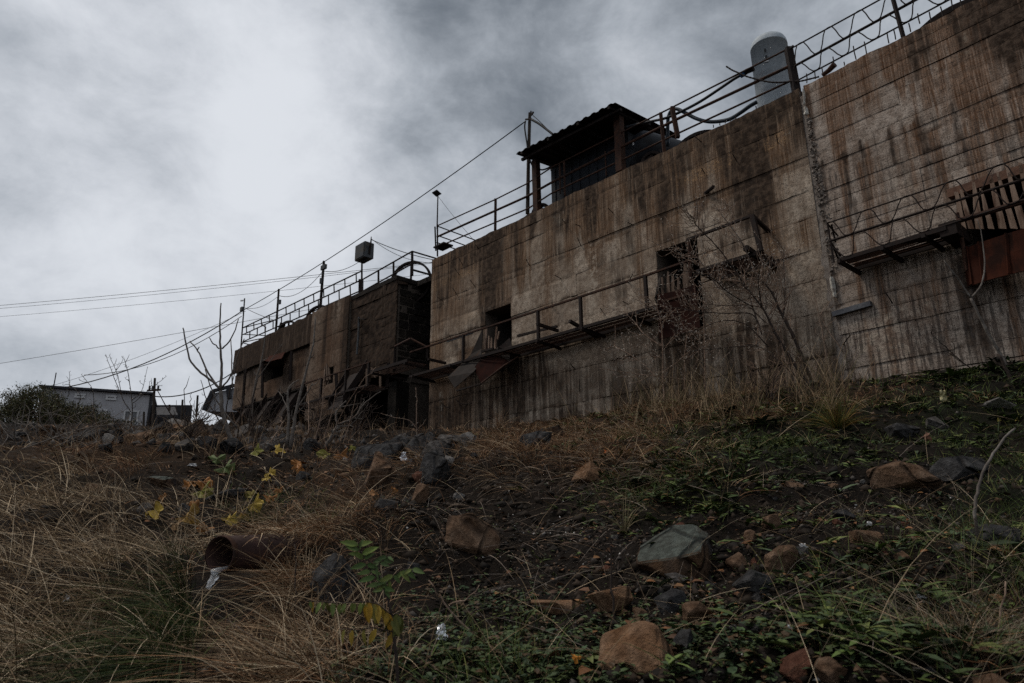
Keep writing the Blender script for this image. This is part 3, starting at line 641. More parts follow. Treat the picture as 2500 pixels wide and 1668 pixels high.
# crumbling vertical joint filled with foam
def lump(name, P, thick, mat, parent, seed=1):
    m = MB(); rr = random.Random(seed)
    L = []; R = []
    for (a, b) in P: L.append(np.array(a)); R.append(np.array(b))
    V_ = []; n = len(P)
    for i in range(n):
        c = (L[i] + R[i]) / 2
        V_ += [L[i], c + thick * (0.8 + .4 * rr.random()), R[i], c - thick]
    Fc = [(i * 4 + k, i * 4 + (k + 1) % 4, (i + 1) * 4 + (k + 1) % 4, (i + 1) * 4 + k) for i in range(n - 1) for k in range(4)] + [(3, 2, 1, 0), tuple((n - 1) * 4 + k for k in range(4))]
    m.add(V_, Fc); return m.go(name, mat, parent)
def strip(name, pix, width, label=None, seed=1):
    rr = random.Random(seed); pts = []
    n = 9
    for i in range(n):
        t = i / (n - 1) * (len(pix) - 1); k = min(int(t), len(pix) - 2); f = t - k
        x = pix[k][0] + (pix[k + 1][0] - pix[k][0]) * f; y = pix[k][1] + (pix[k + 1][1] - pix[k][1]) * f
        w = width * (0.75 + .5 * rr.random()) * (0.6 if i in (0, n - 1) else 1)
        pts.append((A.on(x - w / 2, y, .06), A.on(x + w / 2, y, .06)))
    t = thing(name, A.on(*pix[-1], 0.05), label, 'foam filler')
    lump('foam_strip', pts, A.n * .05, FOAM, t, seed)
strip('joint_filler', [(1961, 217), (1964, 240), (1963, 256)], 6, 'thin ragged strip of white foam in the top of the wall joint', 3)
strip('joint_filler', [(1966, 261), (1969, 272), (1968, 281)], 11, 'short block of cracked white foam in the wall joint under the thin strip', 4)
strip('joint_filler', [(2030, 676), (2034, 700), (2039, 726)], 11, 'pale foam block low in the wall joint beside the lattice walkway', 5)
# broken concrete along the joint
cj = [(1968, 290), (1974, 330), (1980, 380), (1985, 420), (1990, 460), (1998, 500), (2006, 540), (2012, 580), (2020, 620), (2026, 660)]
mrub = MB()
for i in range(260):
    t = r_.random() * (len(cj) - 1.001); k = int(t); f = t - k
    x = cj[k][0] + (cj[k + 1][0] - cj[k][0]) * f + r_.uniform(0, 12 + 2.2 * t); y = cj[k][1] + (cj[k + 1][1] - cj[k][1]) * f
    c = A.on(x, y, r_.uniform(-.01, .04)); s_ = r_.uniform(.015, .055)
    ax = [unit(rng.normal(size=3)) for _ in range(2)]; ay = unit(np.cross(ax[0], ax[1])); az = np.cross(ax[0], ay)
    mrub.box(c, ax[0] * s_ * 1.3, ay * s_, az * s_ * .8)
_e = thing('joint_rubble', A.on(2026, 660), 'band of broken concrete crumbs down the joint between the brown and the pale wall', 'rubble')
mrub.go('crumbling_edge', RUBC, _e)['kind'] = 'stuff'

# --- far left wall: stepped, with pilaster, masonry bay and return face
wC = Wall(A, 'concrete_wall', 'dark old concrete and masonry wall at the far left, with a lighter pilaster and lattice railing on top', 0)
UL, UP0, UP1, UR = -19.2, -9.75, -6.15, -2.45
def fieldC(u, v):
    q = np.column_stack([u * .5, v * .6, 0 * u + 13]); n = fbm(q, 3)
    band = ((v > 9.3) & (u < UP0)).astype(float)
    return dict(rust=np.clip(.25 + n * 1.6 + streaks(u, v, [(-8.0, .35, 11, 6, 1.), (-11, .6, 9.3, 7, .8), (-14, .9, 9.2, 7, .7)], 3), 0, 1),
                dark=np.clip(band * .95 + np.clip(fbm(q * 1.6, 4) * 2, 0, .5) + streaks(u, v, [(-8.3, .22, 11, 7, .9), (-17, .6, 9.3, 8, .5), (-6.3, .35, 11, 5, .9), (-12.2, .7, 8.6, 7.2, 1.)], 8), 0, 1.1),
                pale=streaks(u, v, [(-7.2, .5, 10.8, 9.2, .4)], 2), ochre=0 * u, drip=0 * u + .15)
awn = (A.uv(641, 900)[0], A.uv(693, 880)[0], A.uv(668, 925)[1], A.uv(668, 884)[1])
pw = (A.uv(803, 920)[0], A.uv(820, 920)[0], A.uv(810, 938)[1], A.uv(810, 900)[1])
def jC(b): return [UL] + [[-13.4], [-15.6]][b % 2] + [UP0]
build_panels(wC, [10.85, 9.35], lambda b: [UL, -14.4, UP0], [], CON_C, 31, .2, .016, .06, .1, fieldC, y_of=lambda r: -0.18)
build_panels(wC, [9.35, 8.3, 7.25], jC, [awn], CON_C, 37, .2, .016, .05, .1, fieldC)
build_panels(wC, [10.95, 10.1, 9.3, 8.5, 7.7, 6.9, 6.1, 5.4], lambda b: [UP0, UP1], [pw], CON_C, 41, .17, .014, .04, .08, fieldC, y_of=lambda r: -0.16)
for rc in cut((UL + .05, UP0, 7.2, 10.7), [awn]): wC.box('wall_core', rc[0], rc[1], .04, .6, rc[2], rc[3], CORE)
for rc in cut((UP0 + .03, UP1 - .03, 5.35, 10.75), [pw]): wC.box('wall_core', rc[0], rc[1], -.1, .6, rc[2], rc[3], CORE)
# masonry bay: rough coursed stones
rr = random.Random(5)
def stone_face(u0, u1, v0, v1, yf, mat, nm, along_y=False):
    v = v0
    ms = []
    while v < v1 - .05:
        hgt = min(rr.uniform(.22, .42), v1 - v); u = u0
        while u < u1 - .05:
            w_ = min(rr.uniform(.35, .85), u1 - u)
            ms.append((u, u + w_, v, v + hgt, rr.uniform(-.05, .04)))
            u += w_
        v += hgt
    for (a, b, c, d, o) in ms:
        j = lambda k=.03: rr.uniform(-k, k)
        if not along_y:
            V_ = [(a + .015 + abs(j()), yf + .2, c + .015), (b - .015, yf + .2, c + .015), (b - .015, yf + .2, d - .015), (a + .015, yf + .2, d - .015),
                  (a + .03 + abs(j()), yf + o + j(), c + .03 + abs(j())), (b - .03 - abs(j()), yf + o + j(), c + .03 + abs(j())), (b - .03 - abs(j()), yf + o + j(), d - .03 - abs(j())), (a + .03 + abs(j()), yf + o + j(), d - .03 - abs(j()))]
        else:
            V_ = [(yf - .2, a + .015, c + .015), (yf - .2, b - .015, c + .015), (yf - .2, b - .015, d - .015), (yf - .2, a + .015, d - .015),
                  (yf - o + j(), a + .03 + abs(j()), c + .03 + abs(j())), (yf - o + j(), b - .03, c + .03 + abs(j())), (yf - o + j(), b - .03, d - .03), (yf - o + j(), a + .03, d - .03)]
        wC.part(nm, V_, [(4, 5, 6, 7), (0, 4, 7, 3), (1, 2, 6, 5), (3, 7, 6, 2), (0, 1, 5, 4)], mat)
def fieldM(u, v):
    q = np.column_stack([u * .8, v * 1.4, 0 * u + 19]); d = np.clip(1.25 + fbm(q, 4) * 1.3, .75, 1.5)
    return dict(rust=0 * u + .2, dark=d, pale=0 * u, ochre=0 * u, drip=0 * u + .2)
build_panels(wC, [10.72, 10.2, 9.75, 9.2, 8.8, 8.2, 7.7, 7.1, 6.6], lambda b: [UP1 + .02, UR - .8 - .5 * (b % 3), UR], [], CON_C, 43, .11, .016, .16, .14, fieldM)
stone_face(.2, 4.0, 7.0, 10.7, UR - .06, MASON, 'stone', True)
wC.box('wall_core', UP1 + .02, UR - .1, .14, .9, 6.6, 10.62, CORE)
wC.box('wall_core', UR - 1.2, UR - .12, .9, 4.6, 3.0, 10.62, CORE)
wC.box('coping', UP1 + .02, UR + .02, -.06, .9, 10.70, 10.9, MASON)
wC.box('coping', UR - 1.0, UR + .02, .9, 4.6, 10.70, 10.9, MASON)
# undercroft below the overhanging upper wall
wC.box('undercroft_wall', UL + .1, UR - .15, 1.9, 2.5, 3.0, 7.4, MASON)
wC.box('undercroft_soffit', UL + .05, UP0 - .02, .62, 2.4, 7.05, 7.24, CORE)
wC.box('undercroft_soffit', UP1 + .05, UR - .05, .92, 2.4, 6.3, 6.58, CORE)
for u in (UL + .4, -15.5, -12.5, UP0 + .3, UP1 - .4, UR - .45): wC.box('pier', u - .3, u + .3, .25, 1.9, 3.0, 7.04 if u < UP0 else (5.33 if u < UP1 else 6.28), MASON)
wC.box('deck', UL, UR - .05, .62, 8.0, 10.3, 10.66, CORE)
wC.box('recess_back', UR, 0.0, 4.2, 4.5, 2.6, 10.6, MASON)
wC.box('recess_slab', UR + .03, -.06, 1.0, 4.19, 10.62, 10.86, MASON)
for h in (awn, pw):
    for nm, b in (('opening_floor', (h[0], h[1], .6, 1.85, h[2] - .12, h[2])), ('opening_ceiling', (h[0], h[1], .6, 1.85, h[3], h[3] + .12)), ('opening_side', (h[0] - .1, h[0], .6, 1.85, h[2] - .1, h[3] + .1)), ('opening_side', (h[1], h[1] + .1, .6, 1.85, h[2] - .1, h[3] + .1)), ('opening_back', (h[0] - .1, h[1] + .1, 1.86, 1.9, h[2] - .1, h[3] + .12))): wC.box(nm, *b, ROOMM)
# hopper chutes leaning out of the undercroft
for i, u in enumerate((-16.5, -13.6, -10.8, -5.2)):
    t = thing('ore_chute', A.at(u, .9, 5.2), ['rusty steel chute under the left end of the far wall', 'rusty steel chute second along under the far wall', 'rusty steel chute beside the pilaster of the far wall', 'dark steel chute under the masonry bay of the far wall'][i], 'chute', 'chutes under the far wall')
    a, b, c, d = A.at(u - .75, .1, 7.0), A.at(u + .75, .1, 7.0), A.at(u + .6, 1.1, 5.3), A.at(u - .6, 1.1, 5.3)
    MB().plate([a, b, c, d], A.n * .03).go('chute_floor', RUST_D, t)
    for s_ in (-1, 1):
        p, q = (a, d) if s_ < 0 else (b, c)
        MB().plate([p, q, q + np.array([0, 0, .45]), p + np.array([0, 0, .5])], A.u * .03).go('chute_side', RUST_D, t)
    MB().bar(A.at(u, .9, 5.5), A.at(u, -1.0, 4.4), .12).go('strut', RUST_D, t)
# planks in the pilaster opening and the masonry bay
def planks(name, label, plane, lst, mat, out_, cat='planks', cv=None):
    """lst of ((x,y) bottom, (x,y) top, width bottom px, width top px)"""
    t = thing(name, plane.on(*lst[0][0], out_), label, cat)
    rr = random.Random(len(lst))
    for bt, tp, wb, wt_ in lst:
        n = 5; Lp = []; Rp = []
        for i in range(n):
            f = i / (n - 1); x = bt[0] + (tp[0] - bt[0]) * f; y = bt[1] + (tp[1] - bt[1]) * f
            w = wb + (wt_ - wb) * f ** 1.4; j = rr.uniform(-.12, .12) * w
            Lp.append(plane.on(x - w / 2 + j, y - rr.uniform(0, .1) * w, out_)); Rp.append(plane.on(x + w / 2 + j * .5, y, out_))
        MB().plate(Lp + Rp[::-1], -plane.n * .045).go('plank', mat, t)
    return t
planks('broken_planks', 'splintered upright planks in the small opening of the pilaster', A,
       [(p[0], p[1], 4, 2.5) for p in (c2(715, 1085, 722, 985), c2(735, 1080, 732, 965), c2(755, 1075, 745, 990))], PLANK_D, .2)
planks('broken_planks', 'leaning grey planks hanging in front of the dark masonry bay', A,
       [(p[0], p[1], 4.5, 3) for p in (c2(1010, 1110, 1010, 1000), c2(1025, 1090, 1020, 1000), c2(1068, 1060, 1045, 990), c2(1078, 1050, 1060, 1000), c2(1105, 1130, 1107, 1000))], PLANK_D, .25)
# awning of rusty sheet
t = thing('rusty_awning', A.on(668, 895, .4), 'curled red rusty metal sheet over the dark hole in the far wall', 'awning')
aw = c2(290, 945, 340, 905, 390, 893, 450, 875); ab = c2(290, 945, 330, 952, 395, 935, 420, 930)
m = MB(); V_ = []
for i in range(4):
    V_ += [A.on(*aw[i], .05), A.on(*ab[i], .85 + .1 * math.sin(i * 2))]
m.add(V_ + [v + np.array([0, 0, .02]) for v in V_], [(0, 1, 3, 2), (2, 3, 5, 4), (4, 5, 7, 6), (8, 10, 11, 9), (10, 12, 13, 11), (12, 14, 15, 13), (0, 8, 9, 1), (6, 7, 15, 14)]).go('sheet', RUST_R, t)
# downpipe and lamp arm on the far wall
t = thing('downpipe', A.on(873, 870, .15), 'thin grey pipe fixed upright at the corner of the pilaster', 'pipe')
MB().tube([A.on(*c2(960, 640)[0], .12), A.on(*c2(955, 760)[0], .12), A.on(*c2(945, 900)[0], .12)], .05).go('pipe', STEEL, t)
MB().bar(A.on(*c2(955, 650)[0], .15), A.on(*c2(1005, 655)[0], .25), .12, .05).go('bracket', SHEET, t)
def bars(name, label, cat, base, items, group=None):
    t = thing(name, base, label, cat, group)
    for nm, mat, segs in items:
        for sg in segs:
            m = MB()
            if sg[0] == 'bar': m.bar(*sg[1:])
            else: m.tube(*sg[1:])
            m.go(nm, mat, t)
    return t
# leaning posts under the far wall
for i, q in enumerate((c2(170, 1000, 150, 1240), c2(290, 960, 285, 1200), c2(490, 880, 480, 1080), c2(800, 1030, 805, 1180), c2(1165, 960, 1155, 1130))):
    o = MB().bar(A.on(*q[0], .3), A.on(*q[1], .32), .12).go('steel_post', RUST_D, None, base=A.on(*q[1], .3))
    tag(o, ['thin dark post at the left end of the far wall face', 'thin dark post below the curled rusty awning', 'thin dark post left of the pilaster on the far wall', 'dark post beside the planks in the pilaster opening', 'dark post near the return corner of the far wall'][i], 'post', 'posts against the far wall')

# ------------------------------------------------------------------ railings and walkways
UPV = np.array([0, 0, 1.0])
# railing on the middle wall
r1 = [(1067, 551.7), (1209.8, 487), (1285.6, 449), (1349.6, 407), (1504.5, 330), (1637.7, 263.9), (1935, 113.8)]
r2 = [(1067, 578.5), (1285.6, 480.3), (1342.5, 448), (1505, 365), (1651, 292), (1930, 160.5)]
r3 = [(1090, 594), (1290, 509), (1345, 473), (1509, 395.4), (1659, 324), (1937, 194.5)]
t = thing('handrail', A.on(1500, 430, -.2), 'three bar rusty handrail along the brown wall top in front of the canopy', 'railing')
ob = -0.28
for r, w in ((r1, .045), (r2, .075), (r3, .05)):
    a, b = A.on(*r[0], ob), A.on(*r[-1], ob)
    P = [A.on(*q, ob) for q in r]
    # straight bar with a few centimetres of sag
    m = MB()
    m.tube(P, w / 2 * 1.15, 6); m.go('rail', RUST, t)
for (x0, y0, x1, y1, w) in ((1210, 486, 1209, 562, .10), (1377, 393, 1379, 478, .06), (1366, 400, 1368, 474, .05), (1477, 370, 1480, 430, .03), (1613, 276, 1622, 372, .09), (1641, 262, 1655, 336, .12)):
    MB().bar(A.on(x0, y0, ob), A.on(x1, y1, ob), w, w).go('post', RUST, t)
MB().bar(A.on(1925, 118, ob), A.on(1945, 226, ob), .17, .17).go('post', RUST_D, t)
MB().bar(A.on(1923, 122, ob + .05), A.on(1938, 112, ob + .05), .05).go('rail_end', RUST_D, t)
for x0, y0, x1, y1 in ((1062, 554, 1064, 612), (1068, 548, 1068, 626)): MB().bar(A.on(x0, y0, ob), A.on(x1, y1, ob), .06).go('post', RUST_D, t)
e0 = A.on(1067, 552, ob)
for dv, l in ((0, 0.02), (-.42, 2.6), (-.75, 2.6)):
    MB().tube([e0 + UPV * dv, e0 + UPV * dv - A.n * (3.0)], .025).go('return_rail', RUST_D, t)
MB().box(A.on(1082, 602, -.5), A.u * .7, A.n * .5, UPV * .06).go('foot_plate', RUST_D, t)
# lattice railing on the right wall
def lattice(t, pl, top, mid, low, out_, per, mat, r=.016, phase=0):
    n = int(np.linalg.norm(pl.on(*top[1], out_) - pl.on(*top[0], out_)) / per)
    def L(seg, f): return pl.on(*seg[0], out_) * (1 - f) + pl.on(*seg[1], out_) * f
    for s, w in ((top, r * 1.2), (mid, r * 2.0), (low, r * 1.2)): MB().tube([L(s, 0), L(s, 1)], w, 6).go('rail', mat, t)
    for k, (a, b) in enumerate(((top, mid), (mid, low))):
        P = []
        N_ = 12
        for i in range(n * N_ + 1):
            f = i / (n * N_); ph = (i / N_ + phase + k * .25) % 1.0
            h = 0.5 + 0.5 * math.cos(2 * math.pi * ph); h = h * h * (3 - 2 * h)
            P.append(L(a, f) * h + L(b, f) * (1 - h) + pl.n * .02)
        MB().tube(P, r * .9, 5).go('zigzag_bar', mat, t)
t = thing('lattice_railing', B.on(2180, 90, -.2), 'railing of bent zigzag rods along the top of the pale wall by the tank', 'railing')
lattice(t, B, ((1924, 122.7), (2400, -139)), ((1935, 164), (2400, -90)), ((1948, 196), (2420, -55)), -.22, .66, RUST_D, .017, .55)
MB().bar(B.on(2180, -4, -.22), B.on(2206, 92, -.22), .07).go('post', RUST_D, t)
# railing on the far wall
t = thing('handrail', A.at(-12, -.3, 10.9), 'long railing with staggered short balusters on top of the far left wall', 'railing')
T0, T1 = c2(150, 715, 980, 318); M0, M1 = c2(152, 762, 982, 378); B0, B1 = c2(150, 812, 985, 450)
def LA(a, b, f, o=-.3): return A.on(*a, o) * (1 - f) + A.on(*b, o) * f
for a, b in ((T0, T1), (M0, M1), (B0, B1)): MB().tube([A.on(*a, -.3), A.on(*b, -.3)], .035).go('rail', RUST_D, t)
for i in range(13):
    f = (i + .5) / 13; MB().bar(LA(T0, T1, f), LA(M0, M1, f), .05).go('baluster', RUST_D, t)
    f = (i + .95) / 13; MB().bar(LA(M0, M1, f), LA(B0, B1, f), .05).go('baluster', RUST_D, t)
S0, S1 = c2(985, 378, 1330, 182); S2, S3 = c2(985, 460, 1330, 268)
for a, b in ((S0, S1), (S2, S3)): MB().tube([A.on(*a, -.3), A.on(*b, -.3)], .035).go('rail', RUST_D, t)
for q in (c2(1095, 320, 1095, 415), c2(1200, 258, 1200, 375)): MB().bar(A.on(*q[0], -.3), A.on(*q[1], -.3), .08).go('post', RUST_D, t)
cp = A.on(*c2(1330, 182)[0], -.3); MB().bar(cp, A.on(*c2(1330, 350)[0], -.3), .10).go('post', RUST_D, t)
for dv in (0, -.85): MB().tube([cp + UPV * dv, cp + UPV * dv - A.n * 3.6 + A.u * .2], .045 if dv else .035).go('return_rail', RUST_D, t)
# low diagonal ladder-like frame at left end
for q in (c2(150, 715, 370, 660), c2(155, 760, 365, 772), c2(155, 815, 370, 770), c2(150, 820, 210, 835)): MB().tube([A.on(*q[0], -.6), A.on(*q[1], -1.6)], .03).go('return_rail', RUST_D, t)

def walkway(label, pl, u0, u1, v, width, rail_h, posts, beams, nslat=12, rail=True, mat=RUST_D, missing=(), cat='walkway'):
    t = thing('catwalk', pl.at(u0, width / 2, v), label, cat)
    MB().bar(pl.at(u0, width, v), pl.at(u1, width, v), .05, .085, pl.n).go('edge_beam', mat, t)
    MB().bar(pl.at(u0, .06, v), pl.at(u1, .06, v), .05, .10, pl.n).go('edge_beam', mat, t)
    for i in range(nslat):
        o = .14 + (width - .24) * i / (nslat - 1)
        if i in missing: continue
        a0 = u0 + r_.uniform(0, .05); a1 = u1 - r_.uniform(0, .05)
        MB().bar(pl.at(a0, o, v + .02), pl.at(a1, o, v + .02 + r_.uniform(-.012, .012)), .046, .014, pl.n).go('slat', RUST, t)
    for u in beams: MB().bar(pl.at(u, 0, v - .12), pl.at(u - .05, width + .10, v - .05), .07, .085, pl.u).go('cantilever', mat, t)
    if rail:
        MB().bar(pl.at(u0, width, v + rail_h), pl.at(u1, width, v + rail_h), .07, .05, pl.n).go('rail', RUST, t)
        for u in posts: MB().bar(pl.at(u, width, v), pl.at(u, width, v + rail_h), .085, .085, pl.u).go('post', RUST_D, t)
    return t
VC = 5.82; WC = .95
def uc(x, y): return A.uv(x, y, WC)[0]
cw = walkway('long slatted steel catwalk with one handrail below the two windows of the brown wall', A, 0.02, uc(1598, 700), VC, WC, .96,
             [uc(1131, 850), uc(1314, 790), uc(1418, 760), uc(1578, 715)], [.35, 2.6, uc(1318, 830), uc(1427, 798), uc(1540, 766)], 12)
MB().bar(A.at(uc(1590, 700), WC, VC + .96), A.at(uc(1680, 632), WC, VC + .98), .07, .05, A.n).go('rail', RUST, cw)
for p, q in ((c2(0, 0, 0, 0)),): pass
for x0, y0, x1, y1, o0, o1 in ((1390.6, 784, 1458, 823.6, 1.15, .02), (1311, 791, 1362, 808, 1.0, .05), (1214, 851, 1270, 869, .95, .05), (1045, 877, 1088, 887, .9, .05)):
    MB().bar(A.on(x0, y0, o0), A.on(x1, y1, o1), .09).go('strut', RUST_D, cw)
MB().bar(A.on(1264, 820, .3), A.on(1360, 797, .3), .07).go('loose_bar', RUST_D, cw)
MB().bar(A.on(1092, 835, .5), A.on(1154, 814, .5), .05, .03).go('loose_bar', STEEL, cw)
vb = A.uv(1858, 614, WC)[1]
ub0, ub1 = A.uv(1700, 660, WC)[0], A.uv(1860, 612, WC)[0]
cw2 = walkway('short slatted steel platform with corner rail right of the second window', A, ub0, ub1, vb, WC, .9, [], [ub0 + .15, (ub0 + ub1) / 2, ub1 - .1], 12, rail=False)
MB().bar(A.on(1677, 586, WC), A.on(1837, 526.5, WC), .075, .06, A.n).go('rail', RUST_D, cw2)
MB().bar(A.on(1837, 526, WC), A.on(1858, 614, WC), .11, .10, A.u).go('post', RUST_D, cw2)
MB().bar(A.on(1837, 527, WC), A.on(1878, 566, .02), .09, .07).go('return_rail', RUST_D, cw2)
MB().bar(A.on(1682, 585, WC - .2), A.on(1686, 690, WC - .2), .07).go('post', RUST, cw2)
MB().bar(A.on(1820, 605, 1.25), A.on(1870, 640, .02), .12).go('strut', RUST_D, cw2)
# bridging platform in the gap between far wall and brown wall
cw3 = thing('catwalk', A.at(-1.2, .3, 5.9), 'small railed platform in the dark gap between the far wall and the brown wall', 'walkway')
gq = c2(1210, 845, 1320, 790, 1435, 850)
P0, P1, P2_ = A.on(*gq[0], .6), A.on(*gq[1], 1.25), A.on(*gq[2], .9)
for a, b in ((P0, P1), (P1, P2_)): MB().tube([a, b], .045).go('rail', RUST, cw3)
fz = A.on(*c2(1215, 1000)[0], .6)[2]
for p in (P0, P2_): MB().bar(p, np.array([p[0], p[1], fz - .1]), .07).go('post', RUST_D, cw3)
for i in range(9): MB().bar(A.at(-2.5, .1 + i * .11, fz), A.at(-.05, .1 + i * .11, fz), .05, .014, A.n).go('slat', RUST, cw3)
MB().bar(A.at(-2.6, 1.05, fz), A.at(0, 1.05, fz), .05, .12).go('edge_beam', RUST_D, cw3)
for u in (-2.4, -.15): MB().bar(A.at(u, -.6, fz - .1), A.at(u, 1.1, fz - .1), .08).go('cantilever', RUST_D, cw3)
cw4 = walkway('rusty slatted balcony with a handrail under the pilaster of the far wall', A, -9.2, -2.7, 5.95, 1.0, .95, [-8.6, -6.7, -4.6, -2.8], [-8.8, -6.2, -3.6], 7)
# lattice walkway on the right wall
wo = .85
vB = B.uv(2160, 602, wo)[1]; u0, u1 = B.uv(2050, 634, wo)[0], B.uv(2310, 555, wo)[0]
cw5 = walkway('slatted walkway with bent zigzag rod railing on the pale right wall', B, u0, u1, vB, wo, .8, [], [B.uv(2162, 601, wo)[0], u0 + .06, u0 + 1.75], 11, rail=False, missing=(4,))
lattice(cw5, B, ((2020, 545), (2560, 363)), ((2025.5, 589), (2560, 419)), ((2048, 634), (2560, 470)), wo, .78, RUST_D, .014, .95)
for x0, y0, x1, y1, o1 in ((2020, 545, 2036, 640, wo), (2021, 547, 2046, 576, .3), (2026, 590, 2052, 625, .3), (2030, 548, 2040, 592, .6), (2032, 595, 2046, 632, .5), (2028, 592, 2050, 622, .55)):
    MB().tube([B.on(x0, y0, wo), B.on(x1, y1, o1)], .02).go('end_rod', RUST_D, cw5)
MB().plate([B.at(u0 + 1.5, .3, vB + .05), B.at(u0 + 1.95, .3, vB + .05), B.at(u0 + 1.8, .7, vB + .05), B.at(u0 + 1.2, .7, vB + .05)], UPV * .03).go('patch_plate', RUST_D, cw5)
MB().box(B.at(u1 + .02, wo * .5, vB - .02), B.u * .3, B.n * wo, UPV * .28).go('box_bracket', RUST_D, cw5)

# ------------------------------------------------------------------ windows, planks and chutes
P = [(q[0], q[1], wb / 8.712, wt_ / 8.712) for q, wb, wt_ in
     ((kW(900, 1560, 730, 770), 120, 90), (kW(1060, 1560, 838, 725), 120, 60), (kW(1240, 1560, 1108, 560), 170, 55), (kW(1480, 1560, 1255, 700), 130, 50),
      (kW(1720, 1560, 1470, 430), 170, 70), (kW(1960, 1560, 1610, 340), 160, 50), (kW(2190, 1560, 1800, 180), 170, 60), (kW(2380, 1500, 2090, 150), 150, 70))]
planks('broken_planks', 'row of tall jagged pale planks standing in the right hand opening of the pale wall', B, P, PLANK, .16)
t = thing('loading_chute', B.on(2420, 640, .5), 'broad red brown steel chute front below the jagged planks at the right edge', 'chute')
ca, cb, cc, cd = B.on(2359, 602, .55), B.on(2640, 512, .55), B.on(2640, 625, .75), B.on(2370, 694, .75)
dented([ca, cb, cc, cd], -B.n * .03, .03, 12, 3).go('front_plate', RUST_R, t)
for k_ in range(4):
    f_ = (k_ + .5) / 4; MB().bar(ca * (1 - f_) + cb * f_ + B.n * .03, cd * (1 - f_) + cc * f_ + B.n * .03, .05, .03).go('stiffener', RUST_R, t)
MB().plate([ca, cd, B.on(2362, 700, .02), B.on(2345, 600, .02)], B.u * .02).go('side_plate', RUST_R, t)
MB().tube([B.on(2338, 540, .5), B.on(2640, 450, .5)], .055, 8).go('top_bar', RUST, t)
MB().bar(B.on(2337, 520, .5), B.on(2362, 660, .55), .05).go('frame_post', RUST, t)
MB().tube([B.on(2310, 552, .4), B.on(2340, 538, .5)], .02).go('hook', RUST_D, t)
lt = MB().bar(B.at(win3[0] - .1, .05, win3[3] + .03), B.at(win3[1] + .1, .05, win3[3] + .03), .22, .18, B.n)
lt.go('lintel', RUST_T, wB.o if False else None, base=B.at(win3[0], 0, win3[3]))
lint = bpy.data.objects['lintel']; tag(lint, 'chipped brown lintel beam over the jagged planks at the right', 'lintel')
# window 1: fallen sheets
Q = [(q[0], q[1], a, b) for q, a, b in ((kM(1120, 570, 1155, 130), 5, 1.6), (kM(1190, 590, 1200, 310), 3.4, 1.2), (kM(1240, 570, 1248, 350), 3.4, 1.2), (kM(1310, 560, 1345, 140), 4, 1.5), (kM(1360, 380, 1393, 225), 2, 1.0))]
planks('broken_planks', 'thin splintered planks in the left window of the brown wall', A, Q, PLANK, .3)
t = thing('torn_chute', A.on(1170, 900, .7), 'torn hanging steel chute below the left window of the brown wall', 'chute')
k = kM(1085, 165, 855, 670, 420, 1100, 545, 1310, 900, 1010, 1050, 830, 1060, 560)
oo = (.35, .6, 1.25, 1.35, 1.2, .85, .45)
PT = [A.on(*k[i], oo[i]) for i in range(7)]
m = MB().add(PT + [p - A.n * .03 for p in PT], [(0, 1, 6), (1, 5, 6), (1, 4, 5), (1, 2, 4), (2, 3, 4), (7, 13, 8), (8, 13, 12), (8, 12, 11), (8, 11, 9), (9, 11, 10)] + [(i, i + 7, (i + 1) % 7 + 7, (i + 1) % 7) for i in range(7)])
m.go('bent_side_sheet', SHEET, t)
k = kM(900, 930, 1060, 640, 1220, 590, 1640, 640, 1600, 800, 1170, 1130, 1050, 1210)
oo = (1.1, .75, .7, .55, .8, 1.2, 1.25)
dented([A.on(*k[0], 1.1), A.on(*k[2], .6), A.on(*k[4], .75), A.on(*k[6], 1.25)], -A.n * .025, .04, 10, 9).go('front_plate', RUST_K, t)
k = kM(1060, 1220, 1500, 880, 1760, 720)
MB().tube([A.on(*k[0], 1.25), A.on(*k[1], .95), A.on(*k[2], .5)], .03).go('edge_rod', RUST, t)
k = kM(590, 1365, 1050, 1230)
MB().bar(A.on(*k[0], 1.3), A.on(*k[1], 1.3), .06, .05).go('lip_bar', SHEET, t)
k = kM(1060, 620, 1290, 555)
MB().bar(A.on(*k[0], .5), A.on(*k[1], .5), .07).go('sill_bar', SHEET, t)
k = kM(1290, 620, 1600, 350, 1640, 500, 1600, 800)
MB().plate([A.on(*k[0], .3), A.on(*k[1], .12), A.on(*k[2], .12), A.on(*k[3], .6)], -A.n * .02).go('inner_sheet', RUST_D, t)
# window 2
Q = [(q[0], q[1], a, b) for q, a, b in ((kN(540, 1567, 515, 1150), 7, 3.5), (kN(640, 1567, 630, 1040), 10, 2.5), (kN(730, 1567, 720, 1120), 8, 5), (kN(840, 1567, 830, 1160), 9, 4.5), (kN(1000, 1567, 955, 850), 20, 5), (kN(1075, 1567, 1020, 1010), 9, 3))]
planks('broken_planks', 'dark splintered planks in the second window of the brown wall behind the budding shrub', A, Q, PLANK_D, .25)
t = thing('loading_chute', A.on(1650, 760, .6), 'dark red steel chute front below the second window of the brown wall', 'chute')
dented([A.on(1608, 722, .5), A.on(1700, 694, .5), A.on(1712, 800, .75), A.on(1612, 830, .75)], -A.n * .03, .04, 10, 6).go('front_plate', RUST_K, t)
MB().bar(A.on(1612, 738, .55), A.on(1692, 715, .55), .06).go('sill_bar', RUST, t)
k = kN(490, 1090, 440, 1260, 370, 1567)
MB().plate([A.on(*k[0], .1), A.on(*k[1], .3), A.on(*k[2], .75), A.on(1610, 760, .55), A.on(1612, 690, .3)], -A.n * .02).go('side_sheet', SHEET, t)
t = bars('wall_board', 'blue grey board lying in a notch low on the pale wall', 'board', B.on(2080, 760, .05), [('board', SLATE, [('bar', B.on(2034, 768, .06), B.on(2127, 741, .06), .10, .115, B.n)])])

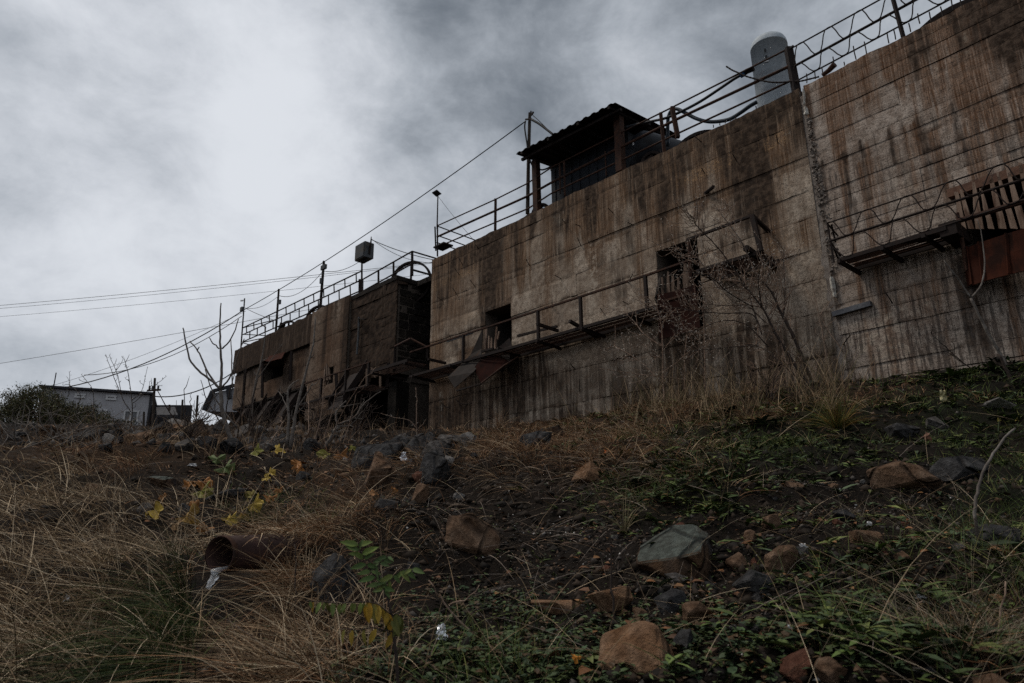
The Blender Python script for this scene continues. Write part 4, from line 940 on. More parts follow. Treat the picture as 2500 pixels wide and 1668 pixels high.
# ------------------------------------------------------------------ rebar stubs
def stub(x, y, x1, y1, pl, o, label):
    ob_ = MB().tube([pl.on(x, y, o), pl.on((x + x1) / 2 + r_.uniform(-1, 1), (y + y1) / 2, o), pl.on(x1, y1, o)], .014, 5).go('rebar_stub', RUST_D, None, base=pl.on(x, y, o))
    tag(ob_, label, 'rebar', 'rebar stubs along the wall tops')
for i, (a, b, c, d) in enumerate(((220, 630, 217, 565), (287, 598, 279, 540), (343, 568, 334, 515), (430, 512, 419, 435), (508, 495, 504, 475), (597, 450, 575, 353), (678, 410, 659, 320), (848, 325, 834, 255), (900, 296, 885, 228), (1015, 238, 1000, 178), (1085, 175, 1068, 105), (1174, 162, 1157, 92), (1262, 122, 1243, 52), (1340, 70, 1325, -5), (1405, 40, 1392, -20))):
    q = c6(a, b, c, d); stub(q[0][0], q[0][1] + 2, q[1][0], q[1][1], B, -.12, 'thin upright rebar stub on top of the pale right wall')
k3 = Z(1600, 250, 7.833)
for (a, b, c, d) in ((98, 965, 93, 900), (518, 765, 515, 725), (770, 640, 762, 622), (872, 610, 868, 558), (1110, 470, 1107, 430), (1240, 425, 1237, 395), (1336, 385, 1332, 345), (1443, 350, 1440, 325), (1540, 310, 1536, 268), (1928, 120, 1920, 70), (632, 712, 630, 700)):
    q = k3(a, b, c, d); stub(q[0][0], q[0][1] + 2, q[1][0], q[1][1], A, -.1, 'short rebar stub on top of the brown wall between canopy and tank')
for (x, y, a, b) in ((1160, 597, 1168, 607), (1285, 633, 1292, 648), (1120, 630, 1131, 650), (1110, 655, 1122, 672), (1148, 684, 1160, 701), (1105, 703, 1117, 722), (1067, 725, 1081, 735), (1372, 535, 1380, 545), (1405, 548, 1416, 552), (1410, 580, 1418, 600), (1484, 508, 1498, 521), (1532, 543, 1546, 550), (1694, 332, 1713, 347), (1713, 410, 1720, 424), (1788, 375, 1800, 396), (1896, 330, 1899, 350), (1354, 672, 1370, 681), (1348, 732, 1348, 752), (1545, 669, 1533, 692), (1520, 736, 1534, 743), (1098, 818, 1102, 832), (2162, 714, 2180, 742), (2076, 818, 2058, 842), (1465, 752, 1474, 765), (1392, 888, 1404, 902), (1415, 926, 1414, 956), (2370, 720, 2371, 735)):
    pl = A if x < 1965 else B
    o_ = MB().tube([pl.on(a, b, -.02), pl.on((a + x) / 2, (b + y) / 2, .14), pl.on(x, y, .22)], .013, 5).go('rebar_stub', RUST_D, None, base=pl.on(a, b, 0))
    tag(o_, 'bent rusty rebar end sticking out of the wall face', 'rebar', 'rebar ends in the wall faces')
q = kM(0, 0, 0, 0)
for (pts, lb) in ((((1078, 985), (1086, 993), (1098, 997)), 'curved hook of rebar low on the brown wall, lower of two'), (((1112, 974), (1122, 985), (1138, 988), (1152, 985)), 'curved hook of rebar low on the brown wall, longer of two'), ):
    o_ = MB().tube([A.on(*pts[0], -.02)] + [A.on(*p, .1) for p in pts[1:]], .016, 5).go('rebar_hook', RUST_D, None, base=A.on(*pts[0], 0)); tag(o_, lb, 'rebar')
o_ = MB().tube([A.on(1719, 474, -.05), A.on(1742, 456, .25)], .05, 6).go('pipe_stub', RUST_D, None, base=A.on(1719, 474, 0)); tag(o_, 'thick dark pipe stub sticking out of the brown wall above the second window', 'pipe')

# ------------------------------------------------------------------ canopy and things beneath
ro = .35
t = thing('tin_canopy', A.on(1400, 440, -1.5), 'rusty corrugated tin canopy on posts standing on top of the brown wall', 'canopy')
RA, RB_ = A.on(1260, 377, ro), A.on(1502, 251, ro)
zr = (RA[2] + RB_[2]) / 2
dC = ray(1660, 331)
# back edge: same direction, 4.4 m behind, falling a little
RC = dC * ((RB_ @ A.u) / (dC @ A.u)); RD = RA + (RC - RB_)
nrib = 13; V_ = []; Fc = []
nc = nrib * 4
for j in range(2):
    for i in range(nc + 1):
        f = i / nc; p = (RA * (1 - f) + RB_ * f) if j == 0 else (RD * (1 - f) + RC * f)
        V_.append(p + UPV * (.045 if i % 4 in (1,) else (.05 if i % 4 == 2 else 0.0)))
n0 = len(V_)
V_ += [v + UPV * .012 for v in V_]
w = nc + 1
for i in range(nc): Fc += [(i, i + 1, w + i + 1, w + i), (n0 + i, n0 + w + i, n0 + w + i + 1, n0 + i + 1), (i, n0 + i, n0 + i + 1, i + 1), (w + i, w + i + 1, n0 + w + i + 1, n0 + w + i)]
Fc += [(0, w, n0 + w, n0), (nc, n0 + nc, n0 + w + nc, w + nc)]
obj('corrugated_roof', V_, Fc, RUST_D, t)
for f in (.06, .35, .65, .94):
    a = (RA * (1 - f) + RB_ * f); b = (RD * (1 - f) + RC * f); MB().bar(a - UPV * .05, b - UPV * .05, .08, .09).go('purlin', RUST_D, t)
for g in (.08, .5, .93):
    a = RA * (1 - g) + RD * g; b = RB_ * (1 - g) + RC * g; MB().bar(a - UPV * .14, b - UPV * .14, .10, .09).go('rafter', RUST_D, t)
for (x0, y0, x1, y1, o_, w_) in ((1308, 392, 1312, 520, -.35, .22), (1510, 282, 1516, 420, -.35, .24)):
    MB().bar(A.on(x0, y0, o_), A.on(x1, y1, o_), w_, w_, A.u).go('post', RUST, t)
for f in (.1, .9):
    p = RD * (1 - f) + RC * f; MB().bar(p + A.n * .3, np.array([p[0], p[1], TOP - .3]) + A.n * .3, .18).go('post', RUST_D, t)
t = thing('metal_cabin', A.on(1420, 480, -1.0), 'dark blue sheet metal cabin under the tin canopy', 'cabin')
ca = A.on(1345, 420, -1.2); ua, va = A.uv(1345, 416, -1.2); ub = A.uv(1535, 360, -1.2)[0]
c = A.at((ua + ub) / 2, -2.2, (TOP - .25 + va) / 2)
MB().box(c, A.u * (ub - ua), A.n * 2.0, UPV * (va - TOP + .25)).go('body', NAVY, t)
for i in range(9):
    u = ua + (ub - ua) * (i + .5) / 9; MB().box(A.at(u, -1.185, (TOP - .25 + va) / 2), A.u * .05, A.n * .03, UPV * (va - TOP + .1)).go('rib', NAVY, t)
MB().box(A.at(ua + 1.6, -1.18, TOP + .25), A.u * .9, A.n * .04, UPV * .7).go('door', HUTR, t)
t = thing('steel_drum', A.on(1560, 385, -1.2), 'grey blue steel drum lying on its side under the right end of the canopy', 'drum')
ca = A.on(1552, 362, -.9)
m = MB(); R_ = .62
prof = [(0, .02), (.25, .0), (.5, .06), (.62, .16), (.62, 1.6)]
def revolve(prof, c, ax, n=24):
    ax = unit(ax); e = unit(np.cross(ax, UPV) if abs(ax[2]) < .9 else np.array([1.0, 0, 0])); g = np.cross(ax, e); V_ = []; Fc = []
    for r, h in prof:
        for k in range(n):
            a = 2 * math.pi * k / n; V_.append(c + ax * h + r * (math.cos(a) * e + math.sin(a) * g))
    for i in range(len(prof) - 1):
        for k in range(n): Fc.append((i * n + k, i * n + (k + 1) % n, (i + 1) * n + (k + 1) % n, (i + 1) * n + k))
    return V_, Fc
V_, Fc = revolve([(0.01, -.1), (.25, -.08), (.48, 0), (.6, .14), (.62, .3), (.62, 1.5), (.6, 1.66), (.01, 1.8)], ca, -A.n * .75 + A.u * .25)
obj('drum_body', V_, Fc, NAVY, t, True)
MB().box(ca + A.n * .12 + UPV * .12, A.u * .05, A.n * .02, UPV * .12).go('label_plate', WHITE, t)
# ------------------------------------------------------------------ steel tank
to = -1.15
tc_ = A.on(1888, 200, to); px1 = A.on(1846, 200, to); px2 = A.on(1931, 200, to)
tr = 0.5 * np.linalg.norm(px1 - px2) * .71
d_ = np.linalg.norm(tc_)
tr = 43.5 / F * (tc_ @ FW)
zt = D(1888, 118, tc_[1])[2]
tk = thing('steel_tank', (tc_[0], tc_[1], TOP - .25), 'tall grey galvanised steel tank with rounded top behind the handrail', 'tank')
base = np.array([tc_[0], tc_[1], 0.0])
zb = TOP - 0.02
V_, Fc = revolve([(tr, zb + .25), (tr, zb + .28), (tr, zt - .02), (tr * 1.006, zt - .02), (tr * 1.006, zt)], base, UPV, 40); obj('shell', V_, Fc, GALV, tk, True)
V_, Fc = revolve([(tr * 1.006, zt), (tr * .985, zt + .10), (tr * .90, zt + .20), (tr * .72, zt + .28), (tr * .42, zt + .33), (.01, zt + .35)], base, UPV, 40); obj('domed_top', V_, Fc, GALV, tk, True)
V_, Fc = revolve([(.01, zb - .08), (tr * .5, zb - .05), (tr * .85, zb + .06), (tr * .97, zb + .16), (tr, zb + .25)], base, UPV, 40); obj('dished_bottom', V_, Fc, STEEL, tk, True)
tocam = unit(np.array([-tc_[0], -tc_[1], 0])); sdv = np.cross(UPV, tocam)
for k in range(4):
    a = math.pi / 4 + k * math.pi / 2; dd = math.cos(a) * tocam + math.sin(a) * sdv
    MB().box(base + dd * tr * .97 + UPV * (zb + .0), sdv * .12, tocam * .05, UPV * .5).go('leg', GALV, tk)
for (x, y) in ((1868, 124), (1871, 140)):
    d2 = ray(x, y); c = base + tocam * tr; p = d2 * ((c @ tocam) / (d2 @ tocam)); MB().tube([p - tocam * .05, p + tocam * .07], .03, 8).go('valve', BLACK, tk)
    MB().tube([p + tocam * .06, p + tocam * .06 - UPV * .08], .018, 6).go('valve_handle', BLACK, tk)
d2 = ray(1871, 150); p = d2 * (((base + tocam * tr) @ tocam) / (d2 @ tocam)) + tocam * .02
MB().box(p, sdv * .13, tocam * .012, UPV * .05).go('name_plate', WHITE, tk)
# hoses
def hose(label, pts, r, mat, o_, name='hose'):
    P = smooth_pts([A.on(*q, o_ if np.isscalar(o_) else o_[i]) for i, q in enumerate(pts)], 6)
    o = MB().tube(P, r, 8).go(name, mat, None, True, base=P[0]); return tag(o, label, 'hose')
hose('thick blue black hose looping over the handrail and sagging to the tank', c5(262, 1330, 262, 1180, 268, 1070, 300, 1003, 350, 995, 420, 1028, 520, 1080, 620, 1108, 720, 1108, 830, 1085, 930, 1025, 1010, 968, 1075, 930), .055, HOSE, -.45)
hose('straight black hose rising along the handrail to the tank', c5(-120, 1160, 0, 1130, 120, 1105, 250, 1075, 400, 1010, 560, 925, 750, 800, 860, 725, 945, 675), .042, BLACK, -.40)
o = MB().tube([A.on(*q, -.38) for q in c5(940, 680, 985, 650, 1045, 625)], .075, 8).go('hose_coupling', RUST_D, None, base=A.on(1812, 181, -.38)); tag(o, 'dark hose coupling beside the tank at the top rail', 'coupling')
o = MB().tube([A.on(*q, -.36) for q in c5(925, 688, 965, 665)], .082, 8).go('blue_clamp', mottled('blue_tape', (.03, .09, .2), (.04, .11, .24), None, 9, .6), None, base=A.on(1810, 181, -.36)); tag(o, 'small blue clamp on the hose below the top rail', 'clamp')
P = smooth_pts([A.on(*q, -.2) for q in c5(795, 605, 850, 640, 900, 662, 960, 690, 1030, 712, 1120, 735, 1200, 750, 1290, 752, 1400, 742, 1460, 742, 1540, 725, 1640, 700)], 5)
o = MB().tube(P, [.02 + .006 * (i % 2) for i in range(len(P))], 5).go('barbed_cable', RUST_D, None, base=P[0]); tag(o, 'twisted rusty cable hanging across the front of the tank', 'cable')
P = smooth_pts([A.on(*q, -.4) for q in c4(205, 660, 230, 820, 265, 865)], 5)
o = MB().tube([B.on(2008, 184, -.1), B.on(2024, 172, -.1), B.on(2038, 157, -.05)], [.05, .06, .075], 8).go('rusty_pipe', RUST, None, base=B.on(2020, 175, 0)); tag(o, 'short rusty pipe lying on top of the pale wall', 'pipe')
# ------------------------------------------------------------------ wheels on the wall tops
def wheel(label, pl, cx, cy, rpx, o_, spokes=6, tilt=0.0, width=.16, group='big wheels on the wall tops', thick=.09):
    c = pl.on(cx, cy, o_); R_ = rpx / F * (c @ FW)
    t = thing('pulley_wheel', c, label, 'wheel', group)
    ax = unit(pl.n * math.cos(tilt) + pl.u * math.sin(tilt)); e = unit(np.cross(UPV, ax)); g = np.cross(ax, e)
    n = 40; V_ = []; Fc = []
    for k in range(n):
        a = 2 * math.pi * k / n; d = math.cos(a) * e + math.sin(a) * g
        for r, h in ((R_ - thick, -width / 2), (R_, -width / 2), (R_, width / 2), (R_ - thick, width / 2)): V_.append(c + d * r + ax * h)
    for k in range(n):
        for j in range(4): Fc.append((k * 4 + j, k * 4 + (j + 1) % 4, ((k + 1) % n) * 4 + (j + 1) % 4, ((k + 1) % n) * 4 + j))
    obj('rim', V_, Fc, RUST_D, t)
    for k in range(spokes):
        a = 2 * math.pi * k / spokes + math.pi / 2; d = math.cos(a) * e + math.sin(a) * g
        MB().bar(c + d * .08, c + d * (R_ - thick * .7), .09, .07, ax).go('spoke', RUST_D, t)
    V_, Fc = revolve([(.01, -.15), (.14, -.15), (.14, .15), (.01, .15)], c, ax, 12); obj('hub', V_, Fc, RUST_D, t)
wheel('tall rusty wheel rim standing at the right corner of the far wall', A, 1003, 690, 55, -1.0, 4, .5)
wheel('low wheel rim on the far wall just left of its corner', A, 921, 716, 22, -.4, 6, .4, group=None)
wheel('wheel rim on the far wall behind the pilaster end', A, 780, 780, 36, -.5, 6, .6)
wheel('spoked wheel of the winch at the left of the far wall top', A, 703, 812, 30, -.6, 5, .5)
wheel('curved wheel rim on the brown wall right of the canopy', A, 1716, 395, 82, -.55, 4, .3)
wheel('small wheel rim at the foot of the canopy left post', A, 1322, 522, 26, -.5, 4, .3)
wheel('small wheel rim under the canopy right end', A, 1592, 396, 27, -.6, 4, .3)
wheel('great wheel rim on top of the pale wall at the upper right corner', B, 2390, 150, 175, -.7, 6, .25, thick=.14, width=.2)
# winch frame at left
t = thing('winch_frame', A.on(720, 800, -.5), 'rusty winch frame beside the spoked wheel on the far wall', 'winch')
for q in (c2(395, 750, 420, 680), c2(415, 745, 440, 690), c2(500, 690, 590, 680), c2(540, 665, 575, 690), c2(510, 720, 560, 700)): MB().bar(A.on(*q[0], -.5), A.on(*q[1], -.5), .12).go('beam', RUST_D, t)
# ------------------------------------------------------------------ poles, lamps, boxes
def lamp_pole(label, p0, p1, r, mat=RUST_D, o_=-.35, name='lamp_pole', cat='pole'):
    t = thing(name, A.on(*p1, o_), label, cat)
    MB().tube([A.on(*p1, o_), A.on(*p0, o_)], [r, r * .85], 8).go('pole', mat, t); return t
q = c2(163, 510, 135, 880); t = lamp_pole('leftmost pole on the far wall, with camera and floodlight', *q, .05)
p = A.on(*c2(152, 525)[0], -.2); MB().tube([p, p - A.u * .12 + A.n * .1], .05, 8).go('camera', WHITE, t); MB().bar(p + A.u * .14, p - A.u * .12 + UPV * .06, .03).go('camera_arm', RUST_D, t)
p = A.on(*c2(145, 585)[0], -.15); MB().box(p, A.u * .28, A.n * .16, UPV * .26).go('floodlight', STEEL, t)
q = c2(401, 445, 378, 775); t = lamp_pole('plain dark square pole second from the left on the far wall', *q, .07)
p = A.on(*c2(408, 535)[0], -.25); MB().box(p, A.u * .14, A.n * .1, UPV * .25).go('switch_box', STEEL, t)
q = c2(715, 250, 688, 600); t = lamp_pole('dark pole third from the left on the far wall with a lamp near its top', *q, .08)
p = A.on(*c2(714, 293)[0], -.2); MB().box(p, A.u * .42, A.n * .14, UPV * .24).go('lamp_head', STEEL, t)
p = A.on(*c2(694, 388)[0], -.25); MB().box(p, A.u * .10, A.n * .1, UPV * .3).go('switch_box', STEEL, t)
q = c2(980, 235, 978, 490); t = lamp_pole('thin mast carrying a grey electrical box at the end of the far wall', *q, .05)
MB().bar(A.on(*c2(974, 380)[0], -.33), A.on(*c2(972, 490)[0], -.33), .2, .2).go('base_post', RUST_D, t)
c = A.on(*c2(997, 190)[0], -.3)
MB().box(c, A.u * .85, A.n * .5, UPV * .78).go('electrical_box', STEEL, t)
MB().box(c + A.n * .27, A.u * .75, A.n * .03, UPV * .68).go('box_door', STEEL, t)
MB().bar(c - UPV * .45 - A.u * .2, c - UPV * .45 + A.u * .3, .08).go('bracket', RUST_D, t)
MB().tube([A.on(*c2(1030, 200)[0], -.3), A.on(*c2(1042, 120)[0], -.3), A.on(*c2(1045, 80)[0], -.3)], [.06, .04, .02], 6).go('antenna', RUST_D, t)
# solar panel mast
t = lamp_pole('thin mast with a small tilted solar panel at the left end of the brown wall', (1069, 478), (1067, 560), .03, o_=-.35, name='solar_mast', cat='mast')
c = A.on(1066, 472, -.35); MB().box(c, A.u * .35, A.n * .25 + UPV * .1, UPV * .03 ).go('solar_panel', HUTR, t)
# wooden utility pole left of the canopy
t = thing('utility_pole', A.on(1289, 520, -.4), 'wooden utility pole rising left of the tin canopy', 'pole')
MB().tube([A.on(1288, 522, -.4), A.on(1290, 400, -.4), A.on(1293.5, 276, -.4)], [.075, .068, .06], 10).go('pole', POLE, t)
for q in (c4(180, 385, 240, 380), c4(245, 340, 262, 305), c4(236, 300, 240, 345)): MB().bar(A.on(*q[0], -.28), A.on(*q[1], -.28), .05).go('insulator_arm', RUST_D, t)
def cable(label, pts, r, sag=0.0, name='cable', group=None, sm=4):
    P = smooth_pts(pts, sm); o = MB().tube(P, r, 5).go(name, WIREM, None, True, base=P[0]); return tag(o, label, 'cable', group)
cable('thick cable drooping from the utility pole down to the canopy post', [A.on(*q, -.3) for q in c4(180, 400, 172, 470, 190, 600, 215, 760, 245, 850, 268, 865)], .03)
cable('thick cable from the utility pole top to the canopy roof', [A.on(*q, -.3) for q in c4(240, 385, 320, 430, 400, 490, 470, 545)], .045)
cable('thin wire from the utility pole top to the canopy roof', [A.on(*q, -.3) for q in c4(258, 345, 330, 410, 440, 520)], .014)
cable('hanging cable loop between the canopy posts and cabin', [A.on(*q, -.4) for q in c4(310, 890, 350, 902, 400, 888, 450, 860)], .03)
# overhead lines
tp1 = A.on(595, 757, -.35)
def wire(label, a, b, r, sag=.5, n=14, group=None, name='overhead_wire'):
    P = [a * (1 - i / n) + b * (i / n) - UPV * sag * 4 * (i / n) * (1 - i / n) for i in range(n + 1)]
    o = MB().tube(P, r, 4).go(name, WIREM, None, base=a); return tag(o, label, 'wire', group)
wire('twisted black power cable from the utility pole down to the leftmost wall pole', A.on(1282, 297, -.35), tp1, .028, .35)
wire('twisted black power cable running from the leftmost wall pole down behind the bush', tp1, D(160, 946, 40), .034, .7)
wire('second cable sagging below the twisted one left of the wall', A.on(590, 772, -.3), D(205, 916, 40), .022, .9)
wire('faint wire joining the two sagging cables at left', A.on(600, 760, -.4), D(130, 941, 42), .012, .3)
wire('upper of the long paired wires crossing the left sky', D(-60, 751, 60), D(1060, 640, 50), .020, .15)
wire('lower of the long paired wires crossing the left sky', D(-60, 758, 60), D(1060, 642, 50), .016, .25)
wire('long single wire below the paired wires in the left sky', D(-60, 778, 60), D(1060, 668, 50), .014, .2)
wire('lowest long wire slanting across the left sky', D(-60, 897, 60), D(760, 755, 50), .018, .1)
wire('wire between the leftmost and second wall poles', A.on(597, 752, -.35), A.on(681, 722, -.35), .014, .3)
wire('wire between the second and third wall poles', A.on(681, 722, -.35), A.on(786, 665, -.35), .016, .5)
wire('wire from the third wall pole to the electrical box', A.on(790, 662, -.35), A.on(876, 640, -.3), .016, .2)
wire('wire from the box antenna down towards the brown wall', A.on(*c2(1045, 100)[0], -.3), A.on(1056, 634, -2.0), .018, .1)
wire('thin stay wire behind the box from antenna to brown wall', A.on(*c2(1045, 95)[0], -.3), A.on(1056, 642, -2.5), .012, .3)
wire('stay wire from the leftmost wall pole to the railing', A.on(598, 752, -.35), A.on(672, 783, -.6), .016, .05)
wire('stay wire from the solar mast to the brown wall top', A.on(1070, 480, -.35), A.on(1160, 590, -.6), .008, .05)
wire('cable from the left roadside pole to the far wall', D(375, 968, 36), A.on(575, 905, .2), .03, .5)

# ------------------------------------------------------------------ left background
def zplane(x, y, z):
    d = ray(x, y); return d * (z / d[2])
t0 = D(105, 946, 38); t1 = zplane(369, 963, t0[2])
ud = unit(t1 - t0); nd = np.array([ud[1], -ud[0], 0]); nd = nd if nd @ (-t0) > 0 else -nd
wd = np.linalg.norm(t1 - t0); hh = t0[2] - 4.4
bl = thing('grey_building', np.array([t0[0], t0[1], 4.4]), 'low grey rendered building with white framed windows on the left skyline', 'building')
def Fp(u, o, v): return t0 + ud * u + nd * o + UPV * v
MB().box(Fp(wd / 2, -3.5, -hh / 2 - .05), ud * wd, nd * 7, UPV * hh).go('wall', HUTW, bl)
MB().box(Fp(wd / 2, -3.4, .03), ud * (wd + .3), nd * 7.3, UPV * .13).go('roof', HUTR, bl)
MB().bar(Fp(wd + .03, .03, -.02), Fp(wd + .03, .03, -hh), .12).go('corner_trim', HUTR, bl)
def facade(x, y):
    d = ray(x, y); return d * ((t0 @ nd) / (d @ nd))
for (a, b, c, d, kind) in ((530, 1178, 585, 1200, 0), (747, 1190, 800, 1214, 0), (645, 1283, 730, 1350, 1), (870, 1292, 953, 1362, 1)):
    q = cL(a, b, c, d); p0, p1 = facade(*q[0]), facade(*q[1]); c_ = (p0 + p1) / 2; ww = abs((p1 - p0) @ ud); wh = abs(p1[2] - p0[2])
    wi = MB()
    wi.box(c_ + nd * .03 + UPV * wh / 2, ud * (ww + .14), nd * .1, UPV * .1); wi.box(c_ + nd * .03 - UPV * wh / 2, ud * (ww + .14), nd * .1, UPV * .1)
    for s_ in (-1, 1): wi.box(c_ + nd * .03 + ud * s_ * ww / 2, ud * .1, nd * .098, UPV * wh)
    if kind: wi.box(c_ + nd * .03, ud * .12, nd * .096, UPV * wh)
    f_ = wi.go('window', WHITE, bl)
    o_ = obj('pane', [c_ - ud * ww / 2 - UPV * wh / 2 + nd * .02, c_ + ud * ww / 2 - UPV * wh / 2 + nd * .02, c_ + ud * ww / 2 + UPV * wh / 2 + nd * .02, c_ - ud * ww / 2 + UPV * wh / 2 + nd * .02], [(0, 1, 2, 3)], GLASS if kind else HUTW, f_)
MB().tube([Fp(.5, 0, 0), Fp(.5, 0, .9)], .03, 5).go('antenna', HUTR, bl)
t = thing('open_shed', D(408, 1018, 40), 'small dark open shed roof right of the grey building', 'shed')
q = cL(1085, 1282, 1215, 1282, 1235, 1338, 1090, 1338)
MB().plate([D(*q[0], 40), D(*q[1], 40), D(*q[2], 38.5), D(*q[3], 38.5)], UPV * .15).go('roof', HUTR, t)
for x in (1095, 1160, 1225): 
    p = D(*cL(x, 1338)[0], 38.6); MB().bar(p, np.array([p[0], p[1], 4.2]), .14).go('post', HUTR, t)
p = D(*cL(1160, 1310)[0], 41); MB().box(np.array([p[0], p[1], 7.0]), RT * 3.0, np.array([0, .1, 0]), UPV * 1.6).go('back_wall', HUTR, t)
t = thing('roadside_pole', D(372, 1040, 36), 'brown wooden pole with a short crossarm beside the grey building', 'pole')
a, b = cL(1078, 1065, 1062, 1400); MB().tube([D(*b, 36), D(*a, 36)], [.075, .06], 8).go('pole', POLE, t)
a, b = cL(1025, 1152, 1118, 1146); MB().bar(D(*a, 35.85), D(*b, 35.85), .09).go('crossarm', POLE, t)
for x in (1040, 1062, 1100): p = D(*cL(x, 1138)[0], 35.85); MB().tube([p - UPV * .12, p + UPV * .15], .05, 6).go('insulator', HUTR, t)
for i, q in enumerate((cL(1271, 1215, 1264, 1350), cL(1376, 1185, 1366, 1335), cL(1180, 1250, 1178, 1290), cL(1002, 1300, 998, 1405))):
    o = MB().tube([D(*q[1], 34), D(*q[0], 34)], [.06, .05], 7).go('fence_post', POLE, None, base=D(*q[1], 34))
    tag(o, ['dark wooden post right of the small shed', 'taller dark wooden post near the far cabin', 'short post poking up behind the shed roof', 'dark post in front of the grey building corner'][i], 'post', 'posts on the left skyline')
t = thing('grey_cabin', D(530, 1010, 44), 'pale grey gabled cabin peeping out behind the end of the far wall', 'cabin')
q = cL(1430, 1295, 1490, 1170, 1640, 1130, 1660, 1300)
P = [D(*p, 44) for p in q]; MB().plate(P, np.array([0, 4, 0])).go('wall', HUTW, t)
MB().bar(P[0] + np.array([0, -.2, 0]), P[1] + np.array([0, -.2, .1]), .25).go('roof_edge', HUTR, t); MB().bar(P[1] + np.array([0, -.2, .1]), P[2] + np.array([0, -.2, .1]), .2).go('roof_edge', HUTR, t)
q = cL(1590, 1120, 1598, 1210); MB().bar(D(*q[0], 43.6), D(*q[1], 43.6), .25).go('stove_pipe', HUTR, t)

# ------------------------------------------------------------------ leaf and blade builders
def blade_mesh(base, dirv, L, w, bend, col, nseg=3):
    """base (n,3), dirv (n,3) initial direction, L, w, bend (n,3) end offset"""
    n = len(base); side = np.cross(dirv, rng.normal(size=(n, 3))); side /= np.linalg.norm(side, axis=1)[:, None] + 1e-9
    V = np.zeros((n, (nseg + 1) * 2, 3)); C = np.zeros((n, (nseg + 1) * 2, 3))
    for i in range(nseg + 1):
        t = i / nseg; c = base + dirv * (L * t)[:, None] + bend * (t * t)
        ww = (w * (1 - t) ** 0.7 * .5 + w * .04)[:, None]
        V[:, i * 2] = c - side * ww; V[:, i * 2 + 1] = c + side * ww
        C[:, i * 2] = C[:, i * 2 + 1] = col
    k = (nseg + 1) * 2; off = (np.arange(n) * k)[:, None]
    Fq = np.concatenate([off + np.array([[2 * i, 2 * i + 1, 2 * i + 3, 2 * i + 2]]) for i in range(nseg)], 0)
    return V.reshape(-1, 3), Fq, np.clip(C.reshape(-1, 3), 0, 1)
def leaf_mesh(base, d, nrm, L, w, col, droop=.25):
    """ribless pointed leaf, folded along the middle: 2 x 3 quads"""
    n = len(base); d = d / np.linalg.norm(d, axis=1)[:, None]; s = np.cross(d, nrm); s /= np.linalg.norm(s, axis=1)[:, None] + 1e-9; u = np.cross(s, d)
    prof = ((0.0, .05), (.3, .5), (.65, .42), (1.0, .03)); V = np.zeros((n, 12, 3)); C = np.zeros((n, 12, 3))
    for i, (t, ww) in enumerate(prof):
        c = base + d * (L * t)[:, None] - u * (L * droop * t * t)[:, None]
        lift = u * (w * ww * .35)[:, None]
        V[:, i * 3] = c - s * (w * ww)[:, None] + lift; V[:, i * 3 + 1] = c; V[:, i * 3 + 2] = c + s * (w * ww)[:, None] + lift
        C[:, i * 3] = C[:, i * 3 + 2] = col; C[:, i * 3 + 1] = col * .8 + .01
    off = (np.arange(n) * 12)[:, None]
    Fq = np.concatenate([off + np.array([[3 * i + j, 3 * i + j + 1, 3 * i + j + 4, 3 * i + j + 3]]) for i in range(3) for j in range(2)], 0)
    return V.reshape(-1, 3), Fq, np.clip(C.reshape(-1, 3), 0, 1)
def scatter(n, fn, x0=-320, x1=2950, far=26.0, power=1.0, near=1.7):
    """random ground points, seen density roughly even, kept by a cover weight"""
    out_ = []
    got = 0
    while got < n:
        k = 40000
        dep = near * (far / near) ** rng.random(k); ang = rng.uniform((x0 - 1250) / F, (x1 - 1250) / F, k) * 1.02
        P = np.column_stack([ang * dep * 1.0, dep]); z = hz(P); P3 = np.column_stack([P, z]); pp = proj(P3)
        ok = (pp[:, 0] > x0) & (pp[:, 0] < x1) & (pp[:, 1] < 1760) & (rng.random(k) < fn(pp, P3))
        # nothing behind the wall faces
        ok &= blob(pp, 560, 1455, 105, 110) < .42
        ok &= ((P3 - A.O) @ A.n > .12) | (P3[:, 0] * 0 + ((P3 - A.O) @ A.u) < -19) ; ok &= ((P3 - B.O) @ B.n > .1) | ((P3 - B.O) @ B.u < 0)
        out_.append(P3[ok]); got += ok.sum()
    return np.concatenate(out_)[:n]
def palette(cols, n, jit=.25):
    c = np.array(cols)[rng.integers(0, len(cols), n)]; return c * (1 + rng.uniform(-jit, jit, (n, 1)))
STRAW = [(.40, .29, .175), (.54, .41, .265), (.20, .135, .078), (.085, .056, .034), (.64, .51, .35), (.12, .075, .042), (.29, .20, .118)]
RUSTY = [(.32, .17, .085), (.15, .075, .038), (.42, .26, .15), (.08, .042, .022), (.22, .115, .058)]
GREENS = [(.060, .092, .025), (.092, .128, .034), (.034, .052, .020), (.125, .145, .042), (.065, .095, .046)]
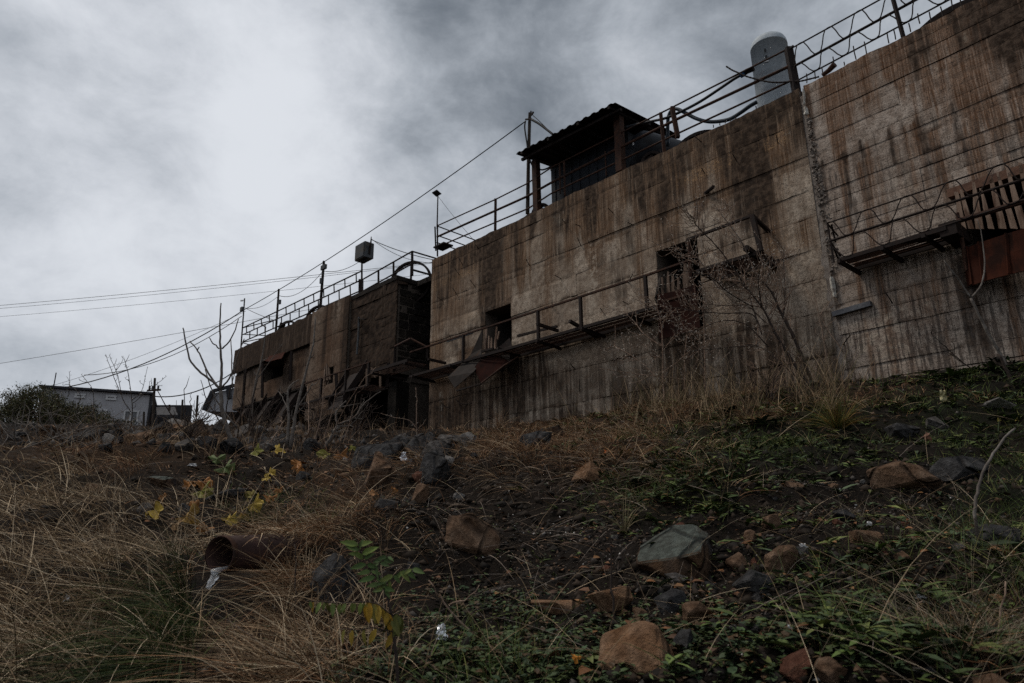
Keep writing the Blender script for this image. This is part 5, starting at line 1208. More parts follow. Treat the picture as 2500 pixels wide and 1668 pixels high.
def grass(name, label, n, fn, cols, Lr, wr, lean, bendk, up=.6, flow=None, jit=.3, far=26, nseg=3, clump=1, spread=.06):
    if clump > 1:
        c_ = scatter(max(1, n // clump), fn, far=far); P = np.repeat(c_, clump, 0); n = len(P); dep = np.hypot(P[:, 0], P[:, 1])
        caz = np.repeat(rng.uniform(0, 6.283, len(c_)), clump); csz = np.repeat(rng.uniform(.55, 1.25, len(c_)), clump)
        off = rng.normal(0, 1, (n, 2)) * (spread * np.maximum(.8, dep / 9))[:, None]; P = P.copy(); P[:, :2] += off; P[:, 2] = hz(P[:, :2])
        az = np.arctan2(off[:, 1], off[:, 0]) + rng.normal(0, .5, n); h = np.column_stack([np.cos(az), np.sin(az), 0 * az]) * .7 + np.column_stack([np.cos(caz), np.sin(caz), 0 * caz]) * .5
        far_ok = ((P - A.O) @ A.n > .06) | ((P - A.O) @ A.u < -19); P = P[far_ok]; h = h[far_ok]; dep = dep[far_ok]; csz = csz[far_ok]; n = len(P)
    else:
        P = scatter(n, fn, far=far); n = len(P); dep = np.hypot(P[:, 0], P[:, 1]); csz = np.ones(n)
        az = rng.uniform(0, 2 * math.pi, n); h = np.column_stack([np.cos(az), np.sin(az), 0 * az])
    if flow is not None: h = h * .8 + np.array(flow)[None]
    L = rng.uniform(*Lr, n) * rng.uniform(.6, 1.15, n) * csz
    d = h * lean * rng.uniform(.2, 1.3, (n, 1)) + np.array([0, 0, up])[None]; d /= np.linalg.norm(d, axis=1)[:, None]
    bend = h * (L * bendk * rng.uniform(.1, 1.2, n))[:, None] - UPV[None] * (L * bendk * rng.uniform(.1, .9, n))[:, None]
    w = rng.uniform(*wr, n) * np.maximum(.62, dep / 9)
    V_, Fq, C = blade_mesh(P - UPV[None] * .01, d, L, w, bend, palette(cols, n, jit), nseg)
    o = tri_mesh(name, V_, Fq, GRASS, C); return tag(o, label, 'grass', None, 'stuff')
ns = lambda P3, f, o=0: fbm(np.column_stack([P3[:, :2] * f, np.full(len(P3), 3.0 + o)]), 3)
# long straw at left, flattened downhill
grass('dry_grass', 'long pale straw grass lying over the slope at lower left', 6600, lambda p, q: (1 - np.clip(1.4 * blob(p, 560, 1500, 160, 180), 0, 1)) * np.clip(np.maximum(blob(p, 200, 1400, 420, 230), blob(p, 650, 1500, 180, 210)) * (1 + 2.2 * ns(q, 1.6)), 0, 1), STRAW, (.28, .62), (.0042, .0085), 1.1, .6, .6, (-.3, -.35, 0), far=12, nseg=5, clump=9, spread=.05)
grass('dry_grass', 'fine rust brown dead grass on the left and middle banks', 20000, lambda p, q: np.clip((z_dry(p) - .15) * (1 + 2.5 * ns(q, 1.1, 2)), 0, 1), RUSTY, (.07, .24), (.003, .006), 1.0, .5, .7, (-.1, -.3, 0), clump=20, spread=.06)
grass('dry_grass', 'matted straw tufts over the drain pipe and along the wall foot', 21000, lambda p, q: (1 - np.clip(1.4 * blob(p, 555, 1440, 110, 105), 0, 1)) * np.clip(np.maximum.reduce([blob(p, 700, 1350, 140, 70), blob(p, 700, 1480, 150, 170), blob(p, 1350, 1060, 260, 40), blob(p, 1330, 1120, 290, 55), blob(p, 1680, 985, 300, 45), blob(p, 880, 1290, 170, 60)]) * (1 + 2.6 * ns(q, 2.0, 5)), 0, 1), STRAW[:4] + RUSTY, (.12, .36), (.004, .0075), 1.0, .9, .6, (-.3, -.55, 0), nseg=5, clump=22, spread=.06)
grass('green_grass', 'short green and olive grass between weeds on the right bank', 15000, lambda p, q: np.clip((z_green(p) - .15) * (.6 + 3.2 * ns(q, 1.3, 8)) * (1 - .7 * z_soil(p)), 0, 1), GREENS + [(.10, .095, .03)], (.07, .26), (.0035, .007), .8, .5, .8, None, clump=12, spread=.05)
grass('wet_grass', 'dark green wet grass hanging below the pipe outlet', 1700, lambda p, q: np.clip(blob(p, 455, 1500, 42, 110) + .6 * blob(p, 395, 1610, 60, 60), 0, 1) * .9, [(.030, .046, .016), (.045, .062, .020), (.018, .028, .010), (.07, .08, .025)], (.22, .5), (.004, .008), 1.2, .8, .4, (-.5, -.8, 0), far=6, nseg=5)
grass('dry_stalks', 'scattered long thin dead stalks leaning over the whole slope', 1300, lambda p, q: np.clip(.55 * (1 - blob(p, 1150, 1330, 230, 110)) * ((p[:, 1] > 1000)), 0, 1), STRAW + [(.24, .2, .17)], (.3, .75), (.0025, .004), 1.6, .35, .7, None, far=16, nseg=5)
grass('dry_grass', 'tall upright dead grass stems under the budding shrub at the wall foot', 900, lambda p, q: np.clip(np.maximum(blob(p, 1700, 1000, 170, 40), blob(p, 2010, 980, 90, 40)), 0, 1), [(.22, .15, .085), (.12, .075, .042), (.30, .22, .135), (.07, .06, .025)], (.5, 1.5), (.004, .007), .45, .25, 1.0, None, nseg=5)
grass('dry_thatch', 'matted broken straw bits lying flat on the grassy slope', 16000, lambda p, q: np.clip(np.maximum.reduce([blob(p, 250, 1400, 480, 250), blob(p, 650, 1500, 220, 220), z_dry(p)]) * (.8 + 2.4 * ns(q, 1.5, 21)), 0, 1), STRAW + RUSTY + [(.05, .035, .022)], (.05, .17), (.004, .008), 2.5, .25, .35, None, nseg=2)
grass('dry_weeds', 'brown dead weed stems crowding the rubble and sapling feet before the far wall', 1500, lambda p, q: np.clip(np.maximum.reduce([blob(p, 700, 1075, 190, 32), blob(p, 540, 1100, 110, 36), .6 * blob(p, 330, 1085, 170, 26), .5 * blob(p, 900, 1060, 90, 24)]) * (.8 + 2 * ns(q, 1.2, 31)), 0, 1), [(.22, .14, .08), (.13, .075, .045), (.07, .045, .03), (.30, .21, .13)], (.3, .95), (.004, .007), .7, .35, .9, None, nseg=5, clump=7, spread=.10)
grass('dry_roots', 'pale wiry dead roots hanging on the bare soil bank', 2600, lambda p, q: np.clip(np.maximum.reduce([blob(p, 1290, 1150, 230, 65), blob(p, 1060, 1230, 90, 70), blob(p, 1520, 1130, 200, 80), .35 * blob(p, 1250, 1330, 260, 90)]) * (1 + 2 * ns(q, 2.5, 1)), 0, 1), [(.27, .22, .18), (.2, .15, .11), (.13, .09, .06)], (.12, .4), (.004, .007), 1.8, 1.1, .25, (-.3, -.6, 0), far=14, nseg=5)
grass('dry_grass', 'thin tangle of dead stems at the lower right corner', 1100, lambda p, q: np.clip(np.maximum(blob(p, 2400, 1560, 170, 170), .4 * blob(p, 2250, 1300, 300, 120)), 0, 1), [(.24, .19, .125), (.14, .10, .06), (.32, .26, .19)], (.12, .4), (.0018, .003), .9, .4, .8, None, far=6)
# broad weeds
def weeds(name, label, n, fn, cols, Lr, asp, far=20, k=(3, 7), flat=.5):
    P = scatter(n, fn, far=far); Bs = []; Ds = []; Ls = []; Cs = []
    for p in P:
        m = rng.integers(*k); c0 = np.array(cols[rng.integers(0, len(cols))]) * rng.uniform(.7, 1.3); s0 = rng.uniform(*Lr) * max(1, np.hypot(p[0], p[1]) / 9)
        for j in range(m):
            a = rng.uniform(0, 6.28); Bs.append(p + np.array([0, 0, rng.uniform(0, .03)])); Ds.append([math.cos(a), math.sin(a), rng.uniform(.1, 1.1) * (1 - flat) + .15]); Ls.append(s0 * rng.uniform(.6, 1.2)); Cs.append(c0 * rng.uniform(.75, 1.25))
    Bs, Ds, Ls, Cs = map(np.array, (Bs, Ds, Ls, Cs))
    V_, Fq, C = leaf_mesh(Bs, Ds, np.tile(UPV, (len(Bs), 1)) + rng.normal(0, .25, (len(Bs), 3)), Ls, Ls * asp, Cs)
    return tag(tri_mesh(name, V_, Fq, LEAF, C), label, 'weeds', None, 'stuff')
weeds('green_weeds', 'low broad leaved green weeds covering the right bank below the wall', 3000, lambda p, q: np.clip((np.maximum.reduce([blob(p, 1900, 1060, 420, 80), blob(p, 1680, 1170, 240, 90), blob(p, 2380, 1000, 220, 100), .35 * blob(p, 2150, 1450, 400, 200)])) * (1 + 2.5 * ns(q, 1.4, 4)), 0, 1), GREENS, (.05, .13), .24)
weeds('bramble_cover', 'dark ivy and bramble leaves along the bottom middle of the slope', 2600, lambda p, q: np.clip(np.maximum.reduce([blob(p, 1250, 1620, 380, 70), .7 * blob(p, 1700, 1600, 300, 90), .5 * blob(p, 1180, 1510, 160, 70), .5 * blob(p, 2100, 1560, 250, 100)]) * (1 + 2 * ns(q, 2, 6)), 0, 1), [(.035, .06, .025), (.05, .075, .03), (.065, .09, .03), (.07, .042, .02)], (.018, .042), .62, far=6, k=(3, 6))
weeds('green_weeds', 'tiny scattered seedlings on the bare ground', 1500, lambda p, q: np.clip(.5 * z_soil(p) + .3 * z_green(p), 0, 1), GREENS, (.012, .035), .5, far=8, k=(2, 5))
weeds('leaf_litter', 'brown and orange fallen leaf litter round the bare saplings and soil', 1800, lambda p, q: np.clip(np.maximum.reduce([blob(p, 640, 1160, 190, 80), .4 * blob(p, 480, 1230, 160, 50), .35 * blob(p, 1650, 1400, 400, 160), .25 * blob(p, 2150, 1300, 350, 160)]) * (1 + 2 * ns(q, 1.5, 7)), 0, 1), [(.16, .07, .028), (.12, .055, .025), (.20, .10, .04), (.09, .05, .03)], (.03, .075), .6, k=(1, 2), flat=.9)
# pebbles
def pebbles(name, label, n, fn, cols, sr, far=16):
    P = scatter(n, fn, far=far); n = len(P); dep = np.hypot(P[:, 0], P[:, 1]); s = rng.uniform(sr[0], 1, n) ** 3 * sr[1] * np.maximum(.8, dep / 6)
    oc = np.array([(1, 0, 0), (-1, 0, 0), (0, 1, 0), (0, -1, 0), (0, 0, 1), (0, 0, -1)], float); of = np.array([(0, 2, 4), (2, 1, 4), (1, 3, 4), (3, 0, 4), (2, 0, 5), (1, 2, 5), (3, 1, 5), (0, 3, 5)])
    V_ = P[:, None] + oc[None] * s[:, None, None] * rng.uniform(.55, 1.25, (n, 6, 1)) * np.array([1, 1, .7]); V_ = V_ + rng.normal(0, 1, V_.shape) * s[:, None, None] * .22
    Fq = (np.arange(n) * 6)[:, None, None] + of[None]
    C = np.repeat(palette(cols, n, .35), 6, 0)
    return tag(tri_mesh(name, V_.reshape(-1, 3), Fq.reshape(-1, 3), STONEV, C), label, 'gravel', None, 'stuff')
pebbles('gravel', 'dark gravel and small stones on the bare soil bank', 14000, lambda p, q: np.clip(z_soil(p) + .12, 0, 1), [(.045, .040, .037), (.08, .071, .063), (.028, .023, .020), (.10, .066, .045), (.055, .036, .026)], (.25, .03))
pebbles('soil_clods', 'dark crumbly soil clods on the bare bank', 6500, lambda p, q: np.clip(z_soil(p) * (.5 + 2.5 * ns(q, 1.2, 12)) + .05, 0, 1), [(.014, .011, .009), (.022, .016, .012), (.03, .021, .015), (.018, .015, .013)], (.25, .06))
pebbles('white_pebbles', 'small white pebbles and shell bits sprinkled on the dark soil', 700, lambda p, q: np.clip(np.maximum.reduce([blob(p, 1350, 1290, 200, 70), blob(p, 1200, 1200, 90, 30), .5 * blob(p, 1650, 1430, 400, 120), .3 * z_soil(p)]), 0, 1), [(.45, .43, .41), (.38, .36, .33), (.5, .48, .45)], (.35, .014))
pebbles('rubble', 'small broken stones strewn along the foot of the far wall', 900, lambda p, q: np.clip(np.maximum.reduce([blob(p, 480, 1062, 260, 26), blob(p, 760, 1075, 180, 28), blob(p, 1000, 1110, 110, 50), .5 * blob(p, 200, 1060, 200, 24)]), 0, 1), [(.05, .047, .046), (.10, .09, .085), (.03, .028, .028), (.09, .055, .035)], (.35, .06), far=27)

# ------------------------------------------------------------------ rocks
def rock_geo(seed, n=15, rough_=.085, sub=2, pts=None):
    r = np.random.default_rng(seed); P = r.normal(size=(n, 3)); P /= np.linalg.norm(P, axis=1)[:, None]; P *= r.uniform(.78, 1.0, (n, 1))
    if pts is not None: P = np.array(pts, float); rough_ = .05; sub = 3
    bm = bmesh.new()
    for p in P: bm.verts.new(p)
    res = bmesh.ops.convex_hull(bm, input=bm.verts); 
    bmesh.ops.delete(bm, geom=[v for v in bm.verts if not v.link_faces], context='VERTS')
    bmesh.ops.dissolve_limit(bm, angle_limit=.32, verts=bm.verts, edges=bm.edges)
    bmesh.ops.bevel(bm, geom=list(bm.edges), offset=.045, segments=1, affect='EDGES', clamp_overlap=True)
    bmesh.ops.triangulate(bm, faces=bm.faces)
    bmesh.ops.subdivide_edges(bm, edges=bm.edges, cuts=sub, use_grid_fill=True)
    V_ = np.array([v.co[:] for v in bm.verts]); bm.verts.index_update(); Fc = [[v.index for v in f.verts] for f in bm.faces]; bm.free()
    nn = fbm(V_ * 2.3 + seed, 4) - .5 * np.abs(fbm(V_ * 3.1 + seed * 2 + 40, 3)); V_ = V_ * (1 + rough_ * 2.6 * nn[:, None]); V_ += rough_ * .5 * np.column_stack([fbm(V_ * 7 + 3, 2), fbm(V_ * 7 + 9, 2), fbm(V_ * 7 + 21, 2)])
    lo, hi = V_.min(0), V_.max(0); V_ = (V_ - (lo + hi) / 2) / ((hi - lo) / 2)
    return V_, Fc
def rock(px, py, w, h, kind, label, seed, group=None, rot=None, n=15, deep=.9, sub=2, pts=None):
    c = G(px, py + h * .42); dep = c @ FW
    rw, rh = w / F * dep / 2, h / F * dep / 2
    V_, Fc = rock_geo(seed, n, sub=sub, pts=pts); r = np.random.default_rng(seed + 5)
    a = r.uniform(-.35, .35) if rot is None else rot
    V_ = V_ * np.array([rw, max(rw, rh) * deep, rh * 1.12])
    R_ = np.array([[math.cos(a), 0, math.sin(a)], [0, 1, 0], [-math.sin(a), 0, math.cos(a)]]); V_ = V_ @ R_.T
    cc = c + UPV * (rh * .48) + np.array([0, max(rw, rh) * deep * .45, 0])
    o = obj('rock', V_ + cc, Fc, ROCKS[kind], None, base=cc); return tag(o, label, 'rock', group)
SLAB = [(-1.0, -.3, -.22), (-.75, .7, .25), (.12, .9, .98), (.60, .75, 1.0), (.84, .45, .62), (1.0, .1, -.95), (.28, -.75, -.80), (-.22, -.8, -.72), (.30, -.75, .12), (-.2, -.7, -.05), (.8, 1.0, -1.0), (-.7, .9, -.7)]
RK = [ # heap at the corner of the brown wall
 (913, 1102, 100, 62, 'dark', 'large dark slab rock at the left of the heap by the wall corner'), (932, 1139, 76, 64, 'brown', 'square brown block in front of the rock heap by the wall corner'),
 (976, 1076, 64, 32, 'dark', 'flat dark rock behind the brown block'), (977, 1104, 52, 24, 'brown', 'low tan rock just above the white round stone'), (984, 1068, 38, 24, 'grey', 'grey rock topmost at the left of the heap under the twig'),
 (1017, 1083, 50, 52, 'dark', 'tall dark pointed rock in the middle of the heap'), (1048, 1068, 28, 30, 'dark', 'small dark rock touching the left corner of the brown wall'), (1068, 1094, 72, 42, 'grey', 'broad grey brown rock in front of the wall corner'),
 (1099, 1076, 54, 36, 'grey', 'angular grey rock against the foot of the brown wall'), (1142, 1070, 40, 30, 'pale', 'paler pyramid rock at the right end of the heap'), (1060, 1130, 72, 66, 'dark', 'big blue grey boulder at the lower right of the heap'),
 (1093, 1124, 24, 24, 'pale', 'small pale rock beside the blue grey boulder'), (1005, 1127, 18, 16, 'grey', 'small grey stone between brown block and boulder'), (1024, 1160, 36, 32, 'red', 'red brown stone below the heap'), (1024, 1202, 32, 48, 'brown', 'upright brown stone on the gravel below the heap'),
 (943, 1228, 54, 32, 'grey', 'lone grey stone on the dark gravel left of the upright one'), (1150, 1300, 125, 92, 'brown', 'large earthy brown boulder in the middle of the bare soil'), (1312, 1070, 66, 36, 'dark', 'dark rock on the crest in dry grass'), (1357, 1052, 42, 30, 'green', 'grey green rock on the crest beside the dark one'),
 (815, 1405, 98, 112, 'dark', 'rounded dark blue boulder right of the drain pipe'),
 # right bank
 (1668, 1334, 192, 112, 'green', 'largest slab with grey green top and rusty side on the right slope'), (1804, 1372, 46, 44, 'brown', 'small tan rock between the green slab and the brown block'), (1849, 1375, 24, 28, 'red', 'small red brown stone beside the tan rock'), (1916, 1364, 90, 80, 'brown', 'blocky brown rock right of the green slab'),
 (1836, 1312, 32, 40, 'brown', 'brown stone above the small tan rock'), (1892, 1272, 50, 38, 'brown', 'brown stone high on the bare ground above the blocky rock'), (1658, 1415, 60, 28, 'grey', 'flat grey purple stone just below the green slab'), (1645, 1465, 80, 56, 'dark', 'dark stone in the shade below the green slab'),
 (1710, 1500, 68, 62, 'brown', 'brown stone below and right of the dark shaded one'), (1491, 1459, 94, 62, 'orange', 'orange brown rock left of the dark shaded stone'), (1567, 1495, 30, 36, 'brown', 'small brown stone right of the orange one'), (1580, 1585, 192, 122, 'orange', 'big rounded orange brown boulder at the bottom of the slope'),
 (1852, 1418, 100, 46, 'dark', 'dark grey flat rock below the blocky brown rock'), (1955, 1622, 86, 70, 'red', 'red brown rock at the bottom edge right of the big boulder'), (2040, 1643, 66, 64, 'brown', 'brown rock at the bottom edge beside the broad leaves'), (1675, 1565, 44, 62, 'dark', 'dark stone leaning on the right side of the big orange boulder'),
 (1364, 1476, 122, 30, 'orange', 'long flat orange stone lying on the dark soil'), (1445, 1150, 70, 44, 'orange', 'rusty orange stone in the grass of the upper bank'),
 (2230, 1156, 140, 78, 'brown', 'large two toned brown boulder high on the right slope'), (2347, 1138, 108, 46, 'dark', 'dark slate slab beside the two toned boulder'), (2462, 980, 58, 26, 'pale', 'pale grey rock near the right edge under the wall'), (2290, 1027, 42, 26, 'grey', 'grey stone above the two toned boulder'),
 (2211, 1047, 56, 28, 'dark', 'dark mossy stone in weeds above the two toned boulder'), (2317, 1166, 28, 22, 'grey', 'small grey stone under the slate slab'), (2070, 1255, 50, 30, 'dark', 'dark half buried rock left of the two toned boulder'), (2130, 1312, 70, 34, 'brown', 'half buried brown rock in the weeds at right'), (2210, 1360, 44, 30, 'brown', 'brown stone below the broad leaf rosette'), (2430, 1300, 120, 44, 'dark', 'dark overhung rock near the right edge'),
 # left ridge
 (291, 1044, 40, 28, 'grey', 'grey rock in front of the grey building on the ridge'), (313, 1051, 30, 28, 'pale', 'pale split rock right below the grey building'), (349, 1064, 46, 30, 'brown', 'pinkish brown rock on the ridge under the roadside pole'), (414, 1029, 76, 16, 'pale', 'long pale flat slab on the ridge under the shed'),
 (391, 1040, 46, 26, 'dark', 'dark rock just left below the pale slab'), (432, 1043, 44, 20, 'orange', 'orange rock just right below the pale slab'), (475, 1045, 54, 44, 'green', 'lichen green rock right of the pale slab'), (531, 1040, 38, 38, 'grey', 'tall grey rock behind the forked sapling'), (592, 1048, 46, 32, 'grey', 'grey rock under the end of the far wall'),
 (630, 1052, 40, 24, 'pale', 'pale rock in the rubble right of the far wall end'), (112, 1052, 50, 22, 'brown', 'brown rock in the ridge below the bush'), (212, 1058, 76, 28, 'dark', 'wide dark rock on the ridge left of the windows'), (267, 1068, 34, 26, 'pale', 'pale white spotted rock on the left ridge'),
 (160, 1070, 44, 22, 'dark', 'low dark rock under the wide one at left'), (500, 1078, 50, 30, 'dark', 'dark rock below the lichen green one'), (560, 1085, 60, 36, 'dark', 'dark rock at the base of the forked sapling'), (445, 1082, 48, 30, 'grey', 'grey rock below the orange one on the ridge'), (650, 1080, 56, 30, 'grey', 'grey rock left of the grassy gap'), (700, 1068, 44, 26, 'dark', 'dark rock under the chutes of the far wall'), (395, 1090, 40, 24, 'dark', 'dark rock in brown grass below the ridge'),
 (353, 1242, 38, 32, 'grey', 'smooth grey stone among yellow leaves at left'), (447, 1245, 44, 36, 'dark', 'blue grey stone near the bright yellow leaf'), (385, 1172, 70, 26, 'green', 'flat grey green slab in the grass at left'), (219, 1190, 40, 26, 'brown', 'brown stone in tall straw at left'), (540, 1202, 110, 36, 'dark', 'long dark slab among the fallen leaves'), (740, 1160, 36, 26, 'dark', 'small dark stone under the yellow leaves'), (800, 1172, 22, 20, 'brown', 'small tan stone at the right of the leaves'),
 (1010, 1385, 40, 24, 'dark', 'dark stone on the soil right of the pinnate plant'), (1120, 1210, 26, 16, 'pale', 'small pale stone on the black gravel'), (1940, 1180, 44, 20, 'brown', 'brown stone in the weeds below the grass tussock'), (2430, 1690, 120, 60, 'brown', 'brown rock at the lower right corner')]
for i, (x, y, w_, h_, kd, lb) in enumerate(RK): rock(x, y, w_ * (1.15 if y > 1150 else (1.25 if x > 850 else 1.12)), h_ * (1.2 if y > 1150 else 1.4), kd, lb, 100 + i * 3, n=11 if kd == 'green' else 15, pts=SLAB if w_ == 192 and kd == 'green' else None, rot=0.0 if w_ == 192 and kd == 'green' else None)
# small stones of the two heaps, alike
rs = random.Random(9)
for i in range(64):
    if i < 40: x, y, s_ = rs.uniform(250, 760), rs.gauss(1066, 14), 12 + 30 * rs.random() ** 2
    elif i < 54: x, y, s_ = rs.uniform(880, 1180), rs.gauss(1112, 24), rs.uniform(10, 20)
    else: x, y, s_ = rs.uniform(20, 260), rs.gauss(1062, 8), rs.uniform(12, 26)
    zone = ('left ridge rubble' if i < 40 else ('wall corner heap' if i < 54 else 'ridge below the bush'))
    kd = rs.choice(['dark', 'dark', 'grey', 'grey', 'brown'])
    rock(x, y, s_ * 1.2, s_ * .8, kd, kd + ' ' + {'left ridge rubble': 'small angular stone in the rubble strip before the far wall', 'wall corner heap': 'small stone among the boulders at the brown wall corner', 'ridge below the bush': 'small stone on the ridge below the left bush'}[zone], 900 + i, kd + ' stones of the ' + zone, sub=1, n=14)
for i in range(46):
    x, y = rs.uniform(1450, 2480), rs.uniform(1180, 1650)
    s_ = rs.uniform(9, 24) * (1 + (y - 1180) / 700)
    kd = rs.choice(['brown', 'brown', 'red', 'dark', 'grey', 'orange']); pt = 'upper' if y < 1330 else ('middle' if y < 1500 else 'lower')
    rock(x, y, s_ * 1.2, s_ * .8, kd, 'small half buried %s stone on the %s part of the bare right slope' % (kd, pt), 1200 + i, 'small %s stones on the %s right slope' % (kd, pt), sub=1, n=14)

# ------------------------------------------------------------------ drain pipe and water
pm = G(532, 1405) ; dpp = pm @ FW
mouth = ray(536, 1354) * (dpp * .86 / (ray(536, 1354) @ FW)); R_ = 43 / F * dpp * .87
axp = unit(np.array([.34, .94, .02]))
dp = thing('drain_pipe', mouth, 'rusty brown drain pipe sticking out of the grassy bank', 'pipe')
V_, Fc = revolve([(R_ * .93, .5), (R_ * .93, .0), (R_, 0.0), (R_, 2.4)], mouth, axp, 28); obj('pipe_shell', V_, Fc, PIPE, dp, True)
V_, Fc = revolve([(R_ * 1.0, -.004), (R_ * 1.03, .0), (R_ * 1.03, .03), (R_, .035)], mouth, axp, 28); obj('rim', V_, Fc, RUST, dp, True)
V_, Fc = revolve([(.001, .49), (R_ * .93, .5)], mouth, axp, 20); obj('shade_plug', V_, Fc, ROOMM, dp)  # added plug, its dark colour stands in for the shade inside the pipe
lip = mouth - UPV * R_ * .9
wq = [(528, 1400), (522, 1412), (514, 1424), (507, 1438)]
W_ = [lip + axp * .15 + UPV * .01, lip - axp * .02] + [ray(x, y) * ((lip @ FW - .02 * i) / (ray(x, y) @ FW)) for i, (x, y) in enumerate(wq)]
o = MB().tube(smooth_pts(W_, 4), [.02] * 5 + [.024] * 8 + [.02] * 4 + [.015] * 4, 7).go('water_jet', WATER, None, True, base=lip); tag(o, 'thin stream of clear water pouring from the drain pipe', 'water')
# grass hanging over the pipe
n = 2600; f = rng.random(n) ** .8 * 1.5 + .12; a = rng.normal(0, .6, n)
e1 = unit(np.cross(axp, UPV)); Pb = mouth[None] + axp[None] * f[:, None] + R_ * 1.02 * (np.cos(a)[:, None] * UPV[None] + np.sin(a)[:, None] * (-e1 if e1[1] > 0 else e1)[None]) + rng.normal(0, .02, (n, 3))
keep = f > .42 + rng.normal(0, .16, n); Pb = Pb[keep]; n = len(Pb)
dv = np.tile(np.array([-.4, -.6, .45]), (n, 1)) + rng.normal(0, .45, (n, 3)); dv /= np.linalg.norm(dv, axis=1)[:, None]; L = rng.uniform(.08, .26, n)
V_, Fq, C = blade_mesh(Pb, dv, L, rng.uniform(.003, .006, n), np.tile(np.array([-.05, -.1, -.2]), (n, 1)) * rng.uniform(.3, 1.1, (n, 1)), palette(STRAW + RUSTY, n), 4)
tag(tri_mesh('hanging_grass', V_, Fq, GRASS, C), 'dead grass hanging down over the drain pipe', 'grass', None, 'stuff')

# ------------------------------------------------------------------ saplings and shrubs
def branchy(label, stems, mat, name='sapling', cat='sapling', depth=None, budn=0, base=None, twig=0, seed=1, group=None, spread=.4, budmat=None, tl=(.12, .4), thick=1.0, twmat=None):
    """stems: list of (pixel polyline, r0, r1); first stem's first point stands on the ground"""
    r = np.random.default_rng(seed)
    p0 = G(*stems[0][0][0]); dep = p0[1] if depth is None else depth
    if depth is not None: p0 = D(*stems[0][0][0], dep)
    t = thing(name, p0, label, cat, group); buds_V = MB(); tw = MB(); ntw = 0
    allp = []
    for si, (pl_, r0, r1) in enumerate(stems):
        off = r.uniform(-spread, spread) if si else 0
        P = [D(x, y, dep + off * i / max(1, len(pl_) - 1)) for i, (x, y) in enumerate(pl_)]
        P = smooth_pts(P, 4); P = [p + r.normal(0, .004, 3) for p in P]
        if si == 0: P[0] = P[0] - UPV * .12
        m = MB().tube(P, list(np.linspace(r0, r1, len(P)) * thick), 7); m.go('stem' if si else 'trunk', mat, t, True)
        allp.append(P)
        for k in range(int(twig * len(P))):
            i = r.integers(len(P) // 4, len(P)); d = unit(P[min(i + 1, len(P) - 1)] - P[i - 1]); sd = r.choice([-1, 1]); lat = unit(np.cross(d, FW)) * sd
            s = unit(d * r.uniform(.5, 1.0) + lat * r.uniform(.35, 1.1) + FW * r.normal(0, .35) + UPV * .1); l = r.uniform(*tl) * r.uniform(.5, 1.0)
            q = [P[i], P[i] + s * l * .35 + r.normal(0, .012, 3), P[i] + s * l * .7 + UPV * l * .06 + r.normal(0, .02, 3), P[i] + s * l + UPV * l * r.uniform(.05, .3) - lat * l * .1]; q = smooth_pts(q, 3)
            tw.tube(q, list(np.linspace(max(r1 * .9, .0035), .0022, len(q)) * (1 if dep < 7 else 1.5)), 4, False); ntw += 1; allp.append(q)
    if ntw: tw.go('twigs', twmat or mat, t)['kind'] = 'stuff'
    if budn:
        nb = 0
        for P in allp:
            for i in range(1, len(P)):
                seg = np.linalg.norm(P[i] - P[i - 1])
                for _ in range(int(seg / (.11 / budn) + r.random())):
                    f = r.random(); p = P[i - 1] * (1 - f) + P[i] * f; d0 = unit(P[i] - P[i - 1]); d = unit(r.normal(size=3) * .9 + d0 + UPV * .3); s_ = r.uniform(.018, .032) * max(.7, dep / 14); e = unit(np.cross(d, r.normal(size=3))); g_ = np.cross(d, e)
                    buds_V.add([p, p + d * s_ + e * s_ * .28, p + d * s_ + g_ * s_ * .28, p + d * s_ - e * s_ * .25, p + d * s_ * 2.1], [(0, 2, 1), (0, 3, 2), (0, 1, 3), (1, 2, 4), (2, 3, 4), (3, 1, 4)]); nb += 1
        o = buds_V.go('buds', budmat or BUD, t); o['kind'] = 'stuff'
    return t
branchy('pale forked bare sapling with upright shoots standing left of the far wall',
        [(cL(1650, 1580, 1590, 1440, 1550, 1300, 1535, 1150), .042, .030), (cL(1535, 1150, 1541, 1000, 1535, 850, 1530, 700, 1537, 545), .026, .010), (cL(1535, 1140, 1480, 1090, 1380, 1010, 1320, 930, 1290, 800, 1275, 715), .022, .010),
         (cL(1530, 1140, 1450, 1030, 1400, 920, 1372, 868, 1320, 805), .018, .010), (cL(1372, 870, 1386, 850), .012, .008), (cL(1543, 1135, 1610, 1040, 1660, 900, 1700, 790), .016, .008), (cL(1548, 860, 1610, 790, 1660, 655), .014, .008), (cL(1530, 860, 1480, 820, 1457, 785), .012, .008),
         (cL(1620, 1140, 1614, 950, 1607, 800), .012, .008), (cL(1640, 1400, 1500, 1210, 1428, 1005), .014, .008)], BARK, seed=2, spread=.3)
branchy('leaning pale bare sapling in front of the rusty awning', [(c2(190, 1420, 215, 1250, 240, 1090, 280, 950, 300, 820, 312, 710), .04, .014), (c2(245, 1080, 330, 960, 430, 820), .014, .006)], BARK, seed=3, twig=.2)
branchy('tall thin bare sapling in front of the pilaster', [(c2(480, 1545, 505, 1400, 525, 1280, 590, 1020, 640, 830, 655, 640), .04, .012), (c2(520, 1290, 590, 1180, 640, 1100), .016, .008), (c2(460, 1530, 470, 1380, 466, 1250, 472, 1130, 545, 1075), .036, .010), (c2(470, 1300, 440, 1230, 405, 1160), .014, .006)], BARK, seed=4, twig=.2)
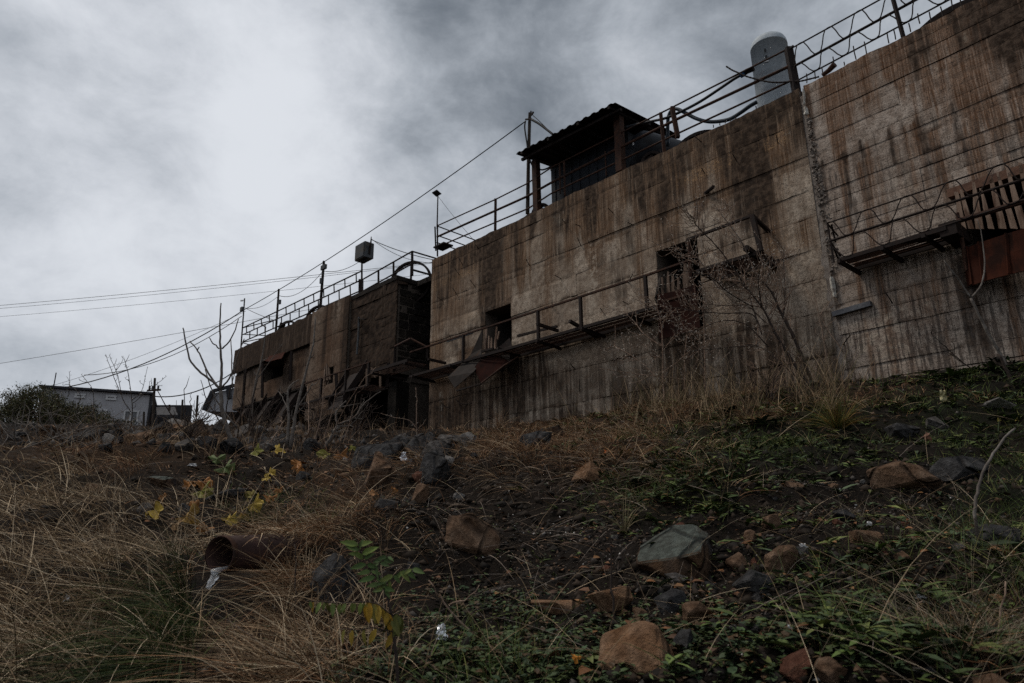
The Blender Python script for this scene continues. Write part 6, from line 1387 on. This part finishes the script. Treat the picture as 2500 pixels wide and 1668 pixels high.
branchy('low spreading grey sapling arching right before the dark undercroft', [(c2(720, 1550, 770, 1470, 810, 1390), .038, .028), (c2(810, 1390, 800, 1300, 870, 1220), .018, .007), (c2(812, 1388, 920, 1340, 1010, 1230, 1110, 1160), .024, .008), (c2(812, 1400, 900, 1390, 980, 1300), .016, .006), (c2(810, 1392, 815, 1280, 960, 1240), .012, .006)], BARK, seed=5, twig=.35)
branchy('tangle of thin dark shoots beside the pale forked sapling', [(cL(1290, 1480, 1285, 1300, 1283, 1145), .016, .007), (cL(1290, 1460, 1180, 1300, 1090, 1140), .016, .008), (cL(1420, 1420, 1360, 1330, 1318, 1230), .014, .007), (cL(1550, 1400, 1440, 1220, 1398, 1080), .014, .007), (cL(1560, 1400, 1590, 1200, 1640, 1000), .016, .008), (cL(1650, 1500, 1690, 1200, 1715, 990), .018, .008), (cL(1735, 1440, 1750, 1250, 1800, 1050), .022, .010)], BARK_D, 'bare_shrub', 'shrub', seed=6, twig=.3, spread=.8)
branchy('tangle of thin reddish stems in front of the far wall undercroft', [(c2(640, 1540, 700, 1300, 720, 1000), .014, .006), (c2(700, 1540, 760, 1350, 800, 1150), .012, .005), (c2(560, 1540, 640, 1380, 700, 1190), .014, .006), (c2(330, 1530, 420, 1390, 410, 1360), .012, .006), (c2(600, 1540, 610, 1300, 600, 1120), .012, .005), (c2(850, 1540, 900, 1350, 940, 1180), .010, .005), (c2(760, 1540, 830, 1330, 1000, 1060), .010, .005)], TWIG, 'bare_shrub', 'shrub', seed=7, twig=.6, spread=1.0)
branchy('single budding upright twig at the dark gap by the brown wall corner', [(c2(1365, 1568, 1362, 1480, 1360, 1300, 1362, 1210, 1355, 1130), .014, .006), (c2(1360, 1420, 1310, 1360, 1210, 1340, 1110, 1310), .008, .004), (c2(1362, 1430, 1400, 1390, 1430, 1350), .008, .004), (c2(1360, 1400, 1335, 1380), .006, .004)], TWIG, 'budding_twig', 'twig', seed=8, budn=1)
branchy('slender budding shoots in front of the grey building', [(cL(905, 1480, 912, 1380, 920, 1250, 895, 1050, 865, 930), .014, .006), (cL(912, 1300, 850, 1200, 820, 1050, 760, 905), .010, .005), (cL(840, 1180, 770, 1000, 735, 900), .008, .004), (cL(920, 1220, 985, 1150, 1025, 985), .008, .004), (cL(925, 1240, 1020, 1160, 1090, 1110, 1160, 1050), .008, .004)], BARK_D, 'budding_shrub', 'shrub', seed=9, budn=1, twig=.3)
branchy('few budding shoots rising left of the building windows', [(cL(640, 1480, 650, 1300, 645, 1150, 565, 1040), .012, .005), (cL(545, 1440, 540, 1280, 560, 1180, 480, 1110), .010, .005), (cL(480, 1180, 486, 1100, 482, 1018), .008, .004)], BARK_D, 'budding_shrub', 'shrub', seed=10, budn=1, twig=.3)
for i_, (x_, y_, lb_) in enumerate(((620, 1085, 'low dark thorny shrub at the foot of the rusty chutes'), (780, 1078, 'low dark thorny shrub under the pilaster of the far wall'), (455, 1088, 'low dark thorny shrub on the rubble left of the forked sapling'), (870, 1070, 'low dark thorny shrub before the undercroft of the masonry bay'), (1450, 1010, 'low brown thorny shrub at the brown wall foot left of the budding shrub'), (1880, 985, 'low brown thorny shrub at the foot of the wall joint'))):
    r0_ = random.Random(50 + i_); st_ = []
    for k_ in range(9):
        dx, dy = r0_.uniform(-60, 60), r0_.uniform(45, 115); st_.append(([(x_ + r0_.uniform(-8, 8), y_), (x_ + dx * .35 + r0_.uniform(-6, 6), y_ - dy * .5), (x_ + dx, y_ - dy)], .012, .004))
    branchy(lb_, st_, BARK_D, 'thorny_shrub', 'shrub', seed=60 + i_, twig=1.1, spread=.7, tl=(.15, .5), twmat=TWIG_R if i_ > 3 else BARK_D)
# large budding shrub at right
big = [(c7(1640, 1600, 1600, 1540, 1480, 1230, 1330, 930, 1250, 760, 1150, 650), .028, .010), (c7(1590, 1580, 1380, 1250, 1280, 1080, 1200, 920, 1100, 780, 1000, 680), .024, .008), (c7(1350, 940, 1360, 740, 1350, 560, 1350, 430), .012, .005), (c7(1060, 730, 930, 540, 800, 380, 690, 270, 640, 210, 635, 165), .010, .005),
       (c7(1140, 650, 1040, 410, 960, 280, 860, 150, 830, 105), .010, .005), (c7(1000, 680, 850, 740, 760, 620, 680, 510, 610, 450, 490, 400), .011, .005), (c7(1140, 1000, 1050, 720, 900, 500), .010, .004), (c7(1180, 900, 1150, 720, 1160, 560), .010, .004),
       (c7(1180, 1100, 1100, 940, 900, 930, 680, 920, 500, 890, 360, 910), .010, .004), (c7(1230, 1200, 1050, 1020, 850, 990, 620, 1080, 490, 1090), .009, .004), (c7(1100, 880, 900, 760, 780, 650, 640, 610, 500, 585), .009, .004), (c7(1210, 900, 1210, 700, 1270, 480), .009, .004), (c7(1440, 1120, 1360, 960, 1280, 860), .009, .004), (c7(1150, 1190, 950, 1200, 760, 1220, 600, 1230), .008, .004), (c7(1200, 1000, 1060, 870, 920, 870, 740, 860), .008, .004), (c7(1560, 1540, 1280, 1280, 1130, 1180), .012, .006)]
branchy('large budding shrub of tangled twigs before the second window of the brown wall', big, BARK_D, 'budding_shrub', 'shrub', depth=13.6, seed=11, budn=1.0, twig=2.0, spread=1.2, tl=(.3, 1.1), thick=1.5, twmat=TWIG_R)
branchy('upright budding stems left of the large budding shrub', [(c7(730, 1600, 722, 1440, 715, 1000, 690, 880, 640, 800), .013, .005), (c7(400, 1620, 390, 1500, 380, 1100, 350, 920, 270, 800), .013, .005), (c7(385, 1200, 240, 1100, 160, 1000, 50, 890), .009, .004), (c7(560, 1600, 560, 1300, 580, 1080), .010, .004), (c7(400, 1500, 180, 1300, 0, 1190), .008, .004), (c7(700, 1500, 500, 1450, 200, 1420, -120, 1370), .009, .004), (c7(380, 1280, 290, 1270, 250, 1180), .007, .004)], TWIG_R, 'budding_shrub', 'shrub', depth=14.3, seed=12, budn=1.15, twig=1.3, spread=.8, tl=(.2, .9), thick=1.5)
branchy('pale bent dead stems right of the large budding shrub by the wall joint', [(c7(1700, 1400, 1670, 1150, 1630, 950, 1580, 700, 1565, 650), .012, .006), (c7(1830, 1250, 1690, 1040, 1530, 740), .010, .005), (c7(1640, 950, 1700, 860, 1830, 720), .008, .004), (c7(1760, 1500, 1640, 1280, 1500, 1210), .008, .004)], TWIG, 'dead_shrub', 'shrub', depth=13.0, seed=13, budn=0, twig=.4)
branchy('dead branching stalk in front of the red chute at the right', [(c8(1345, 1380, 1300, 1300, 1240, 1200, 1160, 1050, 1110, 940), .030, .020), (c8(1112, 942, 1040, 830, 990, 770, 930, 690), .016, .007), (c8(1115, 938, 1180, 850, 1200, 690, 1180, 520, 1150, 420), .016, .006), (c8(1070, 905, 990, 870), .009, .005)], BARK, 'dead_stalk', 'stalk', depth=10.6, seed=14)
branchy('thin dead twig leaning low against the pale wall', [(c8(1150, 1420, 1060, 1370, 940, 1260, 850, 1180), .014, .005), (c8(1040, 1360, 960, 1300, 930, 1330), .008, .004)], BARK_D, 'dead_stalk', 'stalk', depth=12.0, seed=15, twig=.4)
branchy('dark dead stem rising from the right bank edge', [(g7(2060, 480, 1960, 360, 1880, 180, 1790, 20), .03, .018)], BARK_D, 'dead_stalk', 'stalk', depth=9.6, seed=16)
branchy('thin dark upright weed stem standing on the lower middle slope', [(g5(345, 1080, 320, 800, 295, 420, 270, 260), .006, .003), (g5(300, 500, 200, 380), .003, .002)], BARK_D, 'weed_stem', 'weed', seed=17, twig=.5, tl=(.05, .15))
branchy('thin dark twig standing in front of the drain pipe grass', [(g4(325, 930, 295, 700, 310, 480, 295, 300), .006, .003)], BARK_D, 'weed_stem', 'weed', seed=18)
branchy('long blurred grey stem curving at the right edge', [(g7(1570, 1560, 1575, 1400, 1640, 1150, 1790, 910, 1950, 730), .008, .005)], BARK, 'dead_stalk', 'stalk', depth=3.4, seed=19)
branchy('long dead stem slanting across the lower right ground', [(g8(860, 1568, 900, 1350, 960, 1050, 1020, 860), .005, .003), (g8(960, 1040, 1080, 1080, 1130, 1280), .004, .003)], TWIG, 'dead_stalk', 'stalk', depth=2.9, seed=20)
branchy('pale dead stem standing at the lower right', [(g8(1640, 1500, 1680, 1150, 1740, 700), .005, .003)], TWIG, 'dead_stalk', 'stalk', depth=2.8, seed=21)
branchy('long bramble runner lying along the bottom edge', [(g4(800, 1500, 1000, 1510, 1300, 1500, 1500, 1480, 1800, 1500, 2250, 1455), .005, .003)], TWIG, 'bramble_stem', 'bramble', depth=2.9, seed=22)
branchy('thin dry bramble arching over the soil left of the white foil', [(g4(1980, 1180, 1830, 1020, 1680, 850, 1520, 620), .006, .003), (g4(1700, 860, 1870, 800, 1980, 690), .004, .002)], TWIG, 'bramble_stem', 'bramble', depth=3.3, seed=23)
for i, (a_, b_) in enumerate((((1980, 1340), (1985, 1190)), ((2070, 1440), (2080, 1280)), ((1780, 1460), (1775, 1270)))):
    pass
# green bush at far left
bu = thing('green_bush', D(90, 1040, 24), 'dense olive green bush at the left edge hiding part of the grey building', 'bush')
PL = []; mbr = MB()
def bush_top(x): return max(930 + abs(x - 72) * .55, 0) if x < 130 else 962 + (x - 130) * .45
for i in range(150):
    x = rng.uniform(-25, 238); d0 = 24 + rng.normal(0, .7); xt = x + rng.normal(0, 22); yt = bush_top(x) + abs(rng.normal(0, 26)); 
    p = D(x + rng.normal(0, 8), 1052, d0); q = D(xt, yt, d0 + rng.normal(0, .4)); P_ = smooth_pts([p, (p + q) / 2 + rng.normal(0, .12, 3), q], 6)
    mbr.tube(P_, list(np.linspace(.022, .004, len(P_))), 4, False)
    k_ = 190; f = rng.random(k_) ** .75 * (len(P_) - 1.01); i0 = f.astype(int); PA = np.array(P_); PL.append(PA[i0] + (PA[i0 + 1] - PA[i0]) * (f - i0)[:, None] + rng.normal(0, 1, (k_, 3)) * (.05 + .14 * (1 - f / len(P_)))[:, None])
Pb = np.concatenate(PL); nb = len(Pb)
V_, Fq, C = leaf_mesh(Pb, rng.normal(size=(nb, 3)) + UPV * .5, rng.normal(size=(nb, 3)), rng.uniform(.05, .13, nb), rng.uniform(.012, .03, nb), palette([(.05, .058, .022), (.075, .078, .028), (.035, .042, .017), (.10, .085, .03), (.08, .055, .024)], nb))
tri_mesh('foliage', V_, Fq, LEAF, C, parent=bu)['kind'] = 'stuff'
m = mbr
m.go('branches', BARK_D, bu)['kind'] = 'stuff'
b2 = thing('dead_bush', D(60, 1075, 20), 'grey leafless bramble tangle at the left edge below the bush', 'bush'); m = MB()
for i in range(60):
    x, y = rng.uniform(-20, 240), rng.uniform(1030, 1090); p = G(x, y + 8); q = p + np.array([rng.normal(0, .6), rng.normal(0, .4), rng.uniform(.2, .9)]); m.tube(smooth_pts([p, (p + q) / 2 + rng.normal(0, .15, 3), q], 3), [.009, .008, .008, .007, .006, .005, .003], 4, False)
m.go('twigs', BARK, b2)['kind'] = 'stuff'
b3 = thing('low_bush', D(290, 1030, 26), 'low dark bush under the right window of the grey building', 'bush')
nb = 420; X = rng.normal(285, 22, nb); Yp = 1040 - np.abs(rng.normal(0, 7, nb)); Pb = np.array([D(x, y, 27 + rng.normal(0, .4)) for x, y in zip(X, Yp)])
V_, Fq, C = leaf_mesh(Pb, rng.normal(size=(nb, 3)) + UPV * .5, rng.normal(size=(nb, 3)), rng.uniform(.08, .16, nb), rng.uniform(.03, .05, nb), palette([(.03, .034, .016), (.02, .022, .012)], nb))
tri_mesh('foliage', V_, Fq, LEAF, C, parent=b3)['kind'] = 'stuff'

# ------------------------------------------------------------------ fallen leaves, rosettes, tussock, foreground plant
def fig_leaf(px, py, w, colr, label, seed, group=None, cat='leaf', lift=.05):
    r = np.random.default_rng(seed); c = G(px, py, lift); s_ = w / F * (c @ FW) / 2
    nrm = unit(np.array([r.normal(0, .5), -.75, .8])); e = unit(np.cross(nrm, r.normal(size=3))); g_ = np.cross(nrm, e)
    V_ = [c + nrm * s_ * .18]; n = 30
    for k in range(n):
        a = 2 * math.pi * k / n; lob = .58 + .42 * abs(math.cos(2.5 * (a - .2))) ** .7
        if abs(a - math.pi) < .25: lob *= .55
        V_.append(c + s_ * lob * (math.cos(a) * e * 1.1 + math.sin(a) * g_ * .9) + nrm * s_ * (.42 * math.sin(a * 2 + seed) + .2 * math.sin(a * 5 + seed) + r.normal(0, .09)))
    Fc = [(0, 1 + k, 1 + (k + 1) % n) for k in range(n)]
    col = np.tile(np.array(colr), (n + 1, 1)) * r.uniform(.7, 1.2, (n + 1, 1)); col[0] *= .8
    o = obj('fallen_leaf', V_, Fc, LEAF, None, base=c, attrs={'col': col}); return tag(o, label, cat, group)
YEL = (.43, .30, .055); YG = (.22, .21, .045); GRN = (.13, .17, .065); ORA = (.31, .135, .04); BRN = (.30, .14, .05)
FL = [(g2(575, 345), 34, YG, 'yellow green fig leaf caught on the sapling base'), (g2(735, 345), 36, YEL, 'bright yellow fig leaf under the saplings'), (g2(1105, 378), 38, YG, 'folded yellow green leaf pair near the dark rock heap'), (g2(1315, 322), 18, YG, 'small yellow green leaf at the left of the rock heap'),
      (g2(275, 412), 36, GRN, 'pale green leaf upper of two at the sapling foot'), (g2(345, 478), 42, GRN, 'pale green leaf lower of two at the sapling foot'), (g2(690, 515), 26, YEL, 'small yellow leaf below the bright yellow one'), (g2(900, 448), 34, ORA, 'orange leaf hanging on thin stems right of the yellow one'), (g2(905, 490), 26, ORA, 'second orange leaf just below the hanging one'),
      (g2(60, 612), 30, ORA, 'small orange leaf at the left of the litter'), (g2(170, 595), 40, ORA, 'bright orange leaf on the dark slab'), (g2(165, 668), 52, YG, 'large olive yellow leaf below the bright orange leaf'), (g2(560, 772), 46, YEL, 'pale yellow curled leaf in the middle of the litter'), (g2(378, 880), 36, YEL, 'golden leaf left of the drooping one above the pipe'), (g2(470, 890), 40, (.30, .17, .03), 'drooping golden brown leaf above the pipe'),
      (g2(190, 960), 40, ORA, 'folded orange brown leaf just above the pipe mouth'), (g2(60, 868), 52, (.27, .16, .04), 'wide yellow brown leaf left of the pipe'), (g2(690, 712), 28, ORA, 'orange leaf right of the olive patch'), (g2(755, 645), 22, ORA, 'small orange leaf above the right litter'), (g2(540, 700), 38, (.16, .13, .03), 'olive brown leaf above the pale yellow curled one'),
      (g1(885, 615), 42, YEL, 'brightest yellow leaf in the straw at left'), (g1(930, 525), 22, ORA, 'small orange leaf above the brightest yellow one'), (g1(1010, 690), 30, (.32, .2, .10), 'pale tan leaf right of the brightest yellow one'), (g2(95, 780), 28, BRN, 'brown leaf by the blue grey stone'), (g2(1230, 372), 34, BRN, 'rusty leaf leaning on the dark rock heap'), (g2(1340, 450), 40, BRN, 'brown leaf at the foot of the brown block'),
      (g2(660, 555), 20, YEL, 'tiny yellow leaf under the small yellow one'), (g2(1470, 685), 22, BRN, 'brown leaf left of the lone grey stone'), (g3(590, 840), 18, ORA, 'small orange leaf above the lone grey stone'), (g5(20, 1490), 22, (.5, .2, .03), 'bright orange leaf at the bottom left of the big boulder'), (g7(1815, 690), 11, (.30, .24, .06), 'narrow yellow leaf near the right edge'), (g7(1985, 690), 9, (.28, .22, .06), 'small yellow leaf at the right edge'), (g6(282, 835), 9, (.5, .12, .02), 'tiny vivid orange leaf on the upper bank'), (g7(1110, 860), 22, (.22, .11, .07), 'brown folded leaf above the two toned boulder')]
for i, (q, w_, cc, lb) in enumerate(FL): fig_leaf(q[0][0], q[0][1], w_ * 1.18, cc, lb, 40 + i)
def rosette(px, py, w, colr, label, seed, nleaf=8, asp=.22, up=.4, name='broadleaf_weed'):
    r = np.random.default_rng(seed); c = G(px, py, .02); s_ = w / F * (c @ FW) / 2; a = np.linspace(0, 6.28, nleaf, endpoint=False) + r.uniform(-.3, .3, nleaf)
    d = np.column_stack([np.cos(a), np.sin(a), up * r.uniform(.4, 1.6, nleaf)]); L = s_ * r.uniform(.7, 1.15, nleaf)
    t = thing(name, c, label, 'weed')
    for k in range(nleaf):
        V_, Fq, C = leaf_mesh(c[None], d[k:k + 1], UPV[None], L[k:k + 1], L[k:k + 1] * asp, np.array([colr]) * r.uniform(.7, 1.3), .35); tri_mesh('leaf', V_, Fq, LEAF, C, parent=t)
GR = (.06, .105, .035); GR2 = (.09, .135, .035)
for i, (q, w_, cc, lb, n_, asp) in enumerate((
    (g8(1140, 180), 90, (.035, .07, .04), 'dark green star shaped rosette on the right slope', 8, .25), (g6(1390, 1040), 130, GR, 'long leaved green weed in the middle of the right bank', 9, .15), (g8(540, 1290), 120, GR2, 'broad round leaved weed beside the bottom brown rock', 7, .42), (g8(430, 1370), 110, GR2, 'bright broad leaves at the bottom right of the boulders', 7, .45), (g8(110, 1390), 60, GR2, 'pair of broad light leaves over the bottom brown rock', 4, .5),
    (g8(490, 510), 100, GR2, 'light green oval leaved weed right of the blocky rock', 9, .36), (g5(1880, 1060), 60, GR, 'dark narrow leaved weed above the bottom rocks', 6, .25), (g6(1350, 470), 120, (.03, .055, .028), 'dark broad leaved weed under the budding shrub', 8, .3), (g6(1650, 560), 120, (.03, .055, .028), 'dark green weed left of the tussock', 8, .26), (g6(800, 1215), 60, GR2, 'bright small weed low on the middle bank', 7, .3),
    (g6(600, 1110), 130, (.022, .038, .016), 'dark low weed patch on the middle bank', 10, .3), (g7(1310, 690), 60, GR, 'green leafy weed by the grey stone above the boulder', 7, .4), (g7(1690, 850), 110, (.05, .075, .05), 'pale spiky weed near the right edge', 12, .08), (g7(1900, 640), 80, GR2, 'yellow green weed at the right edge under the wall', 8, .35), (g7(1350, 250), 120, GR2, 'bright green weed clump at the foot of the pale wall', 12, .2), (g7(1760, 190), 130, (.045, .07, .022), 'tall green weed clump at the wall foot near the right edge', 12, .2),
    (g5(1590, 960), 70, GR2, 'light green weed right of the brown stones', 9, .28), (g5(1690, 790), 40, GR2, 'small bright weed below the blocky rock', 6, .4), (g5(1090, 180), 110, GR2, 'green leafy weed just above the green slab', 10, .22), (g5(1390, 1210), 80, GR, 'green trefoil weed right of the big orange boulder', 9, .45))):
    rosette(q[0][0], q[0][1], w_, cc, lb, 70 + i, n_, asp)
def tussock(px, py, w, cols, label, seed, n=260, hgt=1.0, name='grass_tussock'):
    c = G(px, py); s_ = w / F * (c @ FW) / 2; a = rng.uniform(0, 6.28, n); k = rng.uniform(.1, 1.0, n)
    h = np.column_stack([np.cos(a), np.sin(a), 0 * a]); d = h * k[:, None] + UPV * .8 * hgt; d /= np.linalg.norm(d, axis=1)[:, None]; L = s_ * rng.uniform(.6, 1.2, n) * (1 if hgt < 1.2 else hgt)
    base = c[None] + h * (rng.random(n) * s_ * .12)[:, None]
    V_, Fq, C = blade_mesh(base, d, L, rng.uniform(.004, .008, n) * (1 if w > 150 else .7), h * (L * .5 * k)[:, None] - UPV[None] * (L * .55 * k)[:, None], palette(cols, n), 5)
    t = thing(name, c, label, 'grass'); tri_mesh('blades', V_, Fq, GRASS, C, parent=t)['kind'] = 'stuff'
tussock(2045, 1050, 210, [(.06, .075, .018), (.10, .10, .022), (.16, .10, .022), (.045, .06, .018), (.20, .11, .03)], 'large green and orange grass tussock on the right bank', 1, 360)
tussock(2030, 1010, 90, STRAW[:3] + [(.10, .10, .03)], 'tall straw tuft rising behind the orange tussock', 2, 160, 1.8)
tussock(940, 1160, 60, RUSTY + STRAW[:2], 'rusty grass tuft before the rock heap', 3, 130, 1.4)
tussock(1680, 1385, 130, [(.05, .065, .02), (.10, .09, .03)], 'thin green tuft left of the green slab', 4, 40)
tussock(1525, 1300, 130, [(.22, .18, .10), (.16, .13, .07)], 'pale long bladed tuft left of the green slab', 5, 34, 1.9)
tussock(2250, 905, 60, RUSTY + STRAW[:2], 'small dead tuft at the foot of the pale wall', 6, 120, 1.3)
tussock(1290, 1030, 110, STRAW[:3] + RUSTY, 'straw tuft at the foot of the brown wall', 7, 200, 1.5)
tussock(1220, 1045, 90, STRAW[:3] + RUSTY, 'second straw tuft nearer the rock heap', 8, 160, 1.5)
tussock(620, 1280, 120, [(.07, .075, .02), (.10, .095, .03), (.05, .055, .02)], 'olive grass tuft above the drain pipe', 9, 220, 1.0)
# foreground pinnate plant
fp = thing('pinnate_plant', D(975, 1690, 2.15), 'foreground plant with hanging green and yellow leaflets in front of the soil bank', 'plant')
dpl = 2.15
def stalk(q, r0, r1, nm='stem'): 
    P = smooth_pts([D(*p, dpl) for p in q], 4); MB().tube(P, list(np.linspace(r0, r1, len(P))), 6).go(nm, BARK_D, fp, True); return P
stalk(g4(1245, 1640, 1235, 1400, 1210, 1180, 1190, 960), .006, .004); stalk(g4(1190, 960, 1150, 800, 1110, 690, 1040, 540, 960, 430, 900, 360), .004, .002)
def leaflets(q, cols, lpx, seed, dirp=(0, 1), both=False, asp=.36, n=None):
    P = stalk(q, .0022, .0012, 'leaf_stalk'); r = np.random.default_rng(seed); m = n or len(P)
    for k in range(m):
        p = P[min(len(P) - 1, int(k * len(P) / m))]
        for sgn in ((1, -1) if both else (1,)):
            d = RT * (dirp[0] * sgn + r.normal(0, .22)) - UP * (dirp[1] * (1 if not both else r.uniform(.2, 1.0))) + np.array([0, -.25 + r.normal(0, .2), 0]); L = lpx / F * dpl * r.uniform(.75, 1.2)
            V_, Fq, C = leaf_mesh(p[None], d[None], (np.array([r.normal(0, .5), -1, .3]))[None], np.array([L]), np.array([L * asp]), np.array([cols[r.integers(len(cols))]]) * r.uniform(.8, 1.2), .15); tri_mesh('leaflet', V_, Fq, LEAF, C, parent=fp)
YGL = [(.17, .22, .06), (.20, .24, .06), (.22, .21, .055)]; YLL = [(.50, .28, .03), (.40, .26, .04), (.27, .23, .05)]
leaflets(g4(1200, 960, 1130, 900, 1050, 842, 960, 825), YLL, 40, 1); leaflets(g4(960, 825, 850, 828, 740, 835, 640, 832, 540, 822, 400, 815), YGL + YGL + YLL[:1], 27, 2, n=15)
leaflets(g4(1195, 955, 1230, 930, 1270, 960), [(.11, .11, .025), (.09, .1, .025)], 44, 3); leaflets(g4(1205, 1100, 1000, 1060, 880, 1085, 780, 1070, 700, 1078), YLL, 34, 4, dirp=(-.3, 1), n=5)
leaflets(g4(1120, 700, 1180, 600, 1290, 530, 1400, 520), [(.09, .14, .04), (.14, .17, .04)], 30, 5, both=True, n=7, dirp=(.6, .7)); leaflets(g4(1115, 700, 1060, 620, 980, 520, 940, 440), [(.07, .12, .03), (.10, .15, .04)], 34, 6, both=True, n=5, dirp=(.8, .3))
leaflets(g4(930, 430, 890, 350, 880, 260), [(.09, .14, .04), (.13, .18, .04)], 38, 7, both=True, n=4, dirp=(.7, -.4)); leaflets(g4(1050, 500, 1110, 430, 1190, 390), [(.06, .10, .03)], 28, 8, both=True, n=4, dirp=(.5, .6))

# ------------------------------------------------------------------ litter
def scrap(px, py, w, h_, label, name, cat, seed, mat=WHITE, lift=.02):
    r = np.random.default_rng(seed); c = G(px, py, lift); k = (c @ FW) / F; n = 6; V_ = []
    for j in range(n):
        for i in range(n):
            x = (i / (n - 1) - .5) * w * k * (1 - .4 * (j / (n - 1))); z = (j / (n - 1)) * h_ * k
            V_.append(c + np.array([x + r.normal(0, .06) * w * k, r.normal(0, .12) * w * k, z + r.normal(0, .04) * h_ * k]))
    Fc = [(j * n + i, j * n + i + 1, (j + 1) * n + i + 1, (j + 1) * n + i) for j in range(n - 1) for i in range(n - 1)]
    Vb = [v + np.array([0, .004, 0]) for v in V_]; N2 = len(V_)
    o = obj(name, V_ + Vb, Fc + [tuple(N2 + a for a in f[::-1]) for f in Fc], mat, None, base=c); tag(o, label, cat)
FOIL = N('crumpled_foil'); FOIL.col((.75, .77, .80)); FOIL.b.inputs['Metallic'].default_value = .7; FOIL.rough(.28); FOIL.bump(FOIL.noise(60, 3), .6, .01); FOIL = FOIL.m
scrap(1077, 1575, 28, 36, 'crumpled white foil scrap on the ground at the bottom middle', 'foil_scrap', 'litter', 1, FOIL)
scrap(468, 1142, 24, 7, 'small white scrap among leaves under the saplings', 'paper_scrap', 'litter', 2)
scrap(985, 1128, 18, 20, 'white round plastic scrap beside the brown block', 'plastic_scrap', 'litter', 3, FOIL)
scrap(1962, 1346, 18, 9, 'white bit of litter right of the blocky brown rock', 'plastic_scrap', 'litter', 4)
scrap(2252, 1474, 28, 10, 'white flat scrap among weeds at the lower right', 'plastic_scrap', 'litter', 5)
scrap(2125, 1292, 14, 10, 'small white scrap above the oval leaved weed', 'paper_scrap', 'litter', 6)
scrap(2308, 985, 22, 30, 'crumpled pale yellow wrapper in the weeds under the pale wall', 'wrapper', 'litter', 7, mottled('pale_wrapper', (.40, .36, .22), (.30, .26, .12), None, 20, .5))
scrap(160, 1478, 14, 18, 'white plastic shred in the straw at lower left', 'plastic_scrap', 'litter', 8)
scrap(1935, 1560, 18, 16, 'grey paper scrap right of the big orange boulder', 'paper_scrap', 'litter', 9)
for i, (x, y, w_) in enumerate(((2100, 1482, 12), (2192, 1568, 14), (2240, 1430, 18), (2107, 1175, 14), (1342, 1282, 13), (1328, 1302, 12))):
    rock(x, y, w_, w_ * .8, 'pale', ['white pebble left of the white flat scrap', 'white pebble above the bottom broad leaves', 'white stone above the white flat scrap', 'white stone left of the two toned boulder', 'white pebble on the bare soil, upper of two', 'white pebble on the bare soil, lower of two'][i], 1500 + i, sub=1, n=12)
